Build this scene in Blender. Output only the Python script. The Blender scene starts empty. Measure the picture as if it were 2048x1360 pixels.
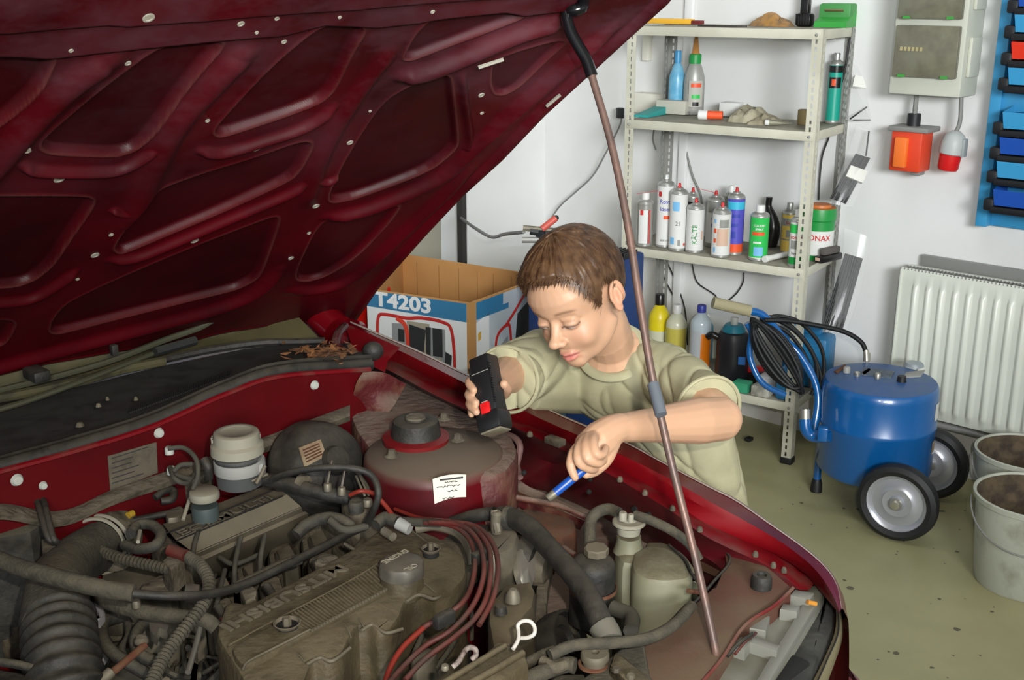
import bpy, bmesh, math, random
import numpy as np
from mathutils import Vector, Matrix, noise
R_ = random.Random(7)
sc = bpy.context.scene
COL = sc.collection
# ---------------------------------------------------------------- camera
F = 2300.0; TH = math.radians(17.04); CAMZ = 1.6
CT, ST = math.cos(TH), math.sin(TH)
cam_d = bpy.data.cameras.new('camera'); cam = bpy.data.objects.new('camera', cam_d); COL.objects.link(cam)
cam.location = (0, 0, CAMZ); cam.rotation_euler = (math.pi/2 - TH, 0, 0)
cam_d.sensor_width = 36; cam_d.lens = F/2048*36; cam_d.clip_start = 0.02; cam_d.clip_end = 60
sc.camera = cam
# ---------------------------------------------------------------- world and light
sc.view_settings.view_transform = 'Standard'; sc.view_settings.look = 'None'
sc.view_settings.exposure = 0.2; sc.view_settings.gamma = 1.0; sc.view_settings.use_curve_mapping = False
wd = bpy.data.worlds.new('world'); sc.world = wd; wd.use_nodes = True
wd.node_tree.nodes['Background'].inputs[0].default_value = (0.80, 0.90, 1.0, 1)
wd.node_tree.nodes['Background'].inputs[1].default_value = .55
def area_light(name, loc, target, sx, sy, energy, color):
    l = bpy.data.lights.new(name, 'AREA'); l.shape = 'RECTANGLE'; l.size = sx; l.size_y = sy
    l.energy = energy; l.color = color
    o = bpy.data.objects.new(name, l); COL.objects.link(o); o.location = loc
    o.rotation_euler = (Vector(target)-Vector(loc)).to_track_quat('-Z', 'Y').to_euler()
    return o
# the camera's own flash, just above right of the lens
area_light('camera_flash', (0.11, 0.02, 1.68), (0.11, 3.0, 0.72), 0.03, 0.02, 17.0, (1.0, 0.93, 0.82))
# daylight of the workshop's windows and open gate
gd = area_light('gate_daylight', (1.1, -2.6, 2.3), (0.5, 4.2, 1.2), 1.8, 1.0, 25.0, (0.95, 0.98, 1.0)); gd.data.spread = math.radians(44)
wl = Vector((.14, 4.93, 0)) + Vector((.731, -.682, 0))*6.1 + Vector((-.682, -.731, 0))*1.5 + Vector((0, 0, 1.9))
area_light('window_daylight', wl, (0.6, 4.2, 0.9), 2.4, 1.6, 9.0, (0.95, 0.98, 1.0))
lc = Vector((.14, 4.93, 0)) + Vector((.731, -.682, 0))*1.9 + Vector((-.682, -.731, 0))*1.25
area_light('wall_fill_light', lc + Vector((0, 0, 3.0)), lc + Vector((.25, .27, 1.0)), 1.6, .3, 8.0, (.97, .98, 1.0))  # added fill lamp, no visible fitting, brightens the middle of the back wall
# ---------------------------------------------------------------- coordinates
def ray(px, py):
    u = (px-1024)/F; v = (py-680)/F
    return Vector((u, CT - v*ST, -(ST + v*CT)))
O3 = Vector((0, 0, CAMZ))
def Z(px, py, z):
    d = ray(px, py); return O3 + d*((CAMZ-z)/-d.z)
def D(px, py, dep): return O3 + ray(px, py)*dep
def P(px, py, p0, n):
    d = ray(px, py); n = Vector(n); return O3 + d*((Vector(p0)-O3).dot(n)/d.dot(n))
def depth_of(p): return (Vector(p)-O3).dot(Vector((0, CT, -ST)))
def mpx(p): return depth_of(p)/F            # metres in one pixel at that point
def proj(p):
    q = Vector(p)-O3; dd = depth_of(p)
    return 1024+q.x/dd*F, 680 - F*(q.dot(Vector((0, ST, CT))))/dd
HN = Vector((-0.338, 2.305, 0)); CA = Vector((.716, -.698, 0)); CS = Vector((-.698, -.716, 0))   # car frame
def car(a, s, z): return HN + CA*a + CS*s + Vector((0, 0, z))
def Aa(px, py, a): return P(px, py, car(a, 0, 0), CA)
def Sp(px, py, s): return P(px, py, car(0, s, 0), CS)
E1 = Vector((.731, -.682, 0)); E2 = Vector((-.682, -.731, 0)); C0 = Vector((.14, 4.93, 0))       # room frame
def wal(e, n, z): return C0 + E1*e + E2*n + Vector((0, 0, z))
def W(px, py, n=0.0): return P(px, py, wal(0, n, 0), E2)
UP = Vector((0, 0, 1))
# ---------------------------------------------------------------- materials
def lin(c):
    return tuple((x/255/12.92 if x/255 <= .04045 else ((x/255+.055)/1.055)**2.4) for x in c) + (1,)
MATS = {}
def M(name, col, rough=.5, metal=0., col2=None, scale=12., mixlo=.4, mixhi=.65, dust=0., dustcol=(120,108,92), bump=0., bscale=60., spec=.5, coat=0., alpha=1., trans=0., emit=0., sss=0., dlo=.35):
    if name in MATS: return MATS[name]
    m = bpy.data.materials.new(name); m.use_nodes = True; nt = m.node_tree; N = nt.nodes; L = nt.links
    b = N['Principled BSDF']; b.inputs['Base Color'].default_value = lin(col)
    b.inputs['Roughness'].default_value = rough; b.inputs['Metallic'].default_value = metal
    b.inputs['Specular IOR Level'].default_value = spec; b.inputs['Coat Weight'].default_value = coat
    b.inputs['Coat Roughness'].default_value = .08
    b.inputs['Alpha'].default_value = alpha; b.inputs['Transmission Weight'].default_value = trans
    if sss: b.inputs['Subsurface Weight'].default_value = sss; b.inputs['Subsurface Scale'].default_value = .01; b.inputs['Subsurface Radius'].default_value = (1., .4, .2)
    if emit: b.inputs['Emission Color'].default_value = lin(col); b.inputs['Emission Strength'].default_value = emit
    tc = N.new('ShaderNodeTexCoord')
    cur = None
    if col2 is not None:
        nz = N.new('ShaderNodeTexNoise'); nz.inputs['Scale'].default_value = scale; nz.inputs['Detail'].default_value = 6
        L.new(tc.outputs['Object'], nz.inputs['Vector'])
        mr = N.new('ShaderNodeMapRange'); mr.inputs[1].default_value = mixlo; mr.inputs[2].default_value = mixhi
        L.new(nz.outputs['Fac'], mr.inputs[0])
        mx = N.new('ShaderNodeMix'); mx.data_type = 'RGBA'; mx.inputs[6].default_value = lin(col); mx.inputs[7].default_value = lin(col2)
        L.new(mr.outputs[0], mx.inputs[0]); cur = mx.outputs[2]
    if dust:
        ge = N.new('ShaderNodeNewGeometry'); sx = N.new('ShaderNodeSeparateXYZ'); L.new(ge.outputs['Normal'], sx.inputs[0])
        r1 = N.new('ShaderNodeMapRange'); r1.inputs[1].default_value = .1; r1.inputs[2].default_value = .95; L.new(sx.outputs[2], r1.inputs[0])
        nz = N.new('ShaderNodeTexNoise'); nz.inputs['Scale'].default_value = 17; nz.inputs['Detail'].default_value = 9; nz.inputs['Roughness'].default_value = .74
        L.new(tc.outputs['Object'], nz.inputs['Vector'])
        r2 = N.new('ShaderNodeMapRange'); r2.inputs[1].default_value = dlo; r2.inputs[2].default_value = dlo+.24; L.new(nz.outputs['Fac'], r2.inputs[0])
        mu = N.new('ShaderNodeMath'); mu.operation = 'MULTIPLY'; L.new(r1.outputs[0], mu.inputs[0]); L.new(r2.outputs[0], mu.inputs[1])
        m2 = N.new('ShaderNodeMath'); m2.operation = 'MULTIPLY'; L.new(mu.outputs[0], m2.inputs[0]); m2.inputs[1].default_value = dust
        mx = N.new('ShaderNodeMix'); mx.data_type = 'RGBA'; mx.inputs[7].default_value = lin(dustcol)
        if cur: L.new(cur, mx.inputs[6])
        else: mx.inputs[6].default_value = lin(col)
        L.new(m2.outputs[0], mx.inputs[0]); cur = mx.outputs[2]
        rr = N.new('ShaderNodeMapRange'); rr.inputs[3].default_value = rough; rr.inputs[4].default_value = .95; L.new(m2.outputs[0], rr.inputs[0]); L.new(rr.outputs[0], b.inputs['Roughness'])
    if cur: L.new(cur, b.inputs['Base Color'])
    if bump:
        nz = N.new('ShaderNodeTexNoise'); nz.inputs['Scale'].default_value = bscale; nz.inputs['Detail'].default_value = 5
        L.new(tc.outputs['Object'], nz.inputs['Vector'])
        bp = N.new('ShaderNodeBump'); bp.inputs['Strength'].default_value = bump; bp.inputs['Distance'].default_value = .01
        L.new(nz.outputs['Fac'], bp.inputs['Height']); L.new(bp.outputs[0], b.inputs['Normal'])
    MATS[name] = m; return m
# ---------------------------------------------------------------- objects
ORG = {}
def tag(o, label=None, cat=None, group=None, kind=None):
    if label: o['label'] = label
    if cat: o['category'] = cat
    if group: o['group'] = group
    if kind: o['kind'] = kind
    return o
def root(name, loc, label, cat, group=None):
    o = bpy.data.objects.new(name, None); COL.objects.link(o); o.location = loc; o.empty_display_size = .05
    ORG[o.name] = Vector(loc); return tag(o, label, cat, group)
def mobj(name, verts, faces, mat, parent=None, smooth=True, label=None, cat=None, group=None, kind=None, angle=40):
    V = [Vector(v) for v in verts]
    if parent is not None: org = ORG[parent.name]
    else:
        xs = [v.x for v in V]; ys = [v.y for v in V]; zs = [v.z for v in V]
        org = Vector(((min(xs)+max(xs))/2, (min(ys)+max(ys))/2, min(zs)))
    me = bpy.data.meshes.new(name); me.from_pydata([tuple(v-org) for v in V], [], faces)
    mats = mat if isinstance(mat, (list, tuple)) else [mat]
    for m in mats: me.materials.append(m)
    if smooth:
        me.polygons.foreach_set('use_smooth', [True]*len(me.polygons))
    me.update()
    if smooth and angle: me.set_sharp_from_angle(angle=math.radians(angle))
    o = bpy.data.objects.new(name, me); COL.objects.link(o)
    if parent is not None: o.parent = parent
    else: o.location = org
    ORG[o.name] = org
    return tag(o, label, cat, group, kind)
class B:
    """collects shapes into one mesh"""
    def __init__(s): s.v = []; s.f = []; s.m = []
    def add(s, v, f, mi=0):
        n = len(s.v); s.v += [Vector(x) for x in v]; s.f += [tuple(i+n for i in q) for q in f]; s.m += [mi]*len(f); return s
    def grid(s, rows, mi=0, closeu=False, closev=False):
        n = len(rows); m = len(rows[0]); v = [p for r in rows for p in r]; f = []
        for i in range(n if closeu else n-1):
            for j in range(m if closev else m-1):
                i2 = (i+1) % n; j2 = (j+1) % m
                f.append((i*m+j, i*m+j2, i2*m+j2, i2*m+j))
        return s.add(v, f, mi)
    def box(s, c, sz, ax=None, bev=.0, mi=0):
        X, Y, Zz = ax if ax else (Vector((1,0,0)), Vector((0,1,0)), UP)
        c = Vector(c); h = [q/2 for q in sz]
        if bev <= 0:
            v = [c + X*(i*h[0]) + Y*(j*h[1]) + Zz*(k*h[2]) for i in (-1,1) for j in (-1,1) for k in (-1,1)]
            return s.add(v, [(0,1,3,2),(4,6,7,5),(0,4,5,1),(2,3,7,6),(0,2,6,4),(1,5,7,3)], mi)
        bev = min(bev, min(h)*.95); bm = bmesh.new(); bmesh.ops.create_cube(bm, size=1)
        for q in bm.verts: q.co = Vector((q.co.x*2*h[0], q.co.y*2*h[1], q.co.z*2*h[2]))
        bmesh.ops.bevel(bm, geom=bm.edges[:], offset=bev, segments=2, profile=.5, affect='EDGES')
        bm.verts.index_update()
        s.add([c + X*q.co.x + Y*q.co.y + Zz*q.co.z for q in bm.verts], [[w.index for w in f.verts] for f in bm.faces], mi); bm.free(); return s
    def tube(s, pts, r, n=10, cap=True, mi=0, flat=None):
        pts = [Vector(p) for p in pts]; k = len(pts); rr = r if isinstance(r, (list, tuple)) else [r]*k
        T = []
        for i in range(k):
            t = pts[min(i+1, k-1)] - pts[max(i-1, 0)]; T.append(t.normalized() if t.length > 1e-9 else UP.copy())
        nx = T[0].orthogonal().normalized() if flat is None else (Vector(flat) - T[0]*Vector(flat).dot(T[0])).normalized()
        rows = []
        for i in range(k):
            nx = (nx - T[i]*nx.dot(T[i])).normalized(); ny = T[i].cross(nx)
            q = rr[i]; qa, qb = (q if isinstance(q, tuple) else (q, q))
            rows.append([pts[i] + nx*(math.cos(2*math.pi*j/n)*qa) + ny*(math.sin(2*math.pi*j/n)*qb) for j in range(n)])
        s.grid(rows, mi, closev=True)
        if cap:
            b0 = len(s.v) - k*n
            s.f.append(tuple(b0+j for j in reversed(range(n)))); s.m.append(mi)
            s.f.append(tuple(b0+(k-1)*n+j for j in range(n))); s.m.append(mi)
        return s
    def lathe(s, prof, c, axis=UP, n=28, mi=0, mis=None, sx=1., sy=1.):
        c = Vector(c); axis = Vector(axis).normalized(); X = (Vector((1,0,0)) if abs(axis.x) < .9 else Vector((0,1,0)))
        X = (X - axis*X.dot(axis)).normalized(); Y = axis.cross(X)
        for i in range(len(prof)-1):
            rows = [[c + axis*h + X*(math.cos(2*math.pi*j/n)*r*sx) + Y*(math.sin(2*math.pi*j/n)*r*sy) for j in range(n)] for r, h in prof[i:i+2]]
            s.grid(rows, mis[i] if mis else mi, closev=True)
        return s
    def ball(s, c, r, n=12, ax=None, mi=0):
        r = r if isinstance(r, (tuple, list)) else (r, r, r)
        X, Y, Zz = ax if ax else (Vector((1,0,0)), Vector((0,1,0)), UP); c = Vector(c); rows = []
        for i in range(n+1):
            t = math.pi*i/n
            rows.append([c + X*(r[0]*math.sin(t)*math.cos(2*math.pi*j/(2*n))) + Y*(r[1]*math.sin(t)*math.sin(2*math.pi*j/(2*n))) + Zz*(r[2]*math.cos(t)) for j in range(2*n)])
        return s.grid(rows, mi, closev=True)
    def prism(s, top, bot, bev=.006, mi=0):
        """top, bot: matching point loops; bevelled top edge"""
        k = len(top); c = sum(top, Vector())/k; dn = sum(bot, Vector())/k - c; dn = dn.normalized()
        ins = []
        for i in range(k):
            p = top[i]; t = (top[(i+1) % k]-top[i-1]).normalized(); nn = t.cross(dn)
            if nn.dot(c-p) < 0: nn = -nn
            ins.append(p + nn.normalized()*bev)
        mid = [top[i]*1.0 + (top[i]-ins[i])*0 + dn*bev for i in range(k)]
        half = [ins[i]*.3 + top[i]*.7 + dn*bev*.3 for i in range(k)]
        s.grid([bot, mid, half, ins], mi, closev=True)
        n0 = len(s.v); s.v += [Vector(p) for p in ins]; s.f.append(tuple(range(n0, n0+k))); s.m.append(mi)
        n0 = len(s.v); s.v += [Vector(p) for p in bot]; s.f.append(tuple(reversed(range(n0, n0+k)))); s.m.append(mi)
        return s
    def obj(s, name, mat, parent=None, **kw):
        # weld, so that lathe/grid pieces shade smoothly
        o = mobj(name, s.v, s.f, mat, parent, **kw)
        me = o.data; me.polygons.foreach_set('material_index', s.m)
        bm = bmesh.new(); bm.from_mesh(me); bmesh.ops.remove_doubles(bm, verts=bm.verts[:], dist=2e-5)
        bmesh.ops.recalc_face_normals(bm, faces=bm.faces[:])
        bm.to_mesh(me); bm.free(); me.update()
        if kw.get('smooth', True): me.set_sharp_from_angle(angle=math.radians(kw.get('angle', 40)))
        return o
def cat_rom(pts, k=6):
    """smooth curve through the points (vectors of any kind)"""
    if len(pts) < 3: 
        return [pts[0]*(1-i/k)+pts[-1]*(i/k) for i in range(k+1)]
    q = [pts[0]*2-pts[1]] + list(pts) + [pts[-1]*2-pts[-2]]; out = []
    for i in range(1, len(q)-2):
        for j in range(k):
            t = j/k; a, b, c, d = q[i-1], q[i], q[i+1], q[i+2]
            out.append((b*2 + (c-a)*t + (a*2-b*5+c*4-d)*t*t + (b*3-a-c*3+d)*t*t*t)*.5)
    out.append(q[-2]); return out
def hose(name, pz, rpx, mat, parent='car', corr=None, k=6, n=10, z=None, kw=None, rend=None):
    """pz: (px, py, z) points; radius in pixels of the photo at that distance; corr=(pitch m, depth)"""
    if parent == 'car': parent = car_r
    pts = [Z(p[0], p[1], p[2] if len(p) > 2 else z) for p in pz]
    r = rpx*mpx(sum(pts, Vector())/len(pts))
    c = cat_rom(pts, k)
    if corr:
        pit, dep = corr; L = [0]
        for i in range(1, len(c)): L.append(L[-1]+(c[i]-c[i-1]).length)
        m = int(L[-1]/pit*6); cc = []; rr = []
        for i in range(m+1):
            l = L[-1]*i/m; j = max(q for q in range(len(L)) if L[q] <= l+1e-9); j = min(j, len(L)-2)
            t = (l-L[j])/max(1e-9, L[j+1]-L[j]); cc.append(c[j].lerp(c[j+1], t)); rr.append(r*(1-dep*.5+dep*.5*math.cos(2*math.pi*l/pit)))
        b = B().tube(cc, rr, n)
    else: b = B().tube(c, r, n)
    return b.obj(name, mat, parent, **(kw or {}))
def slab(name, poly, z, zb, mat, parent=None, bev=.006, rnd=0, kw=None):
    """poly of photo pixels laid on height z (or (px,py,z)), extruded down to zb"""
    pts = [Z(p[0], p[1], p[2] if len(p) > 2 else z) for p in poly]
    for _ in range(rnd):
        pts = [q for i in range(len(pts)) for q in (pts[i]*.8+pts[(i+1) % len(pts)]*.2, pts[i]*.2+pts[(i+1) % len(pts)]*.8)]
    bot = [Vector((p.x, p.y, zb)) for p in pts]
    return B().prism(pts, bot, bev).obj(name, mat, parent, **(kw or {}))
def loft(name, rows, mat, parent=None, k=5, cols=None, mid=0, kw=None, thick=0, curved=False):
    """rows: lists of points; each row resampled to the same count; smooth along rows, straight between"""
    n = cols or max(len(r) for r in rows)*k; out = []
    for r in rows:
        r = [Z(*p) if not isinstance(p, Vector) else p for p in r]; c = cat_rom(r, 8) if len(r) > 2 else r
        L = [0]
        for i in range(1, len(c)): L.append(L[-1]+(c[i]-c[i-1]).length)
        rr = []
        for i in range(n+1):
            l = L[-1]*i/n; j = 0
            while j < len(L)-2 and L[j+1] < l: j += 1
            rr.append(c[j].lerp(c[j+1], (l-L[j])/max(1e-9, L[j+1]-L[j])))
        out.append(rr)
    if curved:
        cc = [cat_rom([out[i][j] for i in range(len(out))], 5) for j in range(n+1)]
        out = [[cc[j][i] for j in range(n+1)] for i in range(len(cc[0]))]
    return B().grid(out).obj(name, mat, parent, **(kw or {}))
_tx = {}
def text(name, s, size, mat, place, parent=None, ext=.0006, bold=0.0, sx=1.0, wrap=None, kw=None, align='CENTER', ry=0):
    """place: (origin, xdir, ydir) or with wrap=(axis point, axis, radius, angle0) bent round a cylinder"""
    cu = bpy.data.curves.new('t', 'FONT'); cu.body = s; cu.size = size; cu.extrude = ext if not wrap else 0; cu.offset = bold; cu.align_x = align; cu.align_y = 'CENTER'
    cu.resolution_u = 3
    o = bpy.data.objects.new('t', cu); COL.objects.link(o); dg = bpy.context.evaluated_depsgraph_get()
    me = bpy.data.meshes.new_from_object(o.evaluated_get(dg)); bpy.data.objects.remove(o)
    if wrap:
        bm = bmesh.new(); bm.from_mesh(me); bmesh.ops.triangulate(bm, faces=bm.faces[:]); bm.to_mesh(me); bm.free()
    V = [v.co.copy() for v in me.vertices]; Fc = [tuple(p.vertices) for p in me.polygons]
    if ry: V = [Vector((-v.y, v.x, v.z)) if ry == 1 else Vector((v.y, -v.x, v.z)) for v in V]
    if wrap:
        c, X, Y, r = wrap; out = []
        for v in V:
            a = v.x*sx/r; out.append(Vector(c) + X*(math.sin(a)*r) + Y*(math.cos(a)*r) + UP*v.y)
        V = out
    else:
        o3, X, Y = place; Nn = X.cross(Y).normalized(); V = [o3 + X*(v.x*sx) + Y*v.y + Nn*v.z for v in V]
    return mobj(name, V, Fc, mat, parent, smooth=False, **(kw or {}))
# ================================================================ ROOM
m_wall = M('wall_paint', (228,229,228), .9, col2=(220,220,217), scale=2.0)
m_floor = M('floor_coating', (164,159,119), .42, col2=(150,146,108), scale=4, mixlo=.4, mixhi=.8, bump=.02, bscale=8)
m_ceil = M('ceiling_paint', (232,232,228), .9)
def quad(name, pts, mat, thick, nrm, **kw):
    nrm = Vector(nrm); pts = [Vector(p) for p in pts]
    return B().prism(pts, [p-nrm*thick for p in pts], .0005).obj(name, mat, None, smooth=False, **kw)
RW, RD, RH = 6.4, 7.2, 3.1
quad('floor', [wal(-1.2,-.1,0), wal(RW,-.1,0), wal(RW,RD,0), wal(-1.2,RD,0)], m_floor, .1, UP, kind='structure')
quad('ceiling', [wal(-1.2,-.1,RH), wal(RW,-.1,RH), wal(RW,RD,RH), wal(-1.2,RD,RH)], m_ceil, -.1, UP, kind='structure')
quad('wall_back', [wal(-.1,0,0), wal(RW,0,0), wal(RW,0,RH), wal(-.1,0,RH)], m_wall, .1, E2, kind='structure')
# left wall: a short pier beside the gate opening
kL = .47
quad('wall_left', [wal(0,-.05,0), wal(0,kL,0), wal(0,kL,RH), wal(0,-.05,RH)], m_wall, .25, E1, kind='structure')
quad('wall_right', [wal(RW,-.1,0), wal(RW,RD,0), wal(RW,RD,RH), wal(RW,-.1,RH)], m_wall, .1, -E1, kind='structure')
# dark spots on the floor coating
m_spot = M('floor_stain', (96,92,72), .7)
b = B()
for i in range(70):
    p = Z(R_.uniform(1480, 2048), R_.uniform(900, 1360), 0.0006); r = R_.choice([.004,.006,.003,.009])*R_.uniform(.6,1.3)
    b.add([p + Vector((math.cos(t*.9)*r*R_.uniform(.6,1.2), math.sin(t*.9)*r*R_.uniform(.6,1.2), 0)) for t in range(7)], [tuple(range(7))])
b.obj('floor_stain', m_spot, None, smooth=False, kind='stuff', label='small dark specks scattered over the grey green floor', cat='stain')
# gate opening left of the pier: dark jamb strip, pale gate leaf and ribbed gate section
m_dark = M('jamb_black', (52,50,48), .6); m_beige = M('gate_panel', (176,174,158), .6); m_white = M('white_enamel', (232,232,226), .45)
b = B(); b.box(wal(-.02, kL+.012, 1.55), (.03, .024, 3.1), (E1, E2, UP)); b.obj('trim_1', m_dark, None, kind='structure')
b = B(); b.box(wal(-.12, kL+.17, 1.5), (.04, .24, 3.0), (E1, E2, UP), .004); b.obj('door_1', m_beige, None, kind='structure')
rt = B()
d1 = rt
for i in range(16):
    d1.box(wal(-.16, kL+.30+i*.034+.017, 1.5), (.025, .024, 3.0), (E1, E2, UP), .008)
d1.box(wal(-.175, kL+.30+.27, 1.5), (.01, .56, 3.0), (E1, E2, UP))
d1.obj('door_2', m_white, None, kind='structure')
# plastered pipe chase and conduit on the back wall behind the shelf
pw = W(1318, 200, 0)
def wall_strip(name, px0, px1, py, zlo, zhi, dep, mat, **kw):
    a = (W(px0, py)-wal(0,0,0)).dot(E1); c = (W(px1, py)-wal(0,0,0)).dot(E1)
    return B().box(wal((a+c)/2, dep/2, (zlo+zhi)/2), (abs(c-a), dep, zhi-zlo), (E1, E2, UP), .003).obj(name, mat, None, **kw)
m_duct = M('duct_plastic', (222,220,206), .5)
wall_strip('cable_duct', 1291, 1304, 120, 1.33, 2.6, .025, m_duct, label='narrow cream cable duct running up the wall behind the shelf', cat='duct')
wall_strip('trim_2', 1363, 1378, 300, .0, 3.1, .02, m_wall, kind='structure')
b = B(); b.box(W(1315, 207, .03)+Vector((0,0,.0)), (.20, .06, .075), (E1, E2, UP), .004); b.obj('cable_duct_box', m_duct, None, label='cream box of cable ducting low on the wall behind the second shelf', cat='duct')
# ---------------------------------------------------------------- radiator
rad_o = W(1812, 560, .10)
def wc(p): q = Vector(p)-C0; return q.dot(E1), q.dot(E2), p[2]
e0 = wc(W(1800, 560, .10))[0]; zt = W(1812, 536, .10).z; zb = W(1850, 835, .10).z
r = root('radiator', wal(e0+.5, .06, zb), 'white ribbed panel radiator on the wall beside the blue tank', 'radiator')
m_rad = M('radiator_enamel', (214,218,206), .35, col2=(202,206,194), scale=3)
b = B(); LR = 1.2
# front panel with pressed vertical channels
rows = []; xs = np.linspace(0, LR, 400)
pit = .0445
for z in (zb, zb+.03, zb+.045, zt-.06, zt-.045, zt-.01, zt):
    row = []
    for x in xs:
        ph = ((x-.035) % pit)/pit
        g = max(0, math.cos((ph-.5)*2*math.pi))**.8
        amp = .011 if zb+.04 < z < zt-.05 else 0
        if x < .03 or x > LR-.03: g = 0
        row.append(wal(e0+x, .10+amp*g - (.006 if z in (zb, zt) else 0), z))
    rows.append(row)
b.grid(rows); b.obj('front_panel', m_rad, r)
b = B(); b.box(wal(e0+LR/2, .04, (zt+zb)/2), (LR, .02, zt-zb), (E1, E2, UP), .004); b.obj('back_panel', m_rad, r)
b = B(); b.box(wal(e0+.004, .07, (zt+zb)/2), (.008, .075, zt-zb-.01), (E1, E2, UP), .003); b.obj('side_cover', m_rad, r)
m_gr = M('grille_metal', (150,150,146), .45, .3)
b = B()
for i in range(100): b.box(wal(e0+.012+i*.012, .07, zt-.004), (.004, .055, .006), (E1, E2, UP))
for q in (.05, .09): b.box(wal(e0+LR/2, q, zt-.006), (LR, .006, .006), (E1, E2, UP))
o = b.obj('top_grille', m_gr, r); 
b = B(); b.box(wal(e0+LR/2+.03, .012, zt+.012), (LR, .02, .045), (E1, E2, UP), .003); b.obj('wall_rail', m_gr, r)
b = B(); b.tube([wal(e0-.02,.08,zb-.02), wal(e0+LR,.08,zb-.02)], .012); b.obj('supply_pipe', m_gr, r)
# ---------------------------------------------------------------- consumer unit on the wall
TD = .13
pA = W(1800, -60, TD); pB = W(1783, 185, TD); pC = W(1933, 198, TD)
ea = wc(W(1785, 100, TD))[0]; eb = wc(W(1930, 100, TD))[0]; zlo = W(1790, 188, TD).z
m_box = M('fuse_box_plastic', (196,198,184), .5); m_smoke = M('smoked_cover', (118,116,98), .18, col2=(104,100,84), scale=20); m_green = M('green_latch', (60,150,60), .5)
r = root('fuse_box', wal((ea+eb)/2, .0, zlo), 'pale grey electrical distribution box with smoked covers high on the wall', 'fuse box')
HB = .62; cx = (ea+eb)/2; wB = eb-ea
B().box(wal(cx, TD/2, zlo+HB/2), (wB, TD, HB), (E1, E2, UP), .006).obj('housing', m_box, r)
zz = zlo+.052
for j in range(3):
    hh = .165
    B().box(wal(cx, TD+.008, zz+hh/2), (wB*.88, .022, hh-.008), (E1, E2, UP), .005).obj('cover_window', m_smoke, r)
    for q in (-.3, .3): B().box(wal(cx+wB*q, TD+.022, zz+.008), (.022, .006, .008), (E1, E2, UP)).obj('latch', m_green, r, label='green latch')
    bb = B()
    for i in range(6): bb.box(wal(cx-wB*.33+i*wB*.055, TD+.021, zz+.09), (.008, .004, .012), (E1, E2, UP))
    bb.obj('breaker_row', M('breaker', (170,160,120), .5), r)
    zz += hh+.012
bb = B()
for j in range(3): B().box(wal(eb+.006, TD/2, zlo+.12+j*.2), (.012, TD*.6, .12), (E1, E2, UP), .004).obj('side_flange', m_box, r)
m_cab = M('cable_grey', (130,130,126), .6); m_org = M('socket_red', (214,66,34), .45); m_blk = M('black_plastic', (24,24,26), .5)
m_red = M('plug_red', (206,24,26), .4)
# orange red wall switch socket
pO = W(1822, 300, .06)
r = root('wall_socket', W(1822, 345, .04), 'orange red industrial isolator box hanging below the fuse box', 'socket')
s = mpx(pO)
B().box(pO, (52*s*1.25, .085, 82*s), (E1, E2, UP), .008).obj('housing', m_org, r)
B().box(pO+UP*(43*s)+E1*.004, (66*s*1.25, .10, 10*s), (E1, E2, UP), .004).obj('top_flange', m_cab, r, label='grey flange')
B().box(pO+UP*(-2*s)+E2*.052-E1*.01, (22*s*1.2, .022, 60*s), (E1, E2, UP), .006).obj('flap', M('socket_orange', (236,116,44), .4), r, label='orange flap')
B().tube([pO+UP*(48*s), pO+UP*(72*s)], 13*s, 12).obj('cable_gland', m_blk, r, label='black cable gland')
B().tube([pO+UP*(70*s), pO+UP*(118*s)], 5*s, 8).obj('cable', m_cab, r, label='grey cable')
B().box(pO-UP*(43*s)+E1*.03, (20*s, .04, 10*s), (E1, E2, UP), .004).obj('foot', m_cab, r)
# grey and red plug
pQ = W(1904, 300, .07); s = mpx(pQ); ax = (UP*1+E1*.12).normalized()
r = root('cable_plug', W(1900, 340, .05), 'grey and red round power plug hanging from its cable', 'plug')
B().lathe([(0,-40*s),(18*s,-40*s),(20*s,-36*s),(21*s,-8*s),(21*s,-8*s)], pQ, ax).obj('plug_collar', m_red, r, label='red collar')
B().lathe([(21*s,-8*s),(24*s,-6*s),(24*s,14*s),(19*s,30*s),(9*s,38*s),(0,39*s)], pQ, ax).obj('plug_body', M('plug_grey', (172,176,174), .45), r)
B().box(pQ+E1*(24*s)+UP*(6*s), (8*s, .03, 36*s), (E1, E2, UP), .004).obj('flap', M('plug_grey2', (150,156,156), .45), r)
B().tube(cat_rom([pQ+ax*(36*s), pQ+ax*(60*s)+E1*.004, pQ+UP*(112*s)+E1*.01], 6), 4.5*s, 8).obj('cable', m_cab, r)
# ---------------------------------------------------------------- blue bin rack
BD = .08
m_blue = M('rack_blue', (60,150,200), .45); m_tray = M('tray_black', (20,20,24), .5); m_bin = M('bin_blue', (58,150,200), .4); m_bin2 = M('bin_deep_blue', (28,78,170), .4)
m_binr = M('bin_red', (222,52,30), .4)
eL = wc(W(1945, 440, BD))[0]; zlo = W(1935, 452, BD).z; zhi = zlo+1.3
r = root('bin_rack', wal(eL+.4, 0, zlo), 'blue wall rack holding rows of small parts bins', 'rack')
B().box(wal(eL+.4, .012, (zlo+zhi)/2), (.8, .02, zhi-zlo), (E1, E2, UP), .003).obj('back_panel', m_blue, r)
rowsY = [365, 318, 273, 225+5]
def erow(py): return W(1990, py, BD).z
lev = [(408, m_bin2), (352, m_bin), (305, m_bin2), (255, m_bin), (168, m_bin), (118, m_binr), (65, m_bin), (15, m_bin2), (-35, m_bin), (-85, m_bin2)]
B().box(wal(eL+.02, .035, (zlo+zhi)/2), (.035, .05, zhi-zlo), (E1, E2, UP), .002).obj('side_rail', m_blue, r)
B().box(wal(eL+.4, .03, W(1990, 205, BD).z), (.8, .04, .055), (E1, E2, UP), .002).obj('cross_rail', m_blue, r)
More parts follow.
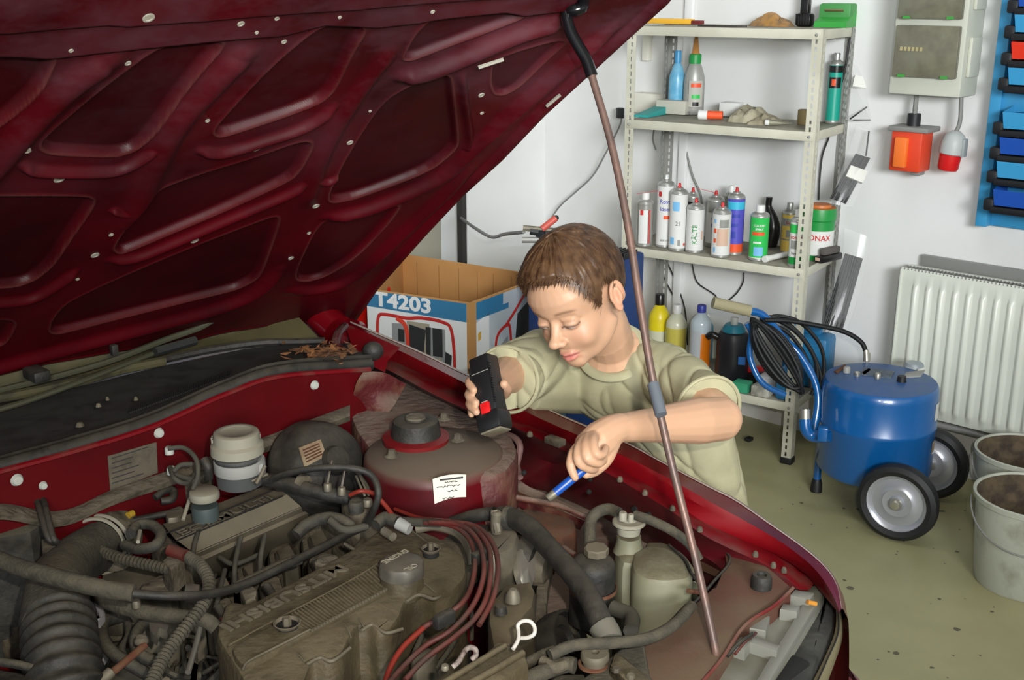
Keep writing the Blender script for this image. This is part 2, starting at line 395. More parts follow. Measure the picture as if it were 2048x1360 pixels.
for i, (py, mt) in enumerate(lev):
    z = erow(py)
    B().box(wal(eL+.44, .077, z-.010), (.74, .115, .020), (E1, E2, UP), .003).obj('tray', m_tray, r, label='black tray edge')
    B().box(wal(eL+.062, .105, z+.004), (.034, .05, .038), (E1, E2, UP), .007).obj('tray_end', m_tray, r, label='black tray end')
    pos = ['lowest', 'second lowest', 'third from the bottom', 'fourth from the bottom', 'fourth from top', 'third from the top', 'second from the top', 'topmost in sight', 'above the frame', 'far above the frame'][i]
    for j in range(3 if i < 8 else 0):
        ee = eL+.075+.10+j*.22
        hb = .052; b = B()
        X = [wal(ee-.095, .02, z+.005), wal(ee+.095, .02, z+.005), wal(ee+.095, .13, z+.005), wal(ee-.095, .13, z+.005)]
        T = [wal(ee-.1, .02, z+.072), wal(ee+.1, .02, z+.072), wal(ee+.1, .138, z+.052), wal(ee-.1, .138, z+.052)]
        b.grid([X, T], closev=True); b.add(X, [(0,1,2,3)]); b.grid([T, [p+UP*.002 for p in T]], closev=True)
        mm = mt
        if mt is m_binr and j: mm = m_bin
        pl = ['left', 'middle', 'right'][j]
        o = b.obj('parts_bin', mm, None, smooth=False, label='%s parts bin, %s one on the %s tray' % ('red' if mm is m_binr else ('deep blue' if mm is m_bin2 else 'light blue'), pl, pos), cat='bin', group='parts bins on the blue wall rack')
        if i in (4, 5) and j == 0:
            B().box(wal(ee-.0, .137, z+.03), (.055, .003, .034), (E1, E2, UP)).obj('paper_label', M('paper_label', (214,214,190), .7), o, label='pale paper label')
# ================================================================ CAR
m_paint = M('maroon_paint', (96,5,14), .25, col2=(78,4,12), scale=6, coat=.3, spec=.35)
m_painti = M('maroon_inner', (80,12,20), .42, col2=(58,9,15), scale=7, dust=.75, dustcol=(112,92,82), dlo=.40, spec=.5)
m_apron = M('maroon_apron', (78,18,20), .6, col2=(104,70,54), scale=15, mixlo=.45, mixhi=.6, dust=.95, dustcol=(118,102,90), dlo=.24, bump=.5)
m_panel = M('rusty_panel', (84,40,30), .7, col2=(90,72,54), scale=7, mixlo=.40, mixhi=.6, dust=.45, dustcol=(100,82,64), dlo=.3, bump=.08)
m_blackp = M('cowl_black', (34,36,36), .5, dust=.45, dustcol=(74,74,68), dlo=.3)
m_rub = M('rubber', (27,27,25), .6, col2=(44,42,38), scale=50, bump=.15, bscale=160, dust=.4, dustcol=(96,88,72), dlo=.35)
m_hose = M('dusty_hose', (38,37,33), .75, col2=(56,54,47), scale=70, bump=.25, bscale=180, dust=.75, dustcol=(96,90,74), dlo=.3)
m_hosel = M('pale_hose', (56,53,44), .85, col2=(76,71,58), scale=60, bump=.3, bscale=200, dust=.55, dustcol=(96,90,74), dlo=.3)
m_cover = M('valve_cover_paint', (60,52,36), .6, col2=(82,72,50), scale=26, mixlo=.35, mixhi=.65, dust=.8, dustcol=(104,94,72), dlo=.30, bump=.3, bscale=90)
m_grime = M('grimy_casting', (66,60,48), .75, col2=(98,90,74), scale=34, mixlo=.38, mixhi=.62, dust=.7, dustcol=(112,104,88), dlo=.3, bump=.6)
m_alu = M('dirty_aluminium', (134,128,112), .5, .4, col2=(96,90,76), scale=20, dust=.3)
m_plen = M('plenum_casting', (104,96,80), .6, .15, col2=(88,82,68), scale=10, dust=.55, dustcol=(128,118,100), dlo=.3)
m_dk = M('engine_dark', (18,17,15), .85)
m_wire = M('ignition_red', (92,28,24), .6, col2=(58,36,30), scale=18, dust=.4, dustcol=(100,80,68))
m_wire2 = M('bright_red_wire', (122,38,26), .5)
m_cap = M('dusty_white_cap', (142,139,124), .6, dust=.5, dustcol=(128,116,96), dlo=.3)
m_tank = M('milky_tank', (112,112,92), .5, col2=(128,127,104), scale=9, dust=.8, dustcol=(98,86,64), dlo=.34)
m_steel = M('zinc', (186,182,170), .35, .8)
m_paper = M('sticker', (222,222,206), .6)
m_rust = M('rust', (100,70,48), .8, col2=(92,50,34), scale=60)
m_tan = M('tan_label', (150,132,106), .7, col2=(128,108,84), scale=40)
m_ink = M('ink', (56,54,56), .8)
m_plug = M('grey_plug', (150,150,146), .6)
m_lead = M('grey_hose_dk', (60,58,50), .8, dust=.5, dustcol=(92,86,70))
car_r = root('car', car(.6, .68, 0), 'dark red car with its bonnet propped open over a dusty engine bay', 'car')
cr = car_r
# ---- bonnet: pressed inner frame as a height field over the raised panel
AL = math.radians(38.9); cA, sA = math.cos(AL), math.sin(AL)
BA = Vector((.716*cA, -.698*cA, sA)); BS = CS; BN = BA.cross(BS).normalized(); H3 = Vector((HN.x, HN.y, .95))
if BN.z > 0: BN = -BN
SW = 1.36
def crown(s): return .065*(1-((s-SW/2)/(SW/2))**2)
def bon(l, s, h=0.): return H3 + BA*l + BS*s + BN*(h-crown(s))
def b2(px, py):
    c = crown(.3)
    for _ in range(6):
        p = P(px, py, H3 - BN*c, BN); q = p-H3; s = q.dot(BS); l = q.dot(BA); c = crown(s)
    return l, s
edge_px = [(700,648),(753,570),(790,528),(850,460),(920,385),(1000,312),(1086,221),(1170,144),(1250,70),(1330,-2)]
edge = [b2(*p) for p in edge_px]
def s_edge(l):
    if l <= edge[0][0]: return edge[0][1]
    for i in range(len(edge)-1):
        if l <= edge[i+1][0]:
            t = (l-edge[i][0])/(edge[i+1][0]-edge[i][0]); return edge[i][1]*(1-t)+edge[i+1][1]*t
    t = l-edge[-1][0]; return edge[-1][1] + t*.15 + t*t*2.5
pockets = [
 ([(-160,105),(0,104),(112,104),(92,160),(62,195),(0,250),(-120,330)], .024),
 ([(330,84),(200,180),(85,278),(82,296),(105,307),(230,312),(270,300),(302,272),(380,165),(462,74)], .026),
 ([(650,44),(540,135),(430,255),(430,268),(445,273),(560,235),(640,205),(667,180),(700,110),(736,50)], .026),
 ([(805,117),(823,119),(871,100),(982,59),(1060,28),(1000,20),(892,29),(857,42),(830,70)], .02),
 ([(321,377),(397,349),(500,318),(600,283),(622,284),(622,297),(600,338),(580,360),(449,421),(332,470),(260,500),(240,506),(228,497),(240,475),(270,430),(300,395)], .026),
 ([(-220,392),(0,392),(173,392),(188,400),(180,420),(138,479),(104,531),(69,559),(35,571),(0,574),(-220,585)], .026),
 ([(131,607),(193,576),(345,510),(535,436),(553,432),(558,442),(525,538),(511,559),(477,576),(449,584),(311,618),(121,667),(100,664),(104,640)], .026),
 ([(-150,655),(0,638),(21,640),(31,649),(14,680),(0,692),(-150,745)], .024),
 ([(764,204),(823,169),(892,149),(902,157),(907,207),(916,287),(902,306),(857,342),(719,394),(671,404),(659,401),(660,383),(695,311)], .026),
 ([(995,117),(985,131),(982,165),(990,187),(1009,188),(1037,173),(1085,125),(1134,82),(1110,82),(1050,98)], .014),
 ([(650,440),(720,422),(790,410),(799,414),(775,447),(727,498),(694,526),(650,552),(618,561),(596,560),(592,549),(602,520),(630,462)], .02),
]
ridges = [
 ([(-60,385),(0,318),(70,235),(150,160),(235,108)], .032, .016),
 ([(250,470),(300,355),(350,255),(430,165),(500,95)], .030, .014),
 ([(40,325),(70,338),(150,341),(225,338),(275,318),(330,280)], .011, .012),
 ([(392,298),(440,303),(520,281),(610,250),(680,205)], .012, .012),
 ([(790,150),(850,140),(930,108),(1040,62),(1140,35)], .022, .018),
 ([(922,140),(928,200),(938,270),(930,300)], .010, .010),
 ([(640,434),(700,424),(780,396),(880,350),(940,300),(1050,200),(1150,112),(1250,38)], .020, .017),
 ([(-100,608),(0,602),(60,594),(110,568),(160,535)], .012, .012),
 ([(205,520),(270,512),(340,485),(450,438),(560,392),(625,360)], .013, .012),
 ([(-100,760),(0,730),(150,690),(300,650),(440,612),(520,575),(570,525)], .024, .016),
 ([(560,582),(650,575),(720,545),(790,480),(860,415),(960,320)], .020, .012),
 ([(610,420),(650,300),(720,180),(790,90)], .022, .010),
 ([(220,418),(250,424),(285,415)], .008, .010),
 ([(620,352),(650,362),(680,350)], .008, .010),
]
def chaikin(p, n=2):
    for _ in range(n): p = [q for i in range(len(p)) for q in ((p[i][0]*.8+p[(i+1) % len(p)][0]*.2, p[i][1]*.8+p[(i+1) % len(p)][1]*.2), (p[i][0]*.2+p[(i+1) % len(p)][0]*.8, p[i][1]*.2+p[(i+1) % len(p)][1]*.8))]
    return p
def segd(X, Y, a, c):
    dx, dy = c[0]-a[0], c[1]-a[1]; L2 = dx*dx+dy*dy+1e-12
    t = np.clip(((X-a[0])*dx+(Y-a[1])*dy)/L2, 0, 1); return np.hypot(X-a[0]-t*dx, Y-a[1]-t*dy), t
def sdf(X, Y, poly):
    d = np.full(X.shape, 9.); ins = np.zeros(X.shape, bool); n = len(poly)
    for i in range(n):
        a, c = poly[i], poly[(i+1) % n]; dd, _ = segd(X, Y, a, c); d = np.minimum(d, dd)
        cond = ((a[1] > Y) != (c[1] > Y)); ins ^= cond & (X < (c[0]-a[0])*(Y-a[1])/((c[1]-a[1]) if abs(c[1]-a[1]) > 1e-9 else 1e-9)+a[0])
    return np.where(ins, -d, d)
def sst(x, a, c): t = np.clip((x-a)/(c-a), 0, 1); return t*t*(3-2*t)
NL, NS = 600, 540
rear = sorted([(b2(*p)[1], b2(*p)[0]) for p in [(-260,812),(-120,780),(0,751),(69,733),(173,715),(225,705),(380,684),(449,665),(587,648),(650,647),(700,648)]])
tt = np.linspace(0, 1, NS)**1.15; uu = np.linspace(0, 1, NL)
lx = np.linspace(-.3, 1.3, 400); sx_ = np.array([s_edge(l) for l in lx])
Lg = np.repeat(np.linspace(-.1, 1.2, NL)[:, None], NS, 1)
for _ in range(6):
    SE = np.interp(Lg, lx, sx_); Sg = SE + (SW-SE)*tt[None, :]
    LR_ = np.interp(Sg, [q[0] for q in rear], [q[1] for q in rear]); Lg = LR_ + (1.20-LR_)*uu[:, None]
ls = Lg[:, 0]; se = Sg[:, 0]
Hh = np.zeros(Lg.shape)
rg = np.zeros(Lg.shape)
for pts, w, hh in ridges:
    q = [b2(*p) for p in pts]; cc = cat_rom([Vector((a, c, 0)) for a, c in q], 4); best = np.zeros(Lg.shape); n = len(cc)-1
    for i in range(n):
        d, t = segd(Lg, Sg, (cc[i].x, cc[i].y), (cc[i+1].x, cc[i+1].y)); u = (i+t)/n
        f = np.exp(-(d/(w*.60))**2.4*1.0)*hh*1.0*sst(u, -.01, .12)*sst(1-u, -.01, .12); best = np.maximum(best, f)
    rg = np.maximum(rg, best)
Hh += rg
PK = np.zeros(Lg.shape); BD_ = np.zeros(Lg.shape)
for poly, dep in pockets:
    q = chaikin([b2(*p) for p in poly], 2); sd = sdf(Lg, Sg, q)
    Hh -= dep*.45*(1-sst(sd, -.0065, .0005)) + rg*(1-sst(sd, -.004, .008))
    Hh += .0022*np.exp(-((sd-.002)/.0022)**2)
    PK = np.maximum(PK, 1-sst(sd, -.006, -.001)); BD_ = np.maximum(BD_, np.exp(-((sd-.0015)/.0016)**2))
# crossing front member: an overlapping box section near the leading edge
for pts, hh, w in (([(-200,104),(0,102),(100,106),(330,82),(560,62),(640,42),(700,44),(745,47),(830,38),(860,32),(890,28),(1000,17),(1040,24),(1130,14)], .012, .0), ([(-200,44),(0,42),(200,27),(240,30),(400,20),(700,0),(1000,-22),(1200,-40)], .008, .0)):
    q = [b2(*p) for p in pts]; q = q + [(1.6, q[-1][1]), (1.6, q[0][1])]; sd = sdf(Lg, Sg, q); Hh += hh*(1-sst(sd, -.006, .001))
# folded edge
de = np.minimum(Sg-SE, 9); Hh += .010*(1-sst(de, .006, .016)) 
bv = [bon(Lg[i, j], Sg[i, j], Hh[i, j]) for i in range(NL) for j in range(NS)]
bf = [(i*NS+j, i*NS+j+1, (i+1)*NS+j+1, (i+1)*NS+j) for i in range(NL-1) for j in range(NS-1)]
m_bon = M('bonnet_inner_paint', (72,4,13), .46, col2=(46,4,9), scale=5, spec=.16)
# road film with a grey reflection painted in, towards the bonnet's leading edge
nt = m_bon.node_tree; N = nt.nodes; L = nt.links
ge = N.new('ShaderNodeNewGeometry'); sx = N.new('ShaderNodeSeparateXYZ'); L.new(ge.outputs['Position'], sx.inputs[0])
mr = N.new('ShaderNodeMapRange'); mr.inputs[1].default_value = 1.25; mr.inputs[2].default_value = 1.66; L.new(sx.outputs[2], mr.inputs[0])
nz = N.new('ShaderNodeTexNoise'); nz.inputs['Scale'].default_value = 7; nz.inputs['Detail'].default_value = 9; nz.inputs['Roughness'].default_value = .7
mr2 = N.new('ShaderNodeMapRange'); mr2.inputs[1].default_value = .42; mr2.inputs[2].default_value = .68; L.new(nz.outputs['Fac'], mr2.inputs[0])
mm = N.new('ShaderNodeMath'); mm.operation = 'MULTIPLY'; L.new(mr.outputs[0], mm.inputs[0]); L.new(mr2.outputs[0], mm.inputs[1])
mx = N.new('ShaderNodeMix'); mx.data_type = 'RGBA'; mx.inputs[7].default_value = lin((78,50,58))
bs = N['Principled BSDF']; src = bs.inputs['Base Color'].links[0].from_socket
L.new(mm.outputs[0], mx.inputs[0]); L.new(src, mx.inputs[6]); L.new(mx.outputs[2], bs.inputs['Base Color'])
rr = N.new('ShaderNodeMapRange'); rr.inputs[3].default_value = .42; rr.inputs[4].default_value = .75; L.new(mm.outputs[0], rr.inputs[0]); L.new(rr.outputs[0], bs.inputs['Roughness'])
# recess floors coloured darker, old sealant beads along their rims
for nm, arr in (('pocket', PK), ('sealer', BD_)): pass
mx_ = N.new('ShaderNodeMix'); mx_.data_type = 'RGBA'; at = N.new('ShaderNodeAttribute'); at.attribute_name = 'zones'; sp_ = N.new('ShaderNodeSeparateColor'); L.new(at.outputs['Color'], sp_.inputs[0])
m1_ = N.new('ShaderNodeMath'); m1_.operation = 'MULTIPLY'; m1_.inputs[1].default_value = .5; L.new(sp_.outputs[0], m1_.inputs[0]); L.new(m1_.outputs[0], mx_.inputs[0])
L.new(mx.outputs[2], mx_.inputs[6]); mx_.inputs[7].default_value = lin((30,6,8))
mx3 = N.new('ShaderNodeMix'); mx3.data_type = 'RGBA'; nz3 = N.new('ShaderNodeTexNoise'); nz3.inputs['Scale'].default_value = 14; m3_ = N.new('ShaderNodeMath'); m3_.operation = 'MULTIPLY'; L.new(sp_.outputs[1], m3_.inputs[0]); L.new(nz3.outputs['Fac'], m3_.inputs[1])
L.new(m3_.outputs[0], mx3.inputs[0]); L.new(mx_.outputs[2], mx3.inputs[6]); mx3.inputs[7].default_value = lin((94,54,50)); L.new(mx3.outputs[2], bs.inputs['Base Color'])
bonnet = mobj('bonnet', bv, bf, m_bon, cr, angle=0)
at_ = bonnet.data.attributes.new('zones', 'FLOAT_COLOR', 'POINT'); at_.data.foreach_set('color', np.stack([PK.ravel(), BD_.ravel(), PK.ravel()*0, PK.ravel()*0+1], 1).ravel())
# outer skin
ro = []
jj = np.linspace(0, NS-1, 31).astype(int)
for i in list(range(0, NL, 12))+[NL-1]:
    ro.append([bon(Lg[i, j], Sg[i, j]-(.003 if j == 0 else 0), -.034+(.010 if j in (0, NS-1) else 0)) for j in jj])
B().grid(ro).obj('bonnet_skin', m_paint, bonnet)
rim = []
for i in range(0, NL, 4): rim.append(bon(ls[i], se[i]-.001, -.008))
B().tube(rim, .0085, 8).obj('bonnet_hem', M('hem_paint', (84,30,30), .35, col2=(92,56,46), scale=14), bonnet)
B().tube([bon(Lg[0, j]+.004, Sg[0, j], -.012) for j in range(0, NS, 16)], .014, 8).obj('rear_hem', m_bon, bonnet)
m_plugg = M('hole_grey', (150,146,134), .7)
for (px, py, rx) in [(118,358,13),(513,296,11),(389,481,10),(190,510,10),(415,241,6),(255,125,8),(473,30,9),(505,48,5),(671,18,5),(632,412,9),(582,516,7),(52,296,9),(133,82,6),(222,469,6),(155,558,5),(282,4,15),(545,20,6),(700,285,8),(740,222,4),(857,8,6),(568,83,7),(963,190,8),(964,226,5),(755,418,7),(618,466,5)]:
    l, s = b2(px, py); ij = np.argmin((Lg-l)**2+(Sg-s)**2); c = bon(l, s, Hh.ravel()[ij]); r = rx*mpx(c)*.9
    B().lathe([(0,.0006),(r*.55,.0006),(r*.62,.0014),(r*.95,.0012),(r,-.002)], c, BN, 14).obj('hole_plug', m_plugg, bonnet)
for (p0, p1) in (((948,119),(998,103)), ((1086,198),(1112,176))):
    a0 = bon(*b2(*p0), .014); a1 = bon(*b2(*p1), .014); B().tube([a0, a1], .003, 6).obj('slot', m_plugg, bonnet)
# ---- prop rod
m_rod = M('rod_brown', (114,88,78), .45, .3, col2=(90,74,68), scale=30)
top = bon(*b2(1148, 14), .03); foot = Z(1432, 1298, .775)
def on_rod(px, py):
    v = foot-top; d = ray(px, py)
    # closest point on the rod's line to that sight line
    w0 = top-O3; a_, b_, c_ = v.dot(v), v.dot(d), d.dot(d); t = (b_*d.dot(w0)-c_*v.dot(w0))/(a_*c_-b_*b_); return t
pp = [top + (foot-top)*on_rod(x, y) for x, y in ((1175,130),(1215,260),(1250,430),(1285,640),(1310,780),(1345,930),(1385,1100),(1425,1270))]
D1 = depth_of(pp[0]); offs = [(1183,150),(1222,285),(1254,440),(1285,640),(1308,770),(1345,935),(1388,1105),(1428,1285)]
pp = [D(x, y, depth_of(p)) for (x, y), p in zip(offs, pp)] + [foot-UP*.01]
rodr = B().tube(cat_rom(pp, 5), .0056, 10).obj('prop_rod', m_rod, cr)
hk = [D(1168, 2, D1-.0), D(1163, 16, D1-.01), D(1146, 20, D1-.01), D(1136, 14, D1), D(1133, 30, D1), D(1140, 60, D1), D(1157, 92, D1), D(1172, 118, D1), D(1184, 152, D1)]
B().tube(cat_rom(hk, 5), .0085, 10).obj('hook_sleeve', M('rod_black', (16,16,18), .2), rodr, label='black plastic sleeve at the hooked end')
B().tube([D(1306,768, depth_of(pp[4])), D(1322,830, depth_of(pp[4])*.985)], .0082, 10).obj('grey_sleeve', M('rod_sleeve', (92,98,106), .5), rodr, label='grey sleeve')
# ---- far fender and inner flanges
def fz(x, dz=0): return .95 - .19*max(0, (x-700)/980)**1.5 + dz
rO = [(700,642),(830,698),(930,746),(1013,778),(1130,833),(1248,882),(1319,920),(1420,973),(1470,998),(1538,1045),(1606,1093),(1650,1132),(1674,1170),(1683,1217)]
rR = [(700,655),(830,716),(930,766),(1040,818),(1100,846),(1200,890),(1323,949),(1410,998),(1538,1069),(1606,1116),(1640,1150),(1665,1190),(1680,1225)]
rG0 = [(705,665),(820,722),(925,776),(1040,828),(1100,856),(1200,902),(1323,964),(1410,1016),(1538,1084),(1606,1126),(1638,1158),(1662,1196),(1679,1228)]
rG = [(712,690),(800,728),(900,775),(1018,833),(1100,868),(1200,917),(1339,996),(1403,1042),(1500,1086),(1560,1112),(1600,1138),(1628,1168)]
rF0 = [(722,704),(795,738),(900,787),(1018,842),(1100,878),(1200,930),(1339,1006),(1403,1056),(1490,1096),(1540,1114),(1590,1150),(1618,1180)]
rF = [(735,724),(780,742),(900,805),(1022,852),(1088,882),(1200,938),(1339,1020),(1403,1068),(1470,1102),(1520,1124),(1565,1150),(1600,1180)]
def rw(r, dz): return [(x, y, fz(x, dz)) for x, y in r]
fe = [rw(rO, 0)]
out1 = [Z(x, y, fz(x)) for x, y in rO]
def shift(pts, ds, dz): return [p - CS*ds + UP*dz for p in pts]
fender = loft('fender', [shift(out1, .045, -.42), shift(out1, .05, -.20), shift(out1, .03, -.05), shift(out1, .012, -.012), rw(rO, 0), rw(rR, .000)], m_paint, cr, cols=60, curved=True)
loft('fender_gutter', [rw(rR, 0), rw(rG0, -.012), rw(rG, -.035)], M('gutter_paint', (118,6,16), .35, col2=(100,5,14), scale=9), fender, cols=60)
loft('fender_lip', [rw(rO, .0015), rw([(x+1, y+3.5) for x, y in rO], .0015)], M('lip_dust_sheen', (172,160,150), .5), fender, cols=60)  # pale strip paints the white reflection along the dusty fender edge
m_fl = M('flange_paint', (108,6,16), .4, col2=(98,60,52), scale=16, mixlo=.5, mixhi=.7)
inner = loft('inner_fender', [rw(rG, -.035), rw(rF0, -.030), rw(rF, -.031)], m_fl, cr, cols=60)
# rubber lacing / clip on the gutter and screws
for (px, py) in [(1060,868),(1140,905),(1240,958),(1290,985),(1345,1016),(1400,1058),(1511,1108),(1547,1130),(1568,1140)]:
    p = Z(px, py, fz(px, -.026)); r = 6*mpx(p)
    B().lathe([(0,.004),(r*.6,.004),(r,.0),(r,-.004)], p, UP, 8).obj('flange_screw', m_grime, inner)
p = Z(1110, 882, fz(1110, -.02)); B().box(p, (.034, .018, .012), (CA, CS, UP), .002).obj('clip', m_grime, inner)
# vertical red panel below the flange, then the apron shelf
rD = [(745,770),(800,775),(900,822),(1000,862),(1030,958),(1100,985),(1180,1020),(1260,1066),(1330,1110),(1385,1150),(1420,1178)]
rDm = [(740,748),(790,758),(900,815),(1010,857),(1040,900),(1110,930),(1200,985),(1300,1040),(1370,1090),(1420,1120),(1445,1140)]
def rwz(r, z0, z1): n = len(r)-1; return [(x, y, z0+(z1-z0)*i/n) for i, (x, y) in enumerate(r)]
loft('side_panel', [rw(rF, -.031), rwz(rDm, .86, .74), rwz(rD, .80, .66)], M('side_panel_paint', (78,10,18), .45, col2=(70,30,28), scale=10, dust=.6, dustcol=(104,86,78), dlo=.4), inner, cols=60)
ap0 = rwz(rD, .795, .655)
ap1 = rwz([(745,800),(800,850),(900,900),(985,1000),(1030,1040),(1110,1075),(1150,1110),(1200,1160),(1280,1200),(1350,1230),(1380,1250)], .80, .60)
ap2 = rwz([(745,850),(800,950),(900,1040),(960,1080),(1010,1130),(1060,1180),(1110,1230),(1160,1260),(1220,1290),(1300,1300),(1350,1310)], .66, .48)
loft('apron', [ap0, ap1, ap2], m_apron, inner, cols=50, curved=True)
# dusty ledge and stiffening ridge beside the tower
loft('apron_ledge', [rwz([(1020,905),(1040,960),(1100,992),(1180,1028)], .80, .755), rwz([(1010,935),(1026,975),(1085,1004),(1170,1042)], .795, .75), rwz([(1004,965),(1016,1000),(1075,1030),(1160,1060)], .77, .72)], m_apron, inner, cols=20)
b = B().tube(cat_rom([Z(1008,868,.845), Z(1030,876,.85), Z(1040,895,.84), Z(1034,930,.81), Z(1040,955,.80)], 5), .006, 8); b.obj('seam_sealer', M('sealer', (112,84,78), .7), inner)
slab('strut_shelf', [(700,742),(760,732),(800,752),(880,792),(960,836),(1022,862),(1040,905),(1008,948),(900,950),(740,900),(705,850),(692,790)], .868, .60, m_apron, cr, .012, 1)
# ---- strut tower
tc_ = Z(868, 893, .880); rT = 142*mpx(tc_)
tower = B().lathe([(0,.0),(rT*.62,.0),(rT*.66,-.003),(rT*.93,-.008),(rT*.985,-.014),(rT,-.028),(rT*1.04,-.10),(rT*1.10,-.20),(rT*1.12,-.34)], tc_, UP, 56).obj('strut_tower', M('tower_paint', (92,5,14), .35, col2=(70,10,16), scale=8, dust=.95, dustcol=(96,86,72), dlo=.2), cr)
c2 = Z(832, 876, .884); r2 = 46*mpx(c2)
B().lathe([(r2*1.42,-.008),(r2*1.46,.003),(r2*1.1,.006),(r2*1.05,.0)], c2, UP, 32).obj('red_ring', M('ring_red', (110,16,20), .5), tower)
B().lathe([(0,.036),(r2*.40,.036),(r2*.46,.033),(r2*.80,.035),(r2*.98,.031),(r2*1.03,.024),(r2*1.10,.004),(r2*1.15,.0)], c2, UP, 32).obj('rubber_dome', m_rub, tower)
B().lathe([(0,.0385),(r2*.42,.0385),(r2*.45,.036)], c2, UP, 20).obj('dome_cap', m_grime, tower)
for (px, py) in ((784,912),(888,838),(915,880)):
    p = Z(px, py, .882); B().lathe([(0,.011),(.006,.010),(.008,.003),(.012,.001),(.013,0)], p, UP, 8).obj('strut_nut', m_grime, tower)
# sticker on the tower's side: bent round the cylinder
def cyl_hit(px, py, c, r):
    d = ray(px, py); o = O3-c; a = d.x**2+d.y**2; b_ = o.x*d.x+o.y*d.y; cc = o.x**2+o.y**2-r*r
    t = (-b_-math.sqrt(max(0, b_*b_-a*cc)))/a; return O3+d*t
rs = rT*1.055+.0012; rows = []
for v in np.linspace(0, 1, 5):
    rows.append([cyl_hit((865+(932-865)*u)*(1)+v*4*(1-u)-.0*u, (958-9*u)+(1008-958-5*u)*v+ (-4*math.sin(math.pi*u)), tc_, rs+(.0016 if v > .5 else 0)) for u in np.linspace(0, 1, 9)])
stick = B().grid(rows).obj('paper_sticker', m_paper, tower, label='white handwritten service sticker')
for k, (y, x0, x1) in enumerate(((962,880,926),(968,890,915),(976,874,920),(986,895,915),(1000,885,908))):
    n = 14; pts = [cyl_hit(x0+(x1-x0)*i/n, y-8*(x0+(x1-x0)*i/n-865)/67+(R_.uniform(-2,2) if k else 0), tc_, rs+.0022) for i in range(n+1)]
    B().tube(pts, .0007 if k else .0014, 4).obj('sticker_writing', m_ink, stick)
# ---- firewall, cowl, windscreen base
fa = .300
def FW(px, py, a=fa): return Aa(px, py, a)
top_px = [(-150,985),(0,946),(150,905),(300,858),(450,792),(560,756),(740,742)]
firewall = loft('firewall', [[FW(x, y) for x, y in top_px], [FW(x, y+48) for x, y in top_px], [FW(x, y+110+40*(x < 400)) for x, y in top_px], [Vector((FW(x, y).x, FW(x, y).y, .35)) for x, y in top_px]], M('firewall_paint', (84,7,13), .42, col2=(68,6,11), scale=6, dust=.2, spec=.25, dustcol=(110,90,76)), cr, cols=50)
led = [(-100,1040),(0,1015),(120,1030),(230,985),(350,945),(480,900),(600,855),(700,818)]
loft('firewall_ledge', [[FW(x, y-8, fa+.004) for x, y in led], [FW(x, y, fa+.02) for x, y in led], [FW(x, y+14, fa+.035) for x, y in led], [FW(x, y+24, fa+.03) for x, y in led]], m_grime, firewall, cols=50)
seal = [(x, y-10) for x, y in top_px]
B().tube(cat_rom([FW(x, y-12, fa-.012) for x, y in top_px], 8), .012, 10).obj('cowl_seal', m_rub, cr)
B().tube(cat_rom([FW(x, y-3, fa+.004) for x, y in top_px], 8), .0045, 6).obj('seal_lip', m_fl, cr)
B().tube(cat_rom([FW(x, y-26, fa-.035) for x, y in top_px], 8), .007, 8).obj('seal_bead', m_rub, cr)
c1 = [Z(x, y-22, .952) for x, y in top_px]
c2_ = [Z(x, y, .935) for x, y in [(-150,880),(0,846),(150,812),(300,778),(400,745),(470,728),(600,712),(735,700)]]
c3 = [Z(x, y, .93) for x, y in [(-150,850),(0,800),(150,775),(300,738),(420,712),(520,694),(640,690),(720,684)]]
cowl = loft('cowl_panel', [c1, c2_, c3], m_blackp, cr, cols=40)
loft('cowl_well', [[Z(x, y, .90) for x, y in [(460,772),(520,752),(600,730),(740,722)]], [Z(x, y, .90) for x, y in [(450,735),(520,715),(600,700),(735,690)]]], m_dk, cowl, cols=12)
# perforated grille rows on the cowl panel
b = B()
for k in range(46):
    t = k/45; p = Z(260+200*t, 826-74*t, .955); q = Z(262+200*t, 814-74*t, .957)
    b.tube([p, q], .0018, 5)
b.obj('cowl_grille_slots', M('slot_dark', (12,12,12), .8), cowl, kind='stuff')
for (px, py, r) in ((160,852,9),(197,813,6),(272,800,5),(215,800,4)):
    p = Z(px, py, .965); B().lathe([(0,.006),(r*mpx(p)*.6,.005),(r*mpx(p),0)], p, UP, 10).obj('cowl_screw', m_grime, cowl)
m_ws = M('dusty_reflecting_glass', (98,92,62), .3, col2=(62,58,40), scale=5, mixlo=.35, mixhi=.7)  # dust and the yellowish reflection on the glass, both put into its colour
w0 = [Z(x, y, .925) for x, y in [(-150,845),(0,795),(150,768),(300,732),(420,706),(520,692),(600,690),(650,688)]]
def wsh(p, a, z): return p - CA*a + UP*z
ws = loft('windscreen', [w0, [wsh(p, .12, .055) for p in w0], [wsh(p, .55, .27) for p in w0]], m_ws, cr, cols=30)
B().tube(cat_rom([p+UP*.006 for p in w0], 6), .008, 8).obj('windscreen_rubber', m_rub, ws)
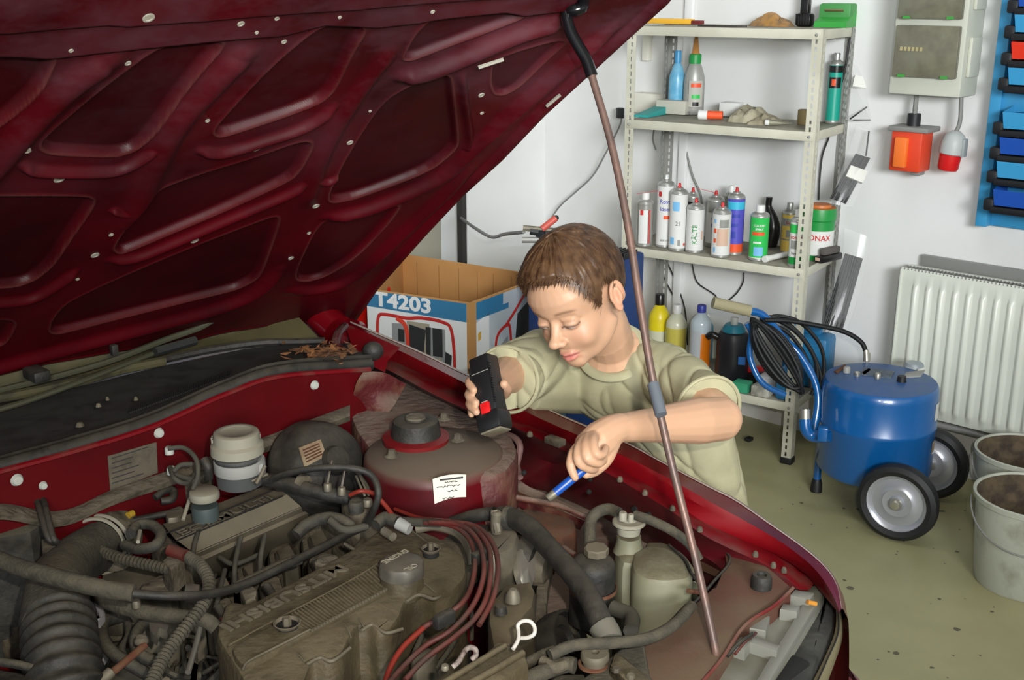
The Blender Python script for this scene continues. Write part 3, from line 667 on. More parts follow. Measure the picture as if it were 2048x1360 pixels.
# wiper arms
m_wip = M('wiper_metal', (74,74,58), .5, .2)
ww = B().tube(cat_rom([Z(436,632,1.0), Z(400,655,.985), Z(330,680,.975), (Z(220,722,.965)), Z(100,756,.96), Z(-40,790,.96)], 6), .006, 8).obj('wiper_arm', m_wip, cr)
B().tube([Z(434,630,1.0), Z(420,642,.994)], .008, 8).obj('wiper_tip', m_rub, ww)
B().tube(cat_rom([Z(385,684,.96), Z(320,702,.96), Z(180,756,.96), Z(60,800,.955), Z(-40,830,.955)], 6), .005, 8).obj('wiper_arm', m_wip, cr)
B().tube([Z(390,681,.965), Z(310,704,.965)], .009, 8).obj('wiper_blade_end', m_blackp, ww)
B().box(Z(73,748,.975), (.05,.03,.02), (CA,CS,UP), .005).obj('wiper_pivot', m_rub, ww)
B().box(Z(228,700,.985), (.012,.012,.02), (CA,CS,UP), .002).obj('arm_clip', m_rub, ww)
B().tube(cat_rom([Z(x, y, .95) for x, y in ((330,722),(240,740),(150,765),(60,785),(-20,800))], 5), .009, 8).obj('washer_pipe', M('dirt_olive', (70,66,40), .8, col2=(40,38,28), scale=30), ww)
# dry leaves in the corner
m_leaf = M('dry_leaf', (140,92,52), .8, col2=(88,62,44), scale=40)
b = B()
for i in range(150):
    px = R_.gauss(648, 34); py = 706+ (px-620)*-.02 + R_.gauss(0, 9)
    if not 560 < px < 735: continue
    p = Z(px, py, .965+R_.random()*.012); L_ = R_.uniform(.008, .034); a = R_.uniform(0, 6.28); w = L_*R_.uniform(.12, .35)
    X = Vector((math.cos(a), math.sin(a), R_.uniform(-.3,.3))); Y = Vector((-X.y, X.x, R_.uniform(-.3,.6)))
    b.add([p-X*L_*.5, p+Y*w, p+X*L_*.5+UP*.003, p-Y*w], [(0,1,2,3)])
b.obj('dry_leaves', m_leaf, None, kind='stuff', label='small pile of dry brown leaves and twigs in the rear corner of the bay', cat='leaves', smooth=False)
B().add([Z(460,760,.968), Z(470,752,.972), Z(482,757,.970), Z(476,766,.969)], [(0,1,2,3)]).obj('fallen_leaf', M('leaf_orange', (170,84,40), .7), None, smooth=False, label='single orange leaf scrap on the black cowl', cat='leaf')
# hinge corner: bracket and rubber stop
b = B(); b.tube(cat_rom([Z(690,652,.97), Z(676,668,.975), Z(672,690,.965), Z(690,706,.955)], 5), (.008), 8); b.obj('bonnet_hinge', m_painti, cr)
b = B(); b.ball(Z(746,702,.955), (.020,.016,.018), 8); b.obj('rubber_stop', m_rub, cr)
loft('fender_corner', [[(690,646,.955),(740,668,.953),(800,695,.95)], [(700,680,.945),(735,700,.94),(775,722,.935)], [(712,718,.93),(735,728,.93),(770,745,.92)]], m_fl, cr, cols=10)
# plates, plugs on firewall
def wplate(name, corners, mat, a, parent=firewall, th=.0015, **kw):
    pts = [FW(x, y, a) for x, y in corners]; return B().prism([p+CA*th for p in pts], pts, .0003).obj(name, mat, parent, smooth=False, **kw)
wplate('type_plate', [(215,912),(312,884),(315,945),(220,982)], M('plate_alu', (112,104,90), .55, .4, col2=(90,84,72), scale=50), fa+.001, label='dull metal type plate')
b = B()
for i in range(6):
    y = 905+i*10; p0 = FW(224, y+12-.0, fa+.003); p1 = FW(300, y-12, fa+.003); b.tube([p0, p0.lerp(p1, R_.uniform(.5,.95))], .0009, 4)
b.obj('plate_lines', m_ink, firewall, kind='stuff')
m_grom = M('grommet_white', (176,178,170), .6)
for (px, py, r) in ((629,770,10),(318,866,11),(34,960,13),(86,971,9),(468,1000,0)):
    if r:
        p = FW(px, py, fa+.004); B().lathe([(0,.006),(r*mpx(p)*.7,.005),(r*mpx(p),.0)], p, CA, 14).obj('white_grommet', m_grom, firewall)
loft('firewall_corner', [[(728,742,.945),(770,746,.935),(812,768,.905)], [(712,768,.93),(760,775,.91),(800,790,.885)], [(704,810,.88),(745,815,.875),(780,822,.87)], [(700,870,.80),(716,880,.80),(722,890,.80)]], m_apron, cr, cols=16, curved=True)
B().tube(cat_rom([car(.02,.05,.93), car(-.22,.07,1.06), car(-.55,.11,1.28)], 4), .035, 12).obj('windscreen_pillar', m_paint, cr)
B().box(car(-.18,.03,.72), (.50,.06,.46), (CA, CS, UP), .02).obj('front_door', m_paint, cr)
# ---- slam panel, battery tray opening, headlamp, bumper
slam = slab('slam_panel', [(1394,1056),(1475,1098),(1530,1126),(1583,1172),(1548,1205),(1505,1232),(1478,1258),(1440,1318),(1380,1390),(1130,1390),(1230,1312),(1290,1280),(1350,1238),(1398,1197),(1424,1174),(1461,1130),(1457,1108),(1398,1082)], .768, .72, m_panel, cr, .006, 0)
hose('slam_edge', [(1586,1176,.77),(1548,1212,.77),(1505,1238,.768),(1478,1264,.768),(1440,1322,.766),(1385,1385,.764)], 4, M('slam_red', (104,26,24), .5, col2=(110,80,66), scale=12), slam)
hose('tray_edge', [(1398,1070,.774),(1452,1104,.772),(1458,1126,.77),(1428,1162,.768),(1398,1196,.768),(1350,1238,.77),(1290,1280,.77)], 3, m_rub, slam)
p = Z(1522, 1174, .768); rr_ = 21*mpx(p)
B().lathe([(0,.018),(rr_*.35,.017),(rr_*.4,.012),(rr_*.5,.02),(rr_*.85,.020),(rr_,.014),(rr_*1.02,.0)], p, UP, 20).obj('rubber_buffer', m_rub, slam)
slab('inner_tray', [(1330,1050),(1400,1072),(1450,1108),(1455,1125),(1420,1170),(1380,1200),(1340,1120)], .66, .62, m_apron, cr, .004)
hose('tray_rail', [(1385,1092,.70),(1420,1110,.70),(1452,1122,.70)], 6, m_grime, inner)
m_lamp = M('lamp_grey', (128,128,118), .5, col2=(106,104,90), scale=8); m_lamp2 = M('lamp_light', (122,122,114), .45)
lamp = slab('headlamp_housing', [(1590,1180),(1640,1166),(1650,1182),(1634,1212),(1590,1285),(1538,1362),(1515,1400),(1380,1400),(1415,1352),(1450,1312),(1480,1262),(1520,1228),(1556,1200)], .735, .62, m_lamp, cr, .004)
slab('lamp_rim', [(1612,1196),(1634,1206),(1600,1262),(1540,1360),(1520,1392),(1494,1392),(1530,1330),(1580,1250)], .742, .73, m_lamp2, lamp, .002)
for q in ([(1590,1178),(1628,1186),(1620,1200),(1580,1190)], [(1505,1228),(1540,1232),(1532,1262),(1498,1256)], [(1505,1270),(1560,1290),(1554,1302),(1500,1284)], [(1566,1206),(1600,1212),(1594,1224),(1560,1218)], [(1478,1272),(1505,1278),(1490,1300),(1462,1290)]):
    slab('lamp_bracket', q, .752, .735, m_lamp2, lamp, .002)
hose('lamp_cable', [(1455,1312,.76),(1478,1286,.765),(1505,1268,.76)], 4, m_rub, lamp); hose('lamp_cable', [(1470,1308,.755),(1490,1284,.76),(1512,1266,.75)], 3, m_wire, lamp)
hose('adjuster', [(1615,1204,.75),(1632,1208,.745)], 5, M('amber', (190,130,50), .4), lamp)
slab('grille_foam', [(1648,1184),(1662,1196),(1670,1215),(1668,1255),(1640,1312),(1600,1400),(1500,1400),(1545,1360),(1600,1268),(1636,1212)], .715, .60, M('foam_black', (44,44,42), .9, col2=(66,66,62), scale=20, bump=.3), cr, .01)
trim = loft('front_trim', [rwz([(1667,1196),(1672,1215),(1670,1262),(1648,1318),(1606,1400)], .73, .70), rwz([(1671,1198),(1678,1220),(1676,1264),(1655,1322),(1618,1400)], .735, .705), rwz([(1675,1200),(1682,1224),(1682,1268),(1662,1326),(1632,1400)], .725, .695), rwz([(1676,1204),(1684,1228),(1686,1272),(1668,1330),(1640,1400)], .68, .66)], M('trim_beige', (142,132,104), .35, .2), cr, cols=24)
hose('trim_seam', [(1674,1206,.732),(1677,1262,.728),(1655,1318,.722),(1618,1400,.705)], 1.6, m_dk, trim)
bumper = slab('bumper', [(1662,1300),(1680,1308),(1712,1336),(1745,1372),(1775,1420),(1640,1420),(1650,1340)], .53, .30, m_paint, cr, .02, 1)
for zz in (.0,):
    sl = [(-.02, .02), (1.2, .02), (1.2, 1.34), (-.02, 1.34)]
# floor of the bay, front and near inner walls, near fender
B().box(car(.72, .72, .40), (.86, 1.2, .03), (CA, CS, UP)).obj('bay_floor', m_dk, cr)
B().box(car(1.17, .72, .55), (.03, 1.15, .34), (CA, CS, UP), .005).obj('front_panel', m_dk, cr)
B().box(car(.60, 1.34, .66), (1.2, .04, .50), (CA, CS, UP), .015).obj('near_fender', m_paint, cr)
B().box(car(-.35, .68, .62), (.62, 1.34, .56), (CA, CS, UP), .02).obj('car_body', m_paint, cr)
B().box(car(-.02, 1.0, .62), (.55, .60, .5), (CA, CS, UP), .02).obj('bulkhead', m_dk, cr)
m_tyre = M('tyre', (22,22,22), .8)
for (a, s) in ((.62, .16), (.62, 1.20)):
    c = car(a, s, .29); ww_ = B().lathe([(.17,-.08),(.25,-.085),(.285,-.06),(.29,0),(.285,.06),(.25,.085),(.17,.08),(.17,-.08)], c, CS, 32).obj('wheel', m_tyre, cr)
    B().lathe([(0,.05),(.16,.06),(.175,.075),(.175,-.075),(0,-.05)], c, CS, 24).obj('rim', m_alu, ww_)
for (a) in (-.55,): B().box(car(a, .68, .17), (.2, .9, .345), (CA, CS, UP), .01).obj('sill', m_dk, cr)
# ================================================================ ENGINE BAY CONTENTS (parts of the car)
def cylpx(name, px, py, z, rpx, prof, mat, parent=cr, axis=UP, n=28, mis=None, **kw):
    """lathe whose top ellipse is centred on that pixel at height z; prof in units of rpx: (radius, drop)"""
    c = Z(px, py, z); u = rpx*mpx(c)
    return B().lathe([(r*u, -d*u) for r, d in prof], c, axis, n, mis=mis).obj(name, mat, parent, **kw)
# --- cylinder head cover
out = [(452,1198),(500,1205),(560,1172),(640,1130),(721,1086),(762,1052),(800,1048),(868,1066),(905,1090),(932,1112),(934,1150),(905,1182),(868,1188),(852,1180),(822,1186),(808,1206),(800,1232),(778,1258),(752,1262),(738,1248),(712,1250),(698,1276),(684,1306),(650,1318),(628,1312),(606,1326),(596,1352),(580,1392),(500,1392),(478,1345),(442,1290),(430,1262)]
cov = slab('valve_cover', out, .805, .60, m_cover, cr, .009, 1)
# raised centre spine and rim lines
slab('cover_spine', [(462,1292),(640,1196),(790,1104),(842,1104),(838,1136),(800,1166),(640,1252),(493,1334),(472,1318)], .812, .80, m_cover, cov, .004, 1)
hose('cover_ridge', [(486,1338,.813),(498,1322,.814),(560,1290,.814),(620,1259,.814)], 2.6, m_plen, cov)
hose('cover_ridge', [(456,1292,.812),(520,1256,.813),(620,1204,.813),(720,1150,.813),(780,1110,.813)], 2.2, m_cover, cov)
for i in range(30):
    t = i/29; a = (622+(795-622)*t, 1262+(1166-1262)*t); c = (578+(752-578)*t, 1232+(1128-1232)*t)
    B().tube([Z(a[0], a[1], .812), Z(c[0], c[1], .812)], .0019, 6).obj('cooling_fin', m_plen if 0 else m_cover, cov)
    q = Z(a[0]+2, a[1]-1, .813); B().box(q, (.0026, .004, .0032), (CA, CS, UP)).obj('fin_tip', m_plen, cov)
for (px, py, r) in ((575,1262,25),(862,1111,18)):
    c = Z(px, py, .806); u = r*mpx(c)
    B().lathe([(u*1.1,.0125),(u,.013),(u*.9,.008),(u*.86,.0075)], c, UP, 24).obj('bolt_recess_rim', m_plen, cov)
    B().lathe([(0,.0085),(u*.88,.0085),(u*.88,.0)], c, UP, 24).obj('bolt_recess', m_dk, cov)
    B().lathe([(0,.020),(u*.3,.020),(u*.36,.015),(u*.36,.006)], c, UP, 6).obj('cover_bolt', m_plen, cov)
# scalloped spark plug wells and cover skirt
for (pts) in ([(812,1204),(838,1190),(866,1198),(880,1192)], [(722,1262),(745,1250),(772,1266),(806,1258)], [(612,1330),(640,1316),(665,1322),(700,1296)]):
    hose('scallop_lip', [(x, y, .802) for x, y in pts], 4, m_plen, cov)
for (a, c) in (((800,1045),(878,1105)), ((835,1160),(872,1186)), ((728,1255),(716,1236)), ((606,1320),(594,1308)), ((690,1250),(702,1274))):
    hose('cover_crease', [(a[0], a[1], .806), ((a[0]+c[0])/2, (a[1]+c[1])/2-2, .807), (c[0], c[1], .806)], 1.6, m_plen, cov)
# embossed maker's name, upside down from here
o3 = Z(573, 1192, .8065); xd = (Z(470, 1246, .806)-Z(680, 1138, .806)).normalized(); yd = UP.cross(xd)
text('cover_lettering', 'MITSUBISHI', .030, m_plen, (o3, xd, yd), cov, .0012, .0006, sx=1.42)
# --- oil filler cap
c = Z(803, 1122, .845); u = 46*mpx(c); b = B(); rows = []
for (r, h) in ((.0,0),(.80,0),(.93,-.05),(1.,-.16),(1.,-.62),(.8,-.70)):
    rows.append([c + Vector((math.cos(t), math.sin(t), 0))*(u*r*(1-(.035 if r > .9 and h < -.1 else 0)*(.5+.5*math.cos(t*8)))) + UP*(h*u) for t in [2*math.pi*j/64 for j in range(64)]])
b.grid(rows, closev=True); cap = b.obj('oil_filler_cap', M('cap_grey', (70,66,60), .5, col2=(92,88,78), scale=30, dust=.3), cr)
m_white = M('worn_white', (146,140,122), .7)
text('cap_lettering', 'ENGINE', .0135, m_white, (Z(790, 1112, .8455), xd, yd), cap, .0004)
text('cap_lettering', 'OIL', .0135, m_white, (Z(822, 1134, .8455), xd, yd), cap, .0004)
cylpx('filler_neck', 803, 1150, .822, 40, [(0,0),(1,0),(1.1,.4),(1.15,1)], m_cover)
# --- intake plenum with raised lettering
pl = loft('intake_plenum', [[(318,1100,.70),(560,1000,.70)], [(318,1056,.80),(546,968,.80)], [(326,1048,.815),(544,966,.815)], [(350,1078,.822),(574,989,.822)], [(388,1106,.800),(602,1013,.800)], [(394,1116,.785),(606,1024,.785)], [(398,1124,.78),(640,1016,.78)], [(412,1142,.74),(650,1048,.74)], [(415,1190,.62),(660,1090,.62)]], m_plen, cr, cols=20, kw=dict(angle=25))
slab('plenum_end', [(544,966),(574,989),(602,1013),(640,1018),(655,1045),(690,1060),(640,980),(590,950)], .775, .62, m_grime, cr, .006)
slab('plenum_end', [(318,1054),(350,1078),(388,1106),(400,1130),(380,1140),(340,1120),(300,1085)], .78, .62, m_grime, cr, .006)
hose('plenum_rib', [(334,1066,.822),(440,1024,.823),(545,981,.822)], 1.6, m_dk, pl); hose('plenum_rib', [(352,1082,.823),(460,1037,.824),(566,992,.823)], 1.6, m_dk, pl)
xd2 = (Z(560, 984, .822)-Z(345, 1070, .822)).normalized(); yd2 = UP.cross(xd2)
text('plenum_lettering', 'ECI MULTI', .0245, m_dk, (Z(453, 1030, .8232)+yd2*-.0008, xd2, yd2), pl, .0006, .0007, sx=1.55)
text('plenum_lettering', 'ECI MULTI', .0245, m_grime, (Z(453, 1030, .8240), xd2, yd2), pl, .001, .0000, sx=1.55)
hose('plenum_edge', [(392,1107,.8005),(500,1060,.8005),(602,1015,.8005)], 1.4, m_alu, pl)
# intake runners and injectors below the plenum
for i, (px, py) in enumerate(((432,1165),(498,1135),(562,1105),(628,1075))):
    slab('intake_runner', [(px-30,py-10),(px+14,py-30),(px+40,py+12),(px+6,py+48),(px-22,py+40)], .72, .55, m_grime, cr, .012, 1)
    slab('intake_runner', [(px-12,py-2),(px+18,py-16),(px+34,py+14),(px+8,py+32)], .74, .6, m_alu if i == 2 else m_plen, cr, .004)
for (px, py) in ((450,1235),(548,1192),(645,1145)):
    slab('injector_body', [(px-34,py-30),(px+10,py-48),(px+22,py-12),(px-14,py+4)], .765, .64, m_grime, cr, .008, 1)
    hose('injector_plug', [(px-14,py-20,.79),(px-4,py-4,.785),(px+6,py+2,.782)], 9, m_rub)
    hose('injector_clip', [(px-8,py+4,.795),(px+14,py-6,.795)], 4.5, m_wire)
slab('sensor_block', [(480,1178),(500,1165),(515,1178),(512,1196),(490,1202)], .80, .7, m_grime, cr, .004)
hose('sensor_band', [(478,1168,.802),(494,1160,.802)], 6, m_rust)
for pts in ([(470,1165,.78),(470,1130,.80),(478,1090,.81),(482,1075,.815)], [(520,1150,.79),(522,1110,.81),(530,1070,.82)], [(440,1115,.79),(470,1128,.79),(520,1108,.79)], [(450,1140,.79),(440,1180,.79),(432,1215,.79)], [(398,1060,.82),(390,1085,.82),(384,1120,.80)]):
    hose('harness_wire', pts, 5, m_lead)
cylpx('regulator', 655, 1118, .80, 26, [(0,0),(.8,0),(1,.2),(1,1.2),(.7,1.4)], m_grime)
hose('regulator_clamp', [(690,1088,.80),(712,1104,.80),(706,1122,.79)], 3.5, m_alu)
slab('end_bracket', [(700,1100),(722,1075),(752,1046),(770,1060),(742,1090),(716,1122)], .79, .7, m_alu, cr, .004)
hose('fuel_rail', [(600,1118,.80),(560,1132,.80),(520,1152,.80),(470,1176,.80)], 12, m_hose)
# long hoses over the intake
hA = hose('foam_hose', [(-20,1112,.88),(30,1132,.885),(80,1146,.89),(150,1164,.89),(210,1178,.885),(268,1186,.88)], 18, m_hosel)
hose('rubber_hose', [(262,1187,.88),(350,1192,.87),(430,1186,.85),(490,1168,.835),(560,1136,.83),(640,1096,.82),(700,1066,.81),(735,1052,.80)], 8.5, m_rub, n=12)
hose('foam_hose', [(190,1188,.80),(230,1210,.80),(280,1222,.80),(350,1232,.80),(410,1240,.80),(432,1256,.79)], 15, m_hosel)
hose('foam_hose', [(-30,1085,.83),(10,1092,.83),(30,1104,.83)], 22, m_hose)
cylpx('hose_clamp_bolt', 272, 1200, .83, 8, [(0,0),(.8,0),(1,.5),(1,2)], m_alu)
hose('heater_hose', [(245,1232,.74),(214,1240,.75),(203,1262,.75),(216,1296,.75),(250,1322,.74),(300,1352,.72)], 13, m_hose)
hose('heater_hose', [(252,1232,.73),(258,1268,.73),(244,1300,.72),(262,1330,.70)], 8, m_hose)
hose('heater_hose', [(318,1236,.76),(284,1250,.76),(270,1282,.76),(284,1312,.75),(330,1330,.74)], 12, m_hose)
hose('throttle_link', [(215,1352,.77),(245,1328,.775),(290,1290,.78)], 8, m_rust); hose('link_joint', [(200,1364,.77),(222,1344,.775)], 12, m_alu)
cylpx('link_ball', 282, 1272, .79, 14, [(0,0),(.7,.1),(1,.5),(1,1),(.6,1.4)], m_grime)
hose('corrugated_conduit', [(372,1112,.83),(402,1132,.835),(418,1166,.83),(408,1206,.82),(372,1254,.81),(330,1310,.80),(296,1380,.79)], 14, m_hosel, corr=(.0065,.22))
hose('corrugated_conduit', [(196,1100,.82),(246,1118,.82),(300,1130,.82),(345,1140,.82)], 12, m_hosel, corr=(.0065,.22))
hose('conduit_tape', [(340,1100,.836),(372,1112,.834)], 13, m_wire); 
slab('connector', [(325,1120),(350,1100),(368,1116),(342,1140)], .83, .79, m_grime, cr, .003)
hose('sensor_hose', [(262,1068,.86),(276,1050,.86),(304,1050,.86),(322,1068,.86),(312,1090,.86),(280,1098,.85),(250,1090,.84)], 11, m_hose)
hose('hose_ring', [(276,1084,.88),(280,1062,.88)], 4, m_cap)
# throttle body area: grey castings
slab('throttle_body', [(205,1130),(300,1108),(350,1150),(356,1190),(300,1215),(222,1200),(196,1165)], .755, .60, m_alu, cr, .012, 1)
slab('throttle_cam', [(275,1170),(330,1142),(358,1150),(350,1182),(300,1190)], .785, .74, m_grime, cr, .006, 1)
cylpx('throttle_drum', 232, 1110, .79, 24, [(0,0),(.85,0),(1,.2),(1,1.0)], m_grime)
slab('bare_metal_tank', [(172,1186),(200,1188),(212,1222),(196,1246),(166,1218)], .77, .70, M('bright_metal', (206,206,210), .3, .5), cr, .008, 1, kw=dict(label='bright metal canister'))
slab('shiny_bracket', [(296,1236),(340,1244),(334,1262),(318,1254),(312,1272),(300,1262)], .765, .75, m_steel, cr, .002)
slab('shiny_bracket', [(372,1165),(400,1168),(398,1186),(368,1182)], .79, .77, m_steel, cr, .002)
hose('metal_blade', [(402,1250,.79),(392,1290,.78),(376,1345,.77)], 6, m_steel)
# --- air duct
duct_pts = [(168,1108,.80),(128,1150,.82),(112,1195,.82),(114,1240,.81)]
c_ = cat_rom([Z(*p) for p in [(198,1092,.80),(150,1125,.81),(118,1165,.815),(112,1215,.81),(116,1246,.805)]], 7)
rr = [54, 56, 60, 64, 66]; rr = [r*mpx(Z(120,1200,.8)) for r in np.interp(np.linspace(0,4,len(c_)), range(5), rr)]
duct = B().tube(c_, list(rr), 36).obj('intake_duct', m_hose, cr)
c_ = [Z(*p) for p in [(116,1240,.805),(122,1300,.79),(130,1360,.77),(142,1430,.74)]]; c_ = cat_rom(c_, 40)
L_ = [0]
for i in range(1, len(c_)): L_.append(L_[-1]+(c_[i]-c_[i-1]).length)
B().tube(c_, [70*mpx(c_[0])*(1+.055*math.cos(l/.0185*2*math.pi)) for l in L_], 40).obj('bellows', m_rub, duct)
# clamps round the duct mouth
d0 = (Z(198,1092,.80)-Z(150,1125,.81)).normalized()
for k, off in enumerate((.008, .022)):
    c = Z(190, 1096, .80)+d0*off; u = Vector((0,0,1)).cross(d0).normalized(); w = d0.cross(u); r = 57*mpx(c)
    B().tube([c+u*math.cos(t)*r+w*math.sin(t)*r for t in np.linspace(0, 2*math.pi, 40)], (.003), 6).obj('hose_clamp', m_cap, duct, label='pale metal clamp')
c = Z(204,1085,.80)+d0*.02; B().lathe([(r*.9,-.02),(r*.97,.0),(r*.97,.03),(r*.8,.034)], c, d0, 30).obj('duct_mouth', m_grime, cr)
hose('lower_hose', [(18,1240,.66),(30,1290,.66),(60,1330,.64)], 26, m_hose)
hose('air_box_rim', [(-40,1320,.80),(40,1330,.80),(110,1352,.79),(160,1390,.78)], 9, m_hose); slab('air_box', [(-60,1328),(40,1338),(110,1360),(150,1400),(-60,1420)], .79, .6, m_rub, cr, .01)
cylpx('strut_bolt', 32, 1270, .70, 26, [(0,-.8),(.3,-.8),(.34,-.2),(.5,0),(1,.1),(1.1,.5),(1.1,1.4)], m_grime)
# --- left corner: grey box, loops, cables at the firewall
slab('relay_box', [(-60,985),(20,960),(52,965),(58,1010),(95,1040),(60,1062),(-60,1085)], .86, .66, m_hose, cr, .01)
slab('relay_box_lid', [(-60,960),(30,965),(45,985),(-60,1015)], .885, .85, m_grime, cr, .006)
for k in range(2): hose('cable_loop', [(50+k*16,985,.885),(72+k*14,1000,.89),(84+k*12,1035,.885),(96+k*10,1075,.87),(110+k*6,1086,.86)], 6.5, m_rub)
slab('cable_bracket', [(82,1078),(112,1072),(120,1088),(98,1105),(84,1100)], .85, .8, m_grime, cr, .004)
hose('bulkhead_pipe', [(100,1044,.83),(180,1014,.83),(260,976,.83),(345,944,.83)], 12, m_grime)
hose('bulkhead_pipe', [(140,1084,.82),(200,1050,.825),(290,992,.83)], 10, m_hose, corr=(.006,.18))
hose('bulkhead_pipe', [(170,1076,.81),(240,1048,.815),(320,1030,.82),(360,1024,.82)], 7, m_rub)
hose('bulkhead_pipe', [(160,1092,.81),(230,1064,.815),(300,1050,.82)], 6, m_plen)
hose('pipe_sleeve', [(288,990,.835),(316,978,.835)], 15, m_grime); hose('hose_knot', [(310,996,.84),(328,982,.845),(346,980,.84),(344,998,.835),(322,1003,.835)], 8, m_rub)
slab('bulkhead_bracket', [(330,1020),(362,1008),(372,1020),(355,1034),(332,1036)], .825, .80, m_alu, cr, .005, 1)
hose('yellow_tape', [(256,1031,.83),(266,1026,.83)], 7, M('yellow_tape', (170,136,40), .6))
for pts in ([(336,897,.93),(368,896,.93),(392,918,.92),(396,950,.90),(386,978,.88)], [(340,935,.90),(350,958,.90),(372,966,.89),(390,948,.89)], [(345,945,.90),(362,930,.91),(385,928,.91)], [(352,950,.90),(380,958,.90)]):
    hose('bulkhead_hose', pts, 5, m_lead)
cylpx('pipe_nut', 338, 894, .93, 9, [(0,0),(.8,0),(1,.3),(1,1.6)], m_grom); cylpx('pipe_nut', 342, 934, .90, 9, [(0,0),(.8,0),(1,.3),(1,1.6)], m_grom)
slab('pipe_bracket', [(360,905),(395,892),(420,884),(425,925),(388,945),(362,935)], .87, .80, m_grime, cr, .01, 1)
hose('connector_lead', [(408,918,.93),(416,934,.92),(418,955,.90)], 9, m_rub)
# --- brake fluid reservoir, small reservoir
cylpx('brake_reservoir', 476, 912, .925, 46, [(0,-.1),(.9,-.1),(1.0,0),(1.02,.25),(1.02,.6),(1.0,.9),(.96,1.3),(.8,1.4)], M('reservoir_grey', (74,76,76), .45, dust=.3), mis=None)
b_ = cylpx('reservoir_band', 476, 918, .927, 47, [(.98,0),(1.03,.02),(1.03,.5),(.99,.55)], m_plug)
cylpx('reservoir_cap', 472, 862, .975, 45, [(0,.05),(.62,.05),(.68,.02),(.72,0),(.92,.0),(1.0,.06),(1.02,.5),(1.16,.62),(1.18,1.0),(1.08,1.08),(1.0,1.1)], m_cap)
c = Z(472, 880, .955); u = 45*mpx(c)
for j in range(26):
    t = 2*math.pi*j/26; p = c+Vector((math.cos(t), math.sin(t), 0))*u*1.02-UP*.005; B().tube([p+UP*.012, p-UP*.014], .0022, 5).obj('cap_rib', m_cap, cr)
slab('reservoir_spout', [(512,905),(530,905),(530,925),(514,930)], .925, .905, m_plug, cr, .005, 1)
cylpx('clutch_reservoir', 410, 1010, .845, 27, [(0,0),(.95,0),(1,.2),(1,1.1),(.8,1.3)], M('reservoir_blue', (66,76,76), .5))
cylpx('clutch_reservoir_cap', 408, 980, .865, 30, [(0,0),(.85,0),(.97,.08),(1,.25),(1,.55),(.95,.62)], m_cap)
hose('reservoir_pipe', [(380,996,.84),(372,1020,.83),(366,1040,.82)], 4, m_cap)
# --- brake servo
c = Aa(640, 935, fa+.09); r = 100*mpx(c); axs = (CA*.85+UP*.5).normalized()
servo = B().lathe([(0,.060),(r*.25,.060),(r*.3,.050),(r*.62,.046),(r*.80,.034),(r*.93,.012),(r*.97,-.006),(r*1.02,-.012),(r*1.02,-.022),(r*.95,-.03),(r*.8,-.08)], c, axs, 48).obj('brake_servo', m_rub, cr)
U1 = CS.cross(axs).normalized()
pts = [P(x, y, c+axs*.048, axs) for x, y in ((597,896),(640,879),(652,912),(608,935))]
B().prism([p+axs*.002 for p in pts], pts, .0002).obj('servo_label', m_tan, servo, smooth=False, label='faded tan label')
b = B()
for i in range(5):
    t = .2+i*.15; p0 = pts[0].lerp(pts[3], t).lerp(pts[1].lerp(pts[2], t), .12); p1 = pts[0].lerp(pts[3], t).lerp(pts[1].lerp(pts[2], t), .85); b.tube([p0+axs*.0025, p1+axs*.0025], .0012, 4)
b.obj('label_lines', m_rust, servo, kind='stuff')
hose('master_cylinder', [(520,958,.86),(580,968,.86),(640,985,.855),(700,996,.85)], 15, m_rub); hose('master_cylinder_nut', [(600,966,.862),(612,969,.862)], 19, m_grime)
for (x, y) in ((655,966),(683,974)): cylpx('brake_union', x, y, .888, 8, [(0,0),(.8,0),(1,.3),(1,2)], m_alu); hose('brake_pipe', [(x,y,.89),(x+4,y-22,.90),(x+8,y-44,.90)], 2.5, m_steel)
for k in range(2): hose('brake_pipe', [(712+k*8,952,.88),(722+k*8,975,.87),(730+k*8,992,.86)], 2.5, m_alu)
hose('cable_clip', [(512,968,.90),(522,950,.91),(530,932,.92)], 4, m_alu); hose('cable_clip', [(504,962,.90),(536,948,.91)], 3, m_alu)
hose('vacuum_hose', [(545,958,.90),(585,944,.92),(640,936,.93),(700,936,.93),(742,950,.92),(757,985,.90),(748,1020,.87),(736,1042,.84)], 7, m_rub)
hose('pinch_hose', [(712,940,.88),(735,975,.87),(732,985,.86)], 4, m_lead)
hose('battery_wire', [(700,990,.88),(722,982,.89),(748,988,.88),(770,1010,.86),(785,1030,.84)], 4.5, m_wire2)
hose('coolant_hose', [(592,1070,.80),(615,1048,.81),(655,1036,.82),(690,1044,.82),(708,1062,.81)], 13, m_hose)
slab('thermostat', [(680,985),(712,975),(742,990),(745,1020),(712,1030),(686,1015)], .82, .6, m_grime, cr, .01, 1)
cylpx('thermostat_sender', 712, 1002, .85, 16, [(0,0),(.8,0),(1,.3),(1,1.4)], m_hose); cylpx('thermostat_union', 735, 998, .85, 10, [(0,0),(.8,0),(1,.3),(1,1.4)], m_alu)
slab('distributor_base', [(710,1035),(740,1020),(800,1042),(815,1060),(770,1090),(735,1082)], .80, .6, m_alu, cr, .012, 1)
hose('coolant_elbow', [(752,1050,.83),(770,1036,.835),(796,1044,.835)], 13, m_hose); hose('elbow_clamp', [(796,1046,.835),(820,1058,.83)], 13, m_plug)
hose('bare_sender', [(768,1062,.825),(786,1074,.825)], 9, m_alu)
# servo-side small hoses over rail
hose('rail_hose', [(735,1052,.82),(690,1060,.82),(660,1040,.83)], 8, m_lead)
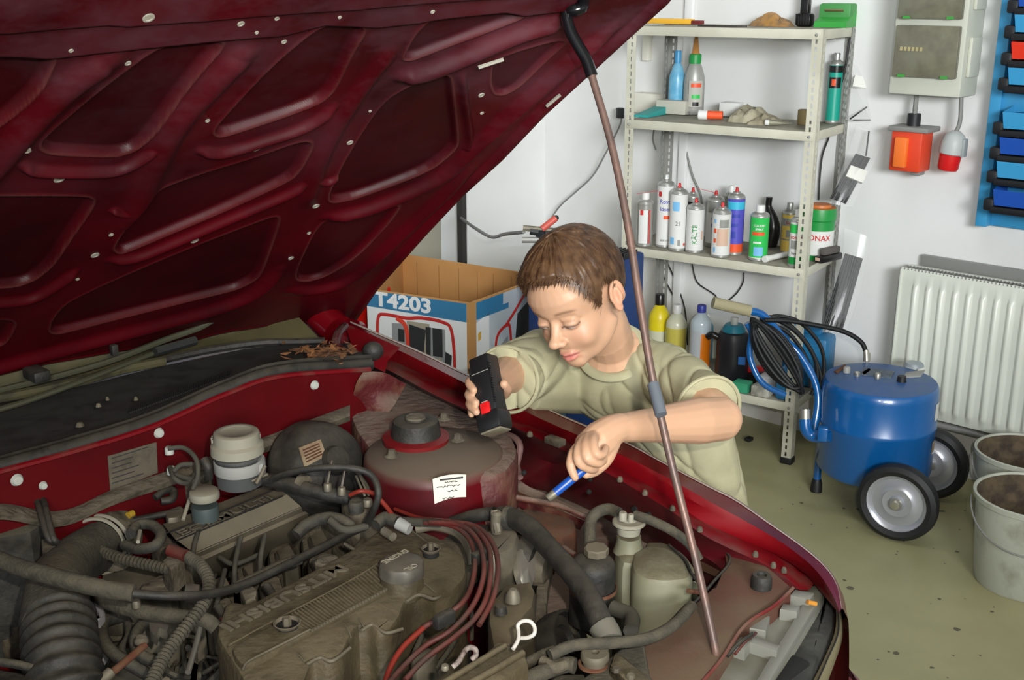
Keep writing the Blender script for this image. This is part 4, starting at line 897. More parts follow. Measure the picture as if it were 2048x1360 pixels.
# --- right of the cover: cam cover bulge, ignition wires
cylpx('cam_pulley_cover', 895, 1100, .76, 66, [(0,-.25),(.55,-.22),(.85,-.1),(1,.1),(1.05,.8)], m_grime)
hose('cover_arc', [(832,1058,.82),(870,1052,.825),(915,1066,.82),(938,1096,.81),(944,1130,.79)], 10, m_plen)
for k, pts in enumerate(([(850,1046,.85),(905,1052,.86),(938,1078,.86),(950,1120,.86),(944,1168,.85),(924,1206,.85),(890,1230,.84),(846,1256,.83),(806,1294,.82),(780,1336,.81),(766,1380,.81)],
             [(860,1044,.86),(920,1050,.87),(955,1080,.87),(968,1130,.87),(960,1180,.86),(938,1222,.85),(900,1262,.84),(850,1292,.83),(800,1340,.82),(764,1382,.82)],
             [(870,1042,.85),(935,1050,.86),(972,1084,.87),(982,1130,.87),(974,1190,.86),(950,1236,.85),(906,1276,.84),(850,1318,.83),(810,1360,.82)],
             [(885,1042,.86),(950,1052,.86),(986,1088,.86),(996,1136,.86),(986,1196,.85),(958,1250,.84)])):
    o = hose('ignition_wire', pts, 5.4, m_wire)
    if k == 0: hose('wire_end', [(846,1256,.835),(806,1294,.825),(780,1336,.815),(766,1382,.812)], 6, m_wire2, o)
hose('wire_bundle', [(780,1040,.83),(830,1044,.84),(880,1046,.85)], 9, m_lead); hose('bulkhead_lead', [(790,1018,.83),(840,1036,.84),(900,1042,.85)], 4, m_wire2)
for (x, y) in ((888,1238),(962,1112)): B().box(Z(x, y, .86), (.012,.03,.018), (CA, CS, UP), .003).obj('wire_comb', m_rub, cr)
slab('plug_side_panel', [(705,1290),(800,1262),(880,1225),(915,1240),(890,1300),(820,1390),(700,1400)], .62, .55, m_grime, cr, .01)
slab('engine_mount_plate', [(820,1310),(850,1290),(880,1300),(860,1330),(826,1340)], .74, .7, m_alu, cr, .006, 1)
for pts in ([(828,1310,.74),(850,1250,.74),(838,1210,.74)], [(930,1230,.72),(905,1290,.72),(870,1340,.72)]): hose('engine_lead', pts, 6, m_hose)
# --- ignition coil block, bars at the lower edge
coil = slab('coil_block', [(978,1206),(1010,1168),(1060,1160),(1072,1180),(1066,1212),(1040,1240),(1030,1290),(985,1290),(976,1240)], .815, .62, M('coil_brown', (72,62,44), .7, col2=(60,52,38), scale=18, dust=.6, dustcol=(110,98,74)), cr, .008)
cylpx('coil_terminal', 1026, 1178, .85, 13, [(0,0),(.5,0),(.8,.3),(1,.7),(1.2,1.4),(1.3,2)], m_alu); cylpx('coil_terminal', 1002, 1212, .84, 11, [(0,0),(.9,0),(1,.4),(1.2,1.4)], m_rub)
slab('coil_side', [(990,1240),(1008,1236),(1012,1292),(992,1292)], .80, .7, m_rub, cr, .004); slab('coil_side', [(1014,1238),(1034,1232),(1034,1286),(1018,1290)], .80, .7, m_rub, cr, .004)
bar = slab('timing_cover_bar', [(855,1392),(992,1284),(1014,1284),(1052,1304),(1056,1320),(950,1400)], .835, .78, m_cover, cr, .008)
hose('bar_rib', [(860,1382,.838),(1010,1292,.838)], 7, m_cover, bar); hose('bar_rib', [(905,1388,.838),(1046,1306,.838)], 8, m_cover, bar)
hose('dipstick_loop', [(1026,1298,.86),(1036,1280,.865),(1037,1262,.87),(1036,1250,.875),(1046,1242,.88),(1060,1243,.88),(1069,1254,.875),(1068,1268,.87),(1056,1275,.865),(1042,1276,.862)], 4.2, M('dipstick_white', (196,192,184), .35), kw=dict(label='white wire dipstick loop'))
hose('lifting_eye', [(905,1334,.85),(918,1322,.855),(928,1304,.86),(938,1295,.86),(950,1298,.86),(952,1310,.855),(944,1318,.85)], 5.5, M('eye_flaked', (150,138,130), .6, col2=(80,66,60), scale=160))
cylpx('eye_bolt', 890, 1330, .85, 8, [(0,0),(.8,0),(1,.4),(1,1.2)], m_alu)
# alternator / pulleys
for (x, y, z, r) in ((1010,1098,.74,62),(1000,1080,.77,36)):
    pass
c = Z(1022, 1122, .74); r = 62*mpx(c); ax2 = (CA*.9-CS*.35).normalized()
B().lathe([(0,.035),(r*.5,.035),(r*.55,.045),(r*.9,.045),(r,.035),(r,.02),(r*.86,.012),(r*.86,.0),(r,-.008),(r,-.03),(r*.95,-.10),(0,-.1)], c, ax2, 36).obj('alternator', m_rub, cr)
B().lathe([(0,.062),(r*.5,.062),(r*.62,.05),(r*.62,.03)], c, ax2, 24).obj('alternator_pulley', m_grime, cr)
c = Z(1052, 1134, .76); B().lathe([(0,.004),(.022,.004),(.026,0),(.026,-.01)], c, (ax2*.6+UP*.5-CS*0).normalized(), 18, sx=.7, sy=1.5).obj('bright_plate', m_steel, cr)
slab('alternator_bracket', [(960,1062),(1010,1048),(1040,1060),(1030,1092),(990,1110),(965,1092)], .80, .66, m_alu, cr, .01, 1)
slab('mount_arm', [(1088,1118),(1106,1122),(1096,1180),(1092,1240),(1070,1232),(1072,1176)], .72, .66, m_grime, cr, .004)
slab('mount_plate', [(1092,1150),(1130,1140),(1150,1170),(1150,1215),(1110,1250),(1090,1230)], .70, .60, m_apron, cr, .006, 1)
c = Z(1110, 1290, .68); r = 62*mpx(c)
B().lathe([(0,.01),(r*.5,.01),(r*.55,.02),(r*.85,.02),(r*.9,.03),(r,.03),(r,.0),(r*.9,-.01)], c, (ax2+UP*.6).normalized(), 36).obj('belt_pulley', m_rub, cr)
# radiator hoses
hose('bypass_hose', [(905,1046,.80),(950,1032,.82),(990,1026,.83)], 14, m_rub)
rh = hose('radiator_hose', [(1000,1032,.83),(1030,1038,.835),(1062,1058,.835),(1100,1098,.83),(1140,1142,.83),(1172,1184,.825),(1192,1222,.82),(1206,1256,.81)], 22, m_rub, n=16)
hose('hose_clamp_band', [(1012,1036,.834),(1022,1037,.835)], 25, m_hose, rh)
cylpx('clamp_metal', 993, 1022, .85, 12, [(0,0),(.6,0),(1,.4),(1,3.2),(.8,4)], m_alu)
B().tube([Z(988,1020,.85), Z(996,1064,.82)], .006, 8).obj('clamp_screw', m_alu, cr)
hose('hose_end', [(1204,1250,.812),(1214,1268,.805),(1218,1282,.80)], 29, M('hose_end_grey', (96,94,84), .7, dust=.4))
hose('lower_radiator_hose', [(1100,1310,.80),(1150,1290,.805),(1220,1286,.805),(1290,1278,.80),(1345,1252,.795),(1384,1212,.79)], 12, m_hosel, n=12)
hose('side_hose', [(1225,1215,.76),(1262,1232,.76),(1262,1262,.76)], 16, m_lead)
# power steering reservoir
ps = cylpx('steering_reservoir', 1186, 1120, .815, 45, [(0,-.18),(.4,-.18),(.7,-.1),(.9,.02),(1,.2),(1.02,.6),(1.02,3.0),(.8,3.2)], m_rub)
cylpx('reservoir_filler_cap', 1193, 1094, .84, 25, [(0,0),(.9,0),(1,.1),(1,.6),(.7,.8)], m_plen, ps, n=8)
cylpx('rust_strap', 1186, 1172, .775, 47, [(1.0,0),(1.03,0),(1.03,.16),(1.0,.16)], m_rust, ps)
hose('reservoir_return', [(1180,1090,.83),(1180,1050,.84),(1190,1028,.85),(1215,1018,.85),(1238,1026,.85)], 12, m_hosel)
# washer / coolant tank
tk = slab('coolant_tank', [(1262,1122),(1268,1098),(1296,1086),(1340,1092),(1374,1118),(1388,1140),(1376,1156),(1330,1160),(1290,1156),(1266,1142)], .80, .50, m_tank, cr, .010, 1)
slab('tank_neck_column', [(1228,1096),(1240,1078),(1266,1074),(1290,1084),(1292,1110),(1270,1126),(1240,1122)], .795, .50, m_tank, tk, .012, 1)
slab('tank_back', [(1290,1080),(1330,1080),(1372,1104),(1396,1140),(1398,1170),(1384,1160),(1340,1110),(1290,1100)], .78, .5, m_tank, tk, .010, 1)
cylpx('tank_neck', 1258, 1072, .815, 24, [(0,0),(1,0),(1.05,.6),(1.3,1.4)], m_tank, tk)
cylpx('tank_cap', 1258, 1040, .845, 31, [(0,-.30),(.3,-.30),(.42,-.24),(.5,0),(1.0,.0),(1.08,.08),(1.08,.22),(.98,.30),(.80,.36),(.74,.9)], m_cap, tk)
cylpx('tank_nipple', 1246, 1024, .875, 8, [(0,0),(.8,0),(1,.3),(1,2.2)], m_cap, tk); cylpx('tank_nipple', 1262, 1028, .872, 6, [(0,0),(.8,0),(1,.3),(1,2.6)], m_cap, tk)
hose('overflow_hose', [(1270,1030,.86),(1300,1040,.86),(1345,1062,.85),(1380,1090,.83),(1398,1120,.81)], 10, m_hosel)
hose('tank_hose', [(1338,1090,.80),(1370,1120,.80),(1385,1150,.80),(1410,1180,.79)], 3, m_rub)
hose('tank_tube', [(1376,1182,.80),(1398,1184,.79)], 5, m_rust)
for (x, y) in ((1270,1018),(1298,1030)): B().lathe([(0,.004),(.005,.004),(.006,0)], Sp(x, y, .055), CS, 8).obj('panel_hole', m_dk, inner)
for (x, y) in ((1048,945),(1180,958),(1178,984)): 
    p = Z(x, y, .84 if x < 1100 else .82); B().ball(p, .0045, 6).obj('panel_hole', m_dk, inner)
# bottom right: bracket with disc, bar
cylpx('mount_disc', 1190, 1304, .80, 29, [(0,.4),(.24,.4),(.3,0),(.9,0),(1,.12),(1,.5),(.85,.6),(.85,1)], m_plen)
cylpx('mount_disc_rim', 1186, 1325, .785, 30, [(.8,0),(1,.05),(1,.2),(.8,.3)], m_rust)
slab('cross_bar', [(1240,1296),(1290,1290),(1300,1345),(1330,1400),(1160,1400),(1130,1380),(1200,1330)], .775, .72, m_hose, cr, .005)
slab('cross_bar_arm', [(1228,1305),(1250,1312),(1310,1362),(1320,1400),(1290,1400),(1220,1330)], .79, .77, m_cover, cr, .005)
for (x, y) in ((1232,1335),(1262,1348)): cylpx('bar_bolt', x, y, .80, 9, [(0,0),(.8,0),(1,.3),(1,1)], m_grime, n=6)
hose('fan_pipe', [(1000,1395,.78),(1070,1352,.785),(1130,1330,.785),(1150,1332,.785)], 17, m_hosel)
hose('fan_pipe', [(1085,1322,.79),(1110,1336,.79),(1130,1330,.79)], 12, m_grime); hose('fan_lead', [(940,1395,.77),(1010,1352,.775),(1080,1312,.78),(1110,1300,.785)], 11, m_hosel)
slab('fan_shroud', [(1060,1395),(1110,1345),(1170,1345),(1190,1395)], .76, .6, m_hose, cr, .008)
# block below everything
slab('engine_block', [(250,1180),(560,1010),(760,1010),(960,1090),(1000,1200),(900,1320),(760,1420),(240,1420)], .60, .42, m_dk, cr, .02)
slab('gearbox', [(-60,1130),(240,1060),(420,1200),(420,1420),(-60,1420)], .60, .42, m_grime, cr, .02)
RR = random.Random(3)
for i in range(70):
    x, y = RR.uniform(150, 480), RR.uniform(1080, 1360); z = RR.uniform(.64, .72); a = RR.uniform(-40, 40); c2y = RR.uniform(-30, 30)
    hose('lead', [(x-a, y-c2y, z-.02), (x, y+RR.uniform(-14, 14), z), (x+a, y+c2y, z-.02)], RR.uniform(3, 8), RR.choice([m_hose, m_lead, m_hosel, m_grime]), k=4, n=6)
for i in range(34):
    x, y = RR.choice([(RR.uniform(400, 720), RR.uniform(1060, 1230)), (RR.uniform(700, 1180), RR.uniform(1010, 1330))]); z = RR.uniform(.64, .71)
    s_ = RR.uniform(8, 20); B().box(Z(x, y, z), (s_*.0006*RR.uniform(.6, 1.6), s_*.0006*RR.uniform(.6, 1.6), .05), (CA, CS, UP), .003).obj('fitting', RR.choice([m_grime, m_plen, m_hose, m_alu]), cr)

# rusty cover and ribs on the apron behind the hoses
slab('rusty_cover', [(1030,1022),(1062,1004),(1110,1010),(1150,1032),(1156,1062),(1120,1078),(1070,1060)], .745, .66, M('rust_brown', (112,66,44), .8, col2=(84,56,44), scale=24, dust=.6, dustcol=(112,96,80)), inner, .012, 1)
for pts in ([(1118,1128,.70),(1104,1190,.68),(1098,1240,.66)], [(1060,1075,.74),(1110,1086,.73),(1150,1110,.72)], [(1006,990,.80),(1060,1000,.79),(1120,1012,.775),(1175,1036,.76)]): hose('apron_rib', pts, 6, m_apron, inner)
# ================================================================ BOY
def remesh(name, b, mat, parent, voxel, smooth=4, post=None, label=None):
    org = ORG[parent.name]; me = bpy.data.meshes.new(name)
    me.from_pydata([tuple(v-org) for v in b.v], [], b.f); me.update()
    bm = bmesh.new(); bm.from_mesh(me); bmesh.ops.remove_doubles(bm, verts=bm.verts[:], dist=1e-5); bmesh.ops.recalc_face_normals(bm, faces=bm.faces[:]); bm.to_mesh(me); bm.free()
    o = bpy.data.objects.new(name, me); COL.objects.link(o)
    m = o.modifiers.new('r', 'REMESH'); m.mode = 'VOXEL'; m.voxel_size = voxel
    if smooth: s = o.modifiers.new('s', 'SMOOTH'); s.factor = .5; s.iterations = smooth
    dg = bpy.context.evaluated_depsgraph_get(); me2 = bpy.data.meshes.new_from_object(o.evaluated_get(dg)); o.modifiers.clear(); o.data = me2; me2.name = name
    n = len(me2.vertices); co = np.empty(n*3); me2.vertices.foreach_get('co', co); co = co.reshape(n, 3)+np.array(org)
    no = np.empty(n*3); me2.vertices.foreach_get('normal', no); no = no.reshape(n, 3)
    if post:
        if name == 'body':
            r0 = co-HCn; x, y, z = r0@LN, r0@FN, r0@UN
            w = (np.linalg.norm(r0, axis=1) < .125)*(np.abs(x) < .069)*(z < .03)
            w = w*(1-((y > .060)*(np.abs(x) < .024)*(z < .012)))*(1-((np.abs(z+.004) < .015)*(np.abs(np.abs(x)-.027) < .017)*(y > .05)))
            ed = np.empty(len(me2.edges)*2, int); me2.edges.foreach_get('vertices', ed); ed = ed.reshape(-1, 2)
            cnt = np.bincount(ed.ravel(), minlength=n)[:, None]
            for _ in range(110):
                acc = np.stack([np.bincount(ed[:, 0], co[ed[:, 1], k], n)+np.bincount(ed[:, 1], co[ed[:, 0], k], n) for k in range(3)], 1)/cnt
                co = co + (acc-co)*(w*.55)[:, None]
        co, colr = post(co, no); me2.vertices.foreach_set('co', (co-np.array(org)).ravel())
        if colr is not None:
            at = me2.attributes.new('Col', 'FLOAT_COLOR', 'POINT'); at.data.foreach_set('color', np.concatenate([colr, np.ones((n, 1))], 1).ravel())
    me2.materials.clear(); me2.materials.append(mat); me2.polygons.foreach_set('use_smooth', [True]*len(me2.polygons)); me2.update()
    o.parent = parent; ORG[o.name] = org
    return tag(o, label)
CR, CU, CTW = Vector((1,0,0)), Vector((0,ST,CT)), Vector((0,-CT,ST))
def cam_vec(a, b_, c): return CR*a + CU*b_ + CTW*c
hf = cam_vec(-.55, -.60, .58).normalized(); hl = cam_vec(.725, .0, .688); hl = (hl-hf*hl.dot(hf)).normalized(); hu = hl.cross(hf); 
if hu.dot(CU) < 0: hu = -hu
HC = D(1151, 594, 1.86)
def H(x, y, z): return HC + hl*x + hf*y + hu*z
HAX = (hl, hf, hu)
boy = root('person', car(.70, -.26, 0), 'boy with short brown hair in an olive T-shirt leaning over the far fender, holding a black torch and a blue pen', 'person')
boy['label'] = 'boy in olive T-shirt leaning over the fender, holding a black torch and a blue pen'
sk = B()
sk.ball(H(0,-.014,.026), (.067,.084,.076), 14, HAX); sk.ball(H(0,.020,-.030), (.055,.056,.064), 12, HAX); sk.ball(H(0,.036,.022), (.057,.040,.046), 12, HAX)
sk.ball(H(0,.052,-.080), (.024,.020,.018), 10, HAX); sk.ball(H(0,.035,-.070), (.038,.034,.026), 10, HAX)
for s in (-1, 1):
    sk.ball(H(s*.031,.046,-.038), (.024,.024,.024), 10, HAX)
    sk.tube([H(s*.048,-.010,-.040), H(s*.040,.018,-.064), H(s*.020,.042,-.080)], [.018,.018,.016], 10)
    sk.ball(H(s*.027,.0590,-.008), (.0140,.0130,.0125), 10, HAX)
    sk.ball(H(s*.0105,.080,-.0340), (.0072,.0085,.0064), 8, HAX)
    # ear: shell and curled rim
    e0 = H(s*.071,-.014,-.008); eo = (hl*s*.88 + hf*.47).normalized(); eu = (hu*.97-hf*.22).normalized(); ef = eo.cross(eu)
    sk.ball(e0+eo*.002, (.005,.009,.020), 8, (eo.cross(eu).cross(eu) if 0 else eu.cross(ef), ef, eu))
    rim = [e0 + eo*(.004+.002*math.cos(t)) + ef*(math.cos(t)*.0120*(1 if math.sin(t) > -.2 else .75))*(1) + eu*(math.sin(t)*.0235) for t in np.linspace(-1.9, 3.6, 22)]
    sk.tube(rim, [.0028]+[.0036]*20+[.0028], 8); sk.tube([e0+eo*.006+eu*.015-ef*.0, e0+eo*.008-ef*.004, e0+eo*.006-eu*.014], [.003,.0042,.004], 8)
    sk.ball(e0+eo*.003-eu*.019, (.0045,.006,.007), 8, (eo, ef, eu))
sk.tube([H(0,.064,.004), H(0,.069,-.010), H(0,.077,-.022), H(0,.0850,-.0290)], [.0080,.0082,.0088,.0098], 10); sk.ball(H(0,.0880,-.0300), (.0108,.0090,.0090), 10, HAX)
sk.tube([H(-.019,.064,-.0605), H(-.010,.073,-.0585), H(0,.0765,-.0595), H(.010,.073,-.0585), H(.019,.064,-.0605)], [.0022,.0036,.0036,.0036,.0022], 8)
sk.tube([H(-.018,.062,-.0645), H(-.009,.071,-.0685), H(0,.074,-.0695), H(.009,.071,-.0685), H(.018,.062,-.0645)], [.0022,.0045,.0050,.0045,.0022], 8)
sk.ball(H(0,.062,-.064), (.018,.012,.016), 8, HAX)
NB = D(1232, 716, 2.0)
sk.tube(cat_rom([H(0,-.022,-.020), H(.002,-.032,-.075), D(1222,690,1.965), NB], 4), [.047]+[.041]*4+[.040]*4+[.05]*4, 16)
LA = CA
pel = car(.70,-.24,.58); wai = car(.70,-.215,.72); che = car(.690,-.165,.86); upc = D(1226, 765, 2.05)
def lat(pts, rad, n=20): return (pts, rad)
tc = [pel, wai, che, upc, D(1228,730,2.02)]; tr = [(.085,.068),(.082,.060),(.092,.064),(.100,.060),(.060,.045)]
sk.tube(tc, tr, 20, flat=LA)
SL = D(1330, 748, 1.95); EL = D(1440, 838, 1.765); WL = D(1243, 856, 1.63)
SR = D(1108, 716, 2.08); ER = D(1014, 750, 1.90); WR = D(987, 772, 1.80)
sk.tube(cat_rom([D(1235,735,2.01), SL, SL.lerp(EL,.5), EL], 4), [.045]*4+[.040]*4+[.036]*4+[.033], 14)
sk.ball(EL, .0345, 10)
sk.tube(cat_rom([EL, EL.lerp(WL,.25), EL.lerp(WL,.6), WL], 4), list(np.interp(np.arange(13), [0,4,8,12], [.034,.0355,.0275,.0205])), 16)
sk.tube(cat_rom([D(1225,735,2.02), SR, SR.lerp(ER,.5), ER], 4), [.045]*4+[.040]*4+[.035]*4+[.032], 14)
sk.tube(cat_rom([ER, ER.lerp(WR,.4), WR], 4), list(np.interp(np.arange(9), [0,4,8], [.032,.027,.020])), 14)
def chain(pts, r, n=10):
    q = cat_rom([D(*p) for p in pts], 3); rr = list(np.interp(np.linspace(0, 1, len(q)), np.linspace(0, 1, len(r)), r)); sk.tube(q, rr, n); sk.ball(q[-1], rr[-1]*1.0, 6)
# left hand: a fist round the pen, index stretched along it
chain([(1246,853,1.632),(1222,862,1.618),(1196,878,1.606),(1176,890,1.600)], [.0205,.023,.0245,.020], 14)
chain([(1215,880,1.612),(1196,893,1.602)], [.020,.021], 12)
chain([(1166,886,1.592),(1148,904,1.582),(1141,930,1.573),(1150,955,1.572)], [.0085,.0075,.0068,.0058])
chain([(1170,878,1.588),(1158,899,1.568),(1158,924,1.560),(1178,937,1.570),(1190,938,1.585)], [.0085,.0080,.0074,.0068,.006])
chain([(1178,874,1.588),(1172,892,1.564),(1174,916,1.553),(1196,926,1.562),(1208,920,1.58)], [.0085,.0080,.0074,.0068,.006])
chain([(1188,872,1.588),(1186,886,1.562),(1192,908,1.550),(1206,908,1.558),(1212,896,1.572)], [.0082,.0075,.0070,.0062,.0055])
chain([(1226,884,1.61),(1212,918,1.605),(1190,940,1.598),(1172,948,1.590)], [.012,.0105,.009,.0068])
# right hand: palm behind the torch, fingers round its left side, thumb on the right
chain([(990,772,1.805),(984,782,1.775),(978,790,1.755)], [.0205,.022,.021], 14)
chain([(978,768,1.762),(952,757,1.738),(938,765,1.708),(948,781,1.688)], [.0080,.0075,.0070,.0060])
chain([(978,784,1.758),(950,779,1.735),(937,790,1.703),(952,806,1.680)], [.0080,.0075,.0070,.0062])
chain([(978,798,1.752),(952,797,1.732),(939,808,1.700),(953,824,1.676)], [.0080,.0072,.0068,.0060])
chain([(980,808,1.750),(958,812,1.735),(943,818,1.712),(943,829,1.695)], [.0075,.0068,.0062,.0054])
chain([(992,788,1.775),(1008,788,1.745),(1014,778,1.715),(1008,768,1.695)], [.0095,.0088,.0082,.0070])
for s in (-1, 1):
    hp = car(.70+s*.065, -.24, .56); kn = car(.70+s*.075, -.215, .31); an = car(.70+s*.075, -.30, .07)
    sk.tube(cat_rom([hp, kn, an], 4), list(np.interp(np.arange(9), [0,4,8], [.068,.045,.030])), 14)
    sk.tube([an, car(.70+s*.08, -.20, .035)], [.03,.028], 10)
HCn = np.array(HC); LN, FN, UN = (np.array(q) for q in (hl, hf, hu))
def skin_post(co, no):
    r = co-HCn; x, y, z = r@LN, r@FN, r@UN; near = (np.linalg.norm(r, axis=1) < .13); col = np.tile(np.array([.52,.31,.195]), (len(co), 1))
    def g(cx, cy, cz, sx, sy, sz): return np.exp(-(((x-cx)/sx)**2+((y-cy)/sy)**2+((z-cz)/sz)**2))
    for s in (-1, 1):
        d = .0040*g(s*.027,.066,.007,.016,.02,.006) + .0030*g(s*.022,.07,-.017,.012,.02,.005) + .003*g(s*.012,.07,0,.005,.02,.009)
        co -= np.outer(d*near, FN)
        # open eye looking down: white, iris, lash line, lid crease
        xe = (x-s*.027); fr = (y > .05)*near
        op = np.clip(1.6-((xe/.0120)**2+((z+.0125)/.0042)**2)*1.5, 0, 1)*fr
        col = col*(1-op[:, None]*.9)+np.array([.50,.43,.40])*op[:, None]*.9
        ir = np.clip(1.8-(((xe+.001)/.0056)**2+((z+.0135)/.0046)**2)*1.5, 0, 1)*op
        col = col*(1-ir[:, None]*.95)+np.array([.030,.018,.014])*ir[:, None]*.95
        zl = -.0078-18*xe**2; sl = np.exp(-((z-zl)/.0017)**2)*(np.abs(xe) < .0135)*fr
        col = col*(1-sl[:, None]*.92)+np.array([.03,.018,.015])*sl[:, None]*.92
        zc = -.0005-14*xe**2; sl = np.exp(-((z-zc)/.0013)**2)*(np.abs(xe) < .012)*fr
        col = col*(1-sl[:, None]*.35)+np.array([.22,.10,.07])*sl[:, None]*.35
        zb = .0165-10*(x-s*.030)**2+ (np.abs(x)-.03)*-.05; br = np.exp(-((z-zb)/.0028)**2)*np.clip(1.25-np.abs((x-s*.029)/.017)**3, 0, 1)*(y > .04)*near
        col = col*(1-br[:, None]*.75)+np.array([.14,.07,.035])*br[:, None]*.75
        ck = g(s*.034,.05,-.030,.018,.04,.018)*near; col = col*(1-ck[:, None]*.30)+np.array([.62,.26,.17])*ck[:, None]*.30
        ea = (np.exp(-(((x-s*.082)/.016)**2+((y+.012)/.03)**2+((z+.01)/.035)**2)))*near; col = col*(1-ea[:, None]*.35)+np.array([.66,.25,.15])*ea[:, None]*.35
        no_ = g(s*.0085,.086,-.0395,.003,.006,.0025)*near; col = col*(1-no_[:, None]*.6)+np.array([.2,.07,.05])*no_[:, None]*.6
    lp = np.exp(-(np.abs(x)/.0185)**6)*np.exp(-((z+.0640+ 8*x**2*0)/.0080)**4)*(y > .060)*near
    col = col*(1-lp[:, None]*.85)+np.array([.56,.16,.14])*lp[:, None]*.85
    ml = np.exp(-((z+.0640)/.0013)**2)*(np.abs(x) < .018)*(y > .06)*near; co -= np.outer(ml*.0025, FN)
    col = col*(1-ml[:, None]*.7)+np.array([.16,.03,.03])*ml[:, None]*.7
    return co, col
m_skin = M('skin', (222,168,132), .48, spec=.4, sss=.12)
nt = m_skin.node_tree; an_ = nt.nodes.new('ShaderNodeAttribute'); an_.attribute_name = 'Col'; nt.links.new(an_.outputs['Color'], nt.nodes['Principled BSDF'].inputs['Base Color'])
body = remesh('body', sk, m_skin, boy, .0021, 4, skin_post)
# ---- hair
m_hair = M('hair', (64,43,28), .45, col2=(98,72,48), scale=60, mixlo=.35, mixhi=.7, spec=.35)
az_t = [0,35,52,64,74,84,96,112,140,180]; hz_t = [.060,.058,.046,.016,-.016,.018,.020,-.012,-.055,-.062]
def hair_t(d):
    """direction from the skull centre -> radius, thickness"""
    x, y, z = d; e = 1/math.sqrt((x/.0675)**2+(y/.0845)**2+(z/.0765)**2); p = Vector((x*e, y*e-.014, z*e+.026))
    az = math.degrees(math.atan2(abs(p.x), p.y)); hz = np.interp(az, az_t, hz_t)
    k = (p.z-hz)/.014; k = max(0, min(1, k)); k = k*k*(3-2*k)
    th = -.004 + k*(.014+.016*max(0, p.y/.08)*max(0, 1-abs(p.z-.06)/.05))
    return e, th, p, k
b = B(); rows = []; nT, nP = 90, 150
for i in range(nT+1):
    row = []
    for j in range(nP):
        t = math.pi*i/nT; a = 2*math.pi*j/nP; d = Vector((math.sin(t)*math.cos(a), math.sin(t)*math.sin(a), math.cos(t)))
        e, th, p, k = hair_t(d); q = d*e
        nz_ = noise.noise(Vector((a*9, t*2.2, 0)))*.0026*k + noise.noise(Vector((a*30, t*5, 3)))*.0012*k
        q = d*(e+th+nz_); row.append(H(q.x, q.y-.014, q.z+.026))
    rows.append(row)
b.grid(rows, closev=True)
hair = b.obj('hair', m_hair, boy, angle=0)
HR = random.Random(5); b = B()
for i in range(9000):
    z_ = HR.uniform(-.75, 1); a = HR.uniform(0, 2*math.pi); rr_ = math.sqrt(1-z_*z_); d = Vector((rr_*math.cos(a), rr_*math.sin(a), z_))
    e, th, p, k = hair_t(d)
    if k < .25: continue
    q = d*(e+th-.002); q = Vector((q.x, q.y-.014, q.z+.026)); cr_ = Vector((.012, -.045, .095))
    g_ = (q-cr_); g_ = (g_ - d*g_.dot(d)); g_ = (g_.normalized()*.75 + Vector((-.40, .30, -.05)) + Vector((HR.gauss(0,.22), HR.gauss(0,.22), HR.gauss(0,.22))))
    front = max(0, q.y/.07)
    L_ = HR.uniform(.009, .017)*(1+.2*front)*(.45+.55*k); w = HR.uniform(.0005, .0009); t = (g_-d*g_.dot(d)*.8).normalized(); s_ = t.cross(d).normalized()*w
    lift = HR.uniform(.15, .42)
    p1 = q+t*L_*.5+d*L_*lift*.5; p2 = q+t*L_+d*L_*lift*.55-Vector((0,0,1))*L_*.12
    b.add([H(*(q-s_)), H(*(q+s_)), H(*(p1+s_*.8)), H(*(p1-s_*.8)), H(*p2)], [(0,1,2,3),(3,2,4)])
hs = mobj('hair_strands', b.v, b.f, m_hair, hair, angle=0, kind='stuff')
# ---- shirt
m_shirt = M('olive_cotton', (164,160,130), .9, col2=(152,148,120), scale=14, bump=.10, bscale=420, spec=.2)
sh = B()
sh.tube(cat_rom([car(.715,-.235,.63), car(.71,-.22,.73), car(.695,-.17,.87), D(1230,768,2.055), D(1228,732,2.03)], 4), [(q, w_) for q, w_ in zip(np.interp(np.arange(17), [0,4,8,12,16], [.128,.116,.118,.122,.075]), np.interp(np.arange(17), [0,4,8,12,16], [.092,.080,.078,.070,.056]))], 28, flat=LA)
sh.tube(cat_rom([D(1228,745,2.03), SL, SL.lerp(EL,.45), SL.lerp(EL,.80)], 4), list(np.interp(np.arange(13), [0,4,8,12], [.056,.056,.054,.057])), 20)
sh.tube(cat_rom([D(1225,748,2.04), SR, SR.lerp(ER,.5), SR.lerp(ER,1.0)+Vector((0,0,-.008))], 4), list(np.interp(np.arange(13), [0,4,8,12], [.056,.056,.056,.058])), 20)
sh.tube([D(1165,778,2.06), D(1058,784,1.98)], [.045,.034], 14)
sh.ball(D(1280,728,2.01), .050, 10); sh.ball(D(1168,718,2.06), .048, 10); sh.ball(D(1230,780,2.03), (.10,.07,.06), 10, (LA, CS, UP))
sh.tube([D(1196,722,1.985), D(1225,718,2.0), D(1262,690,1.985)], [.030,.040,.034], 12)
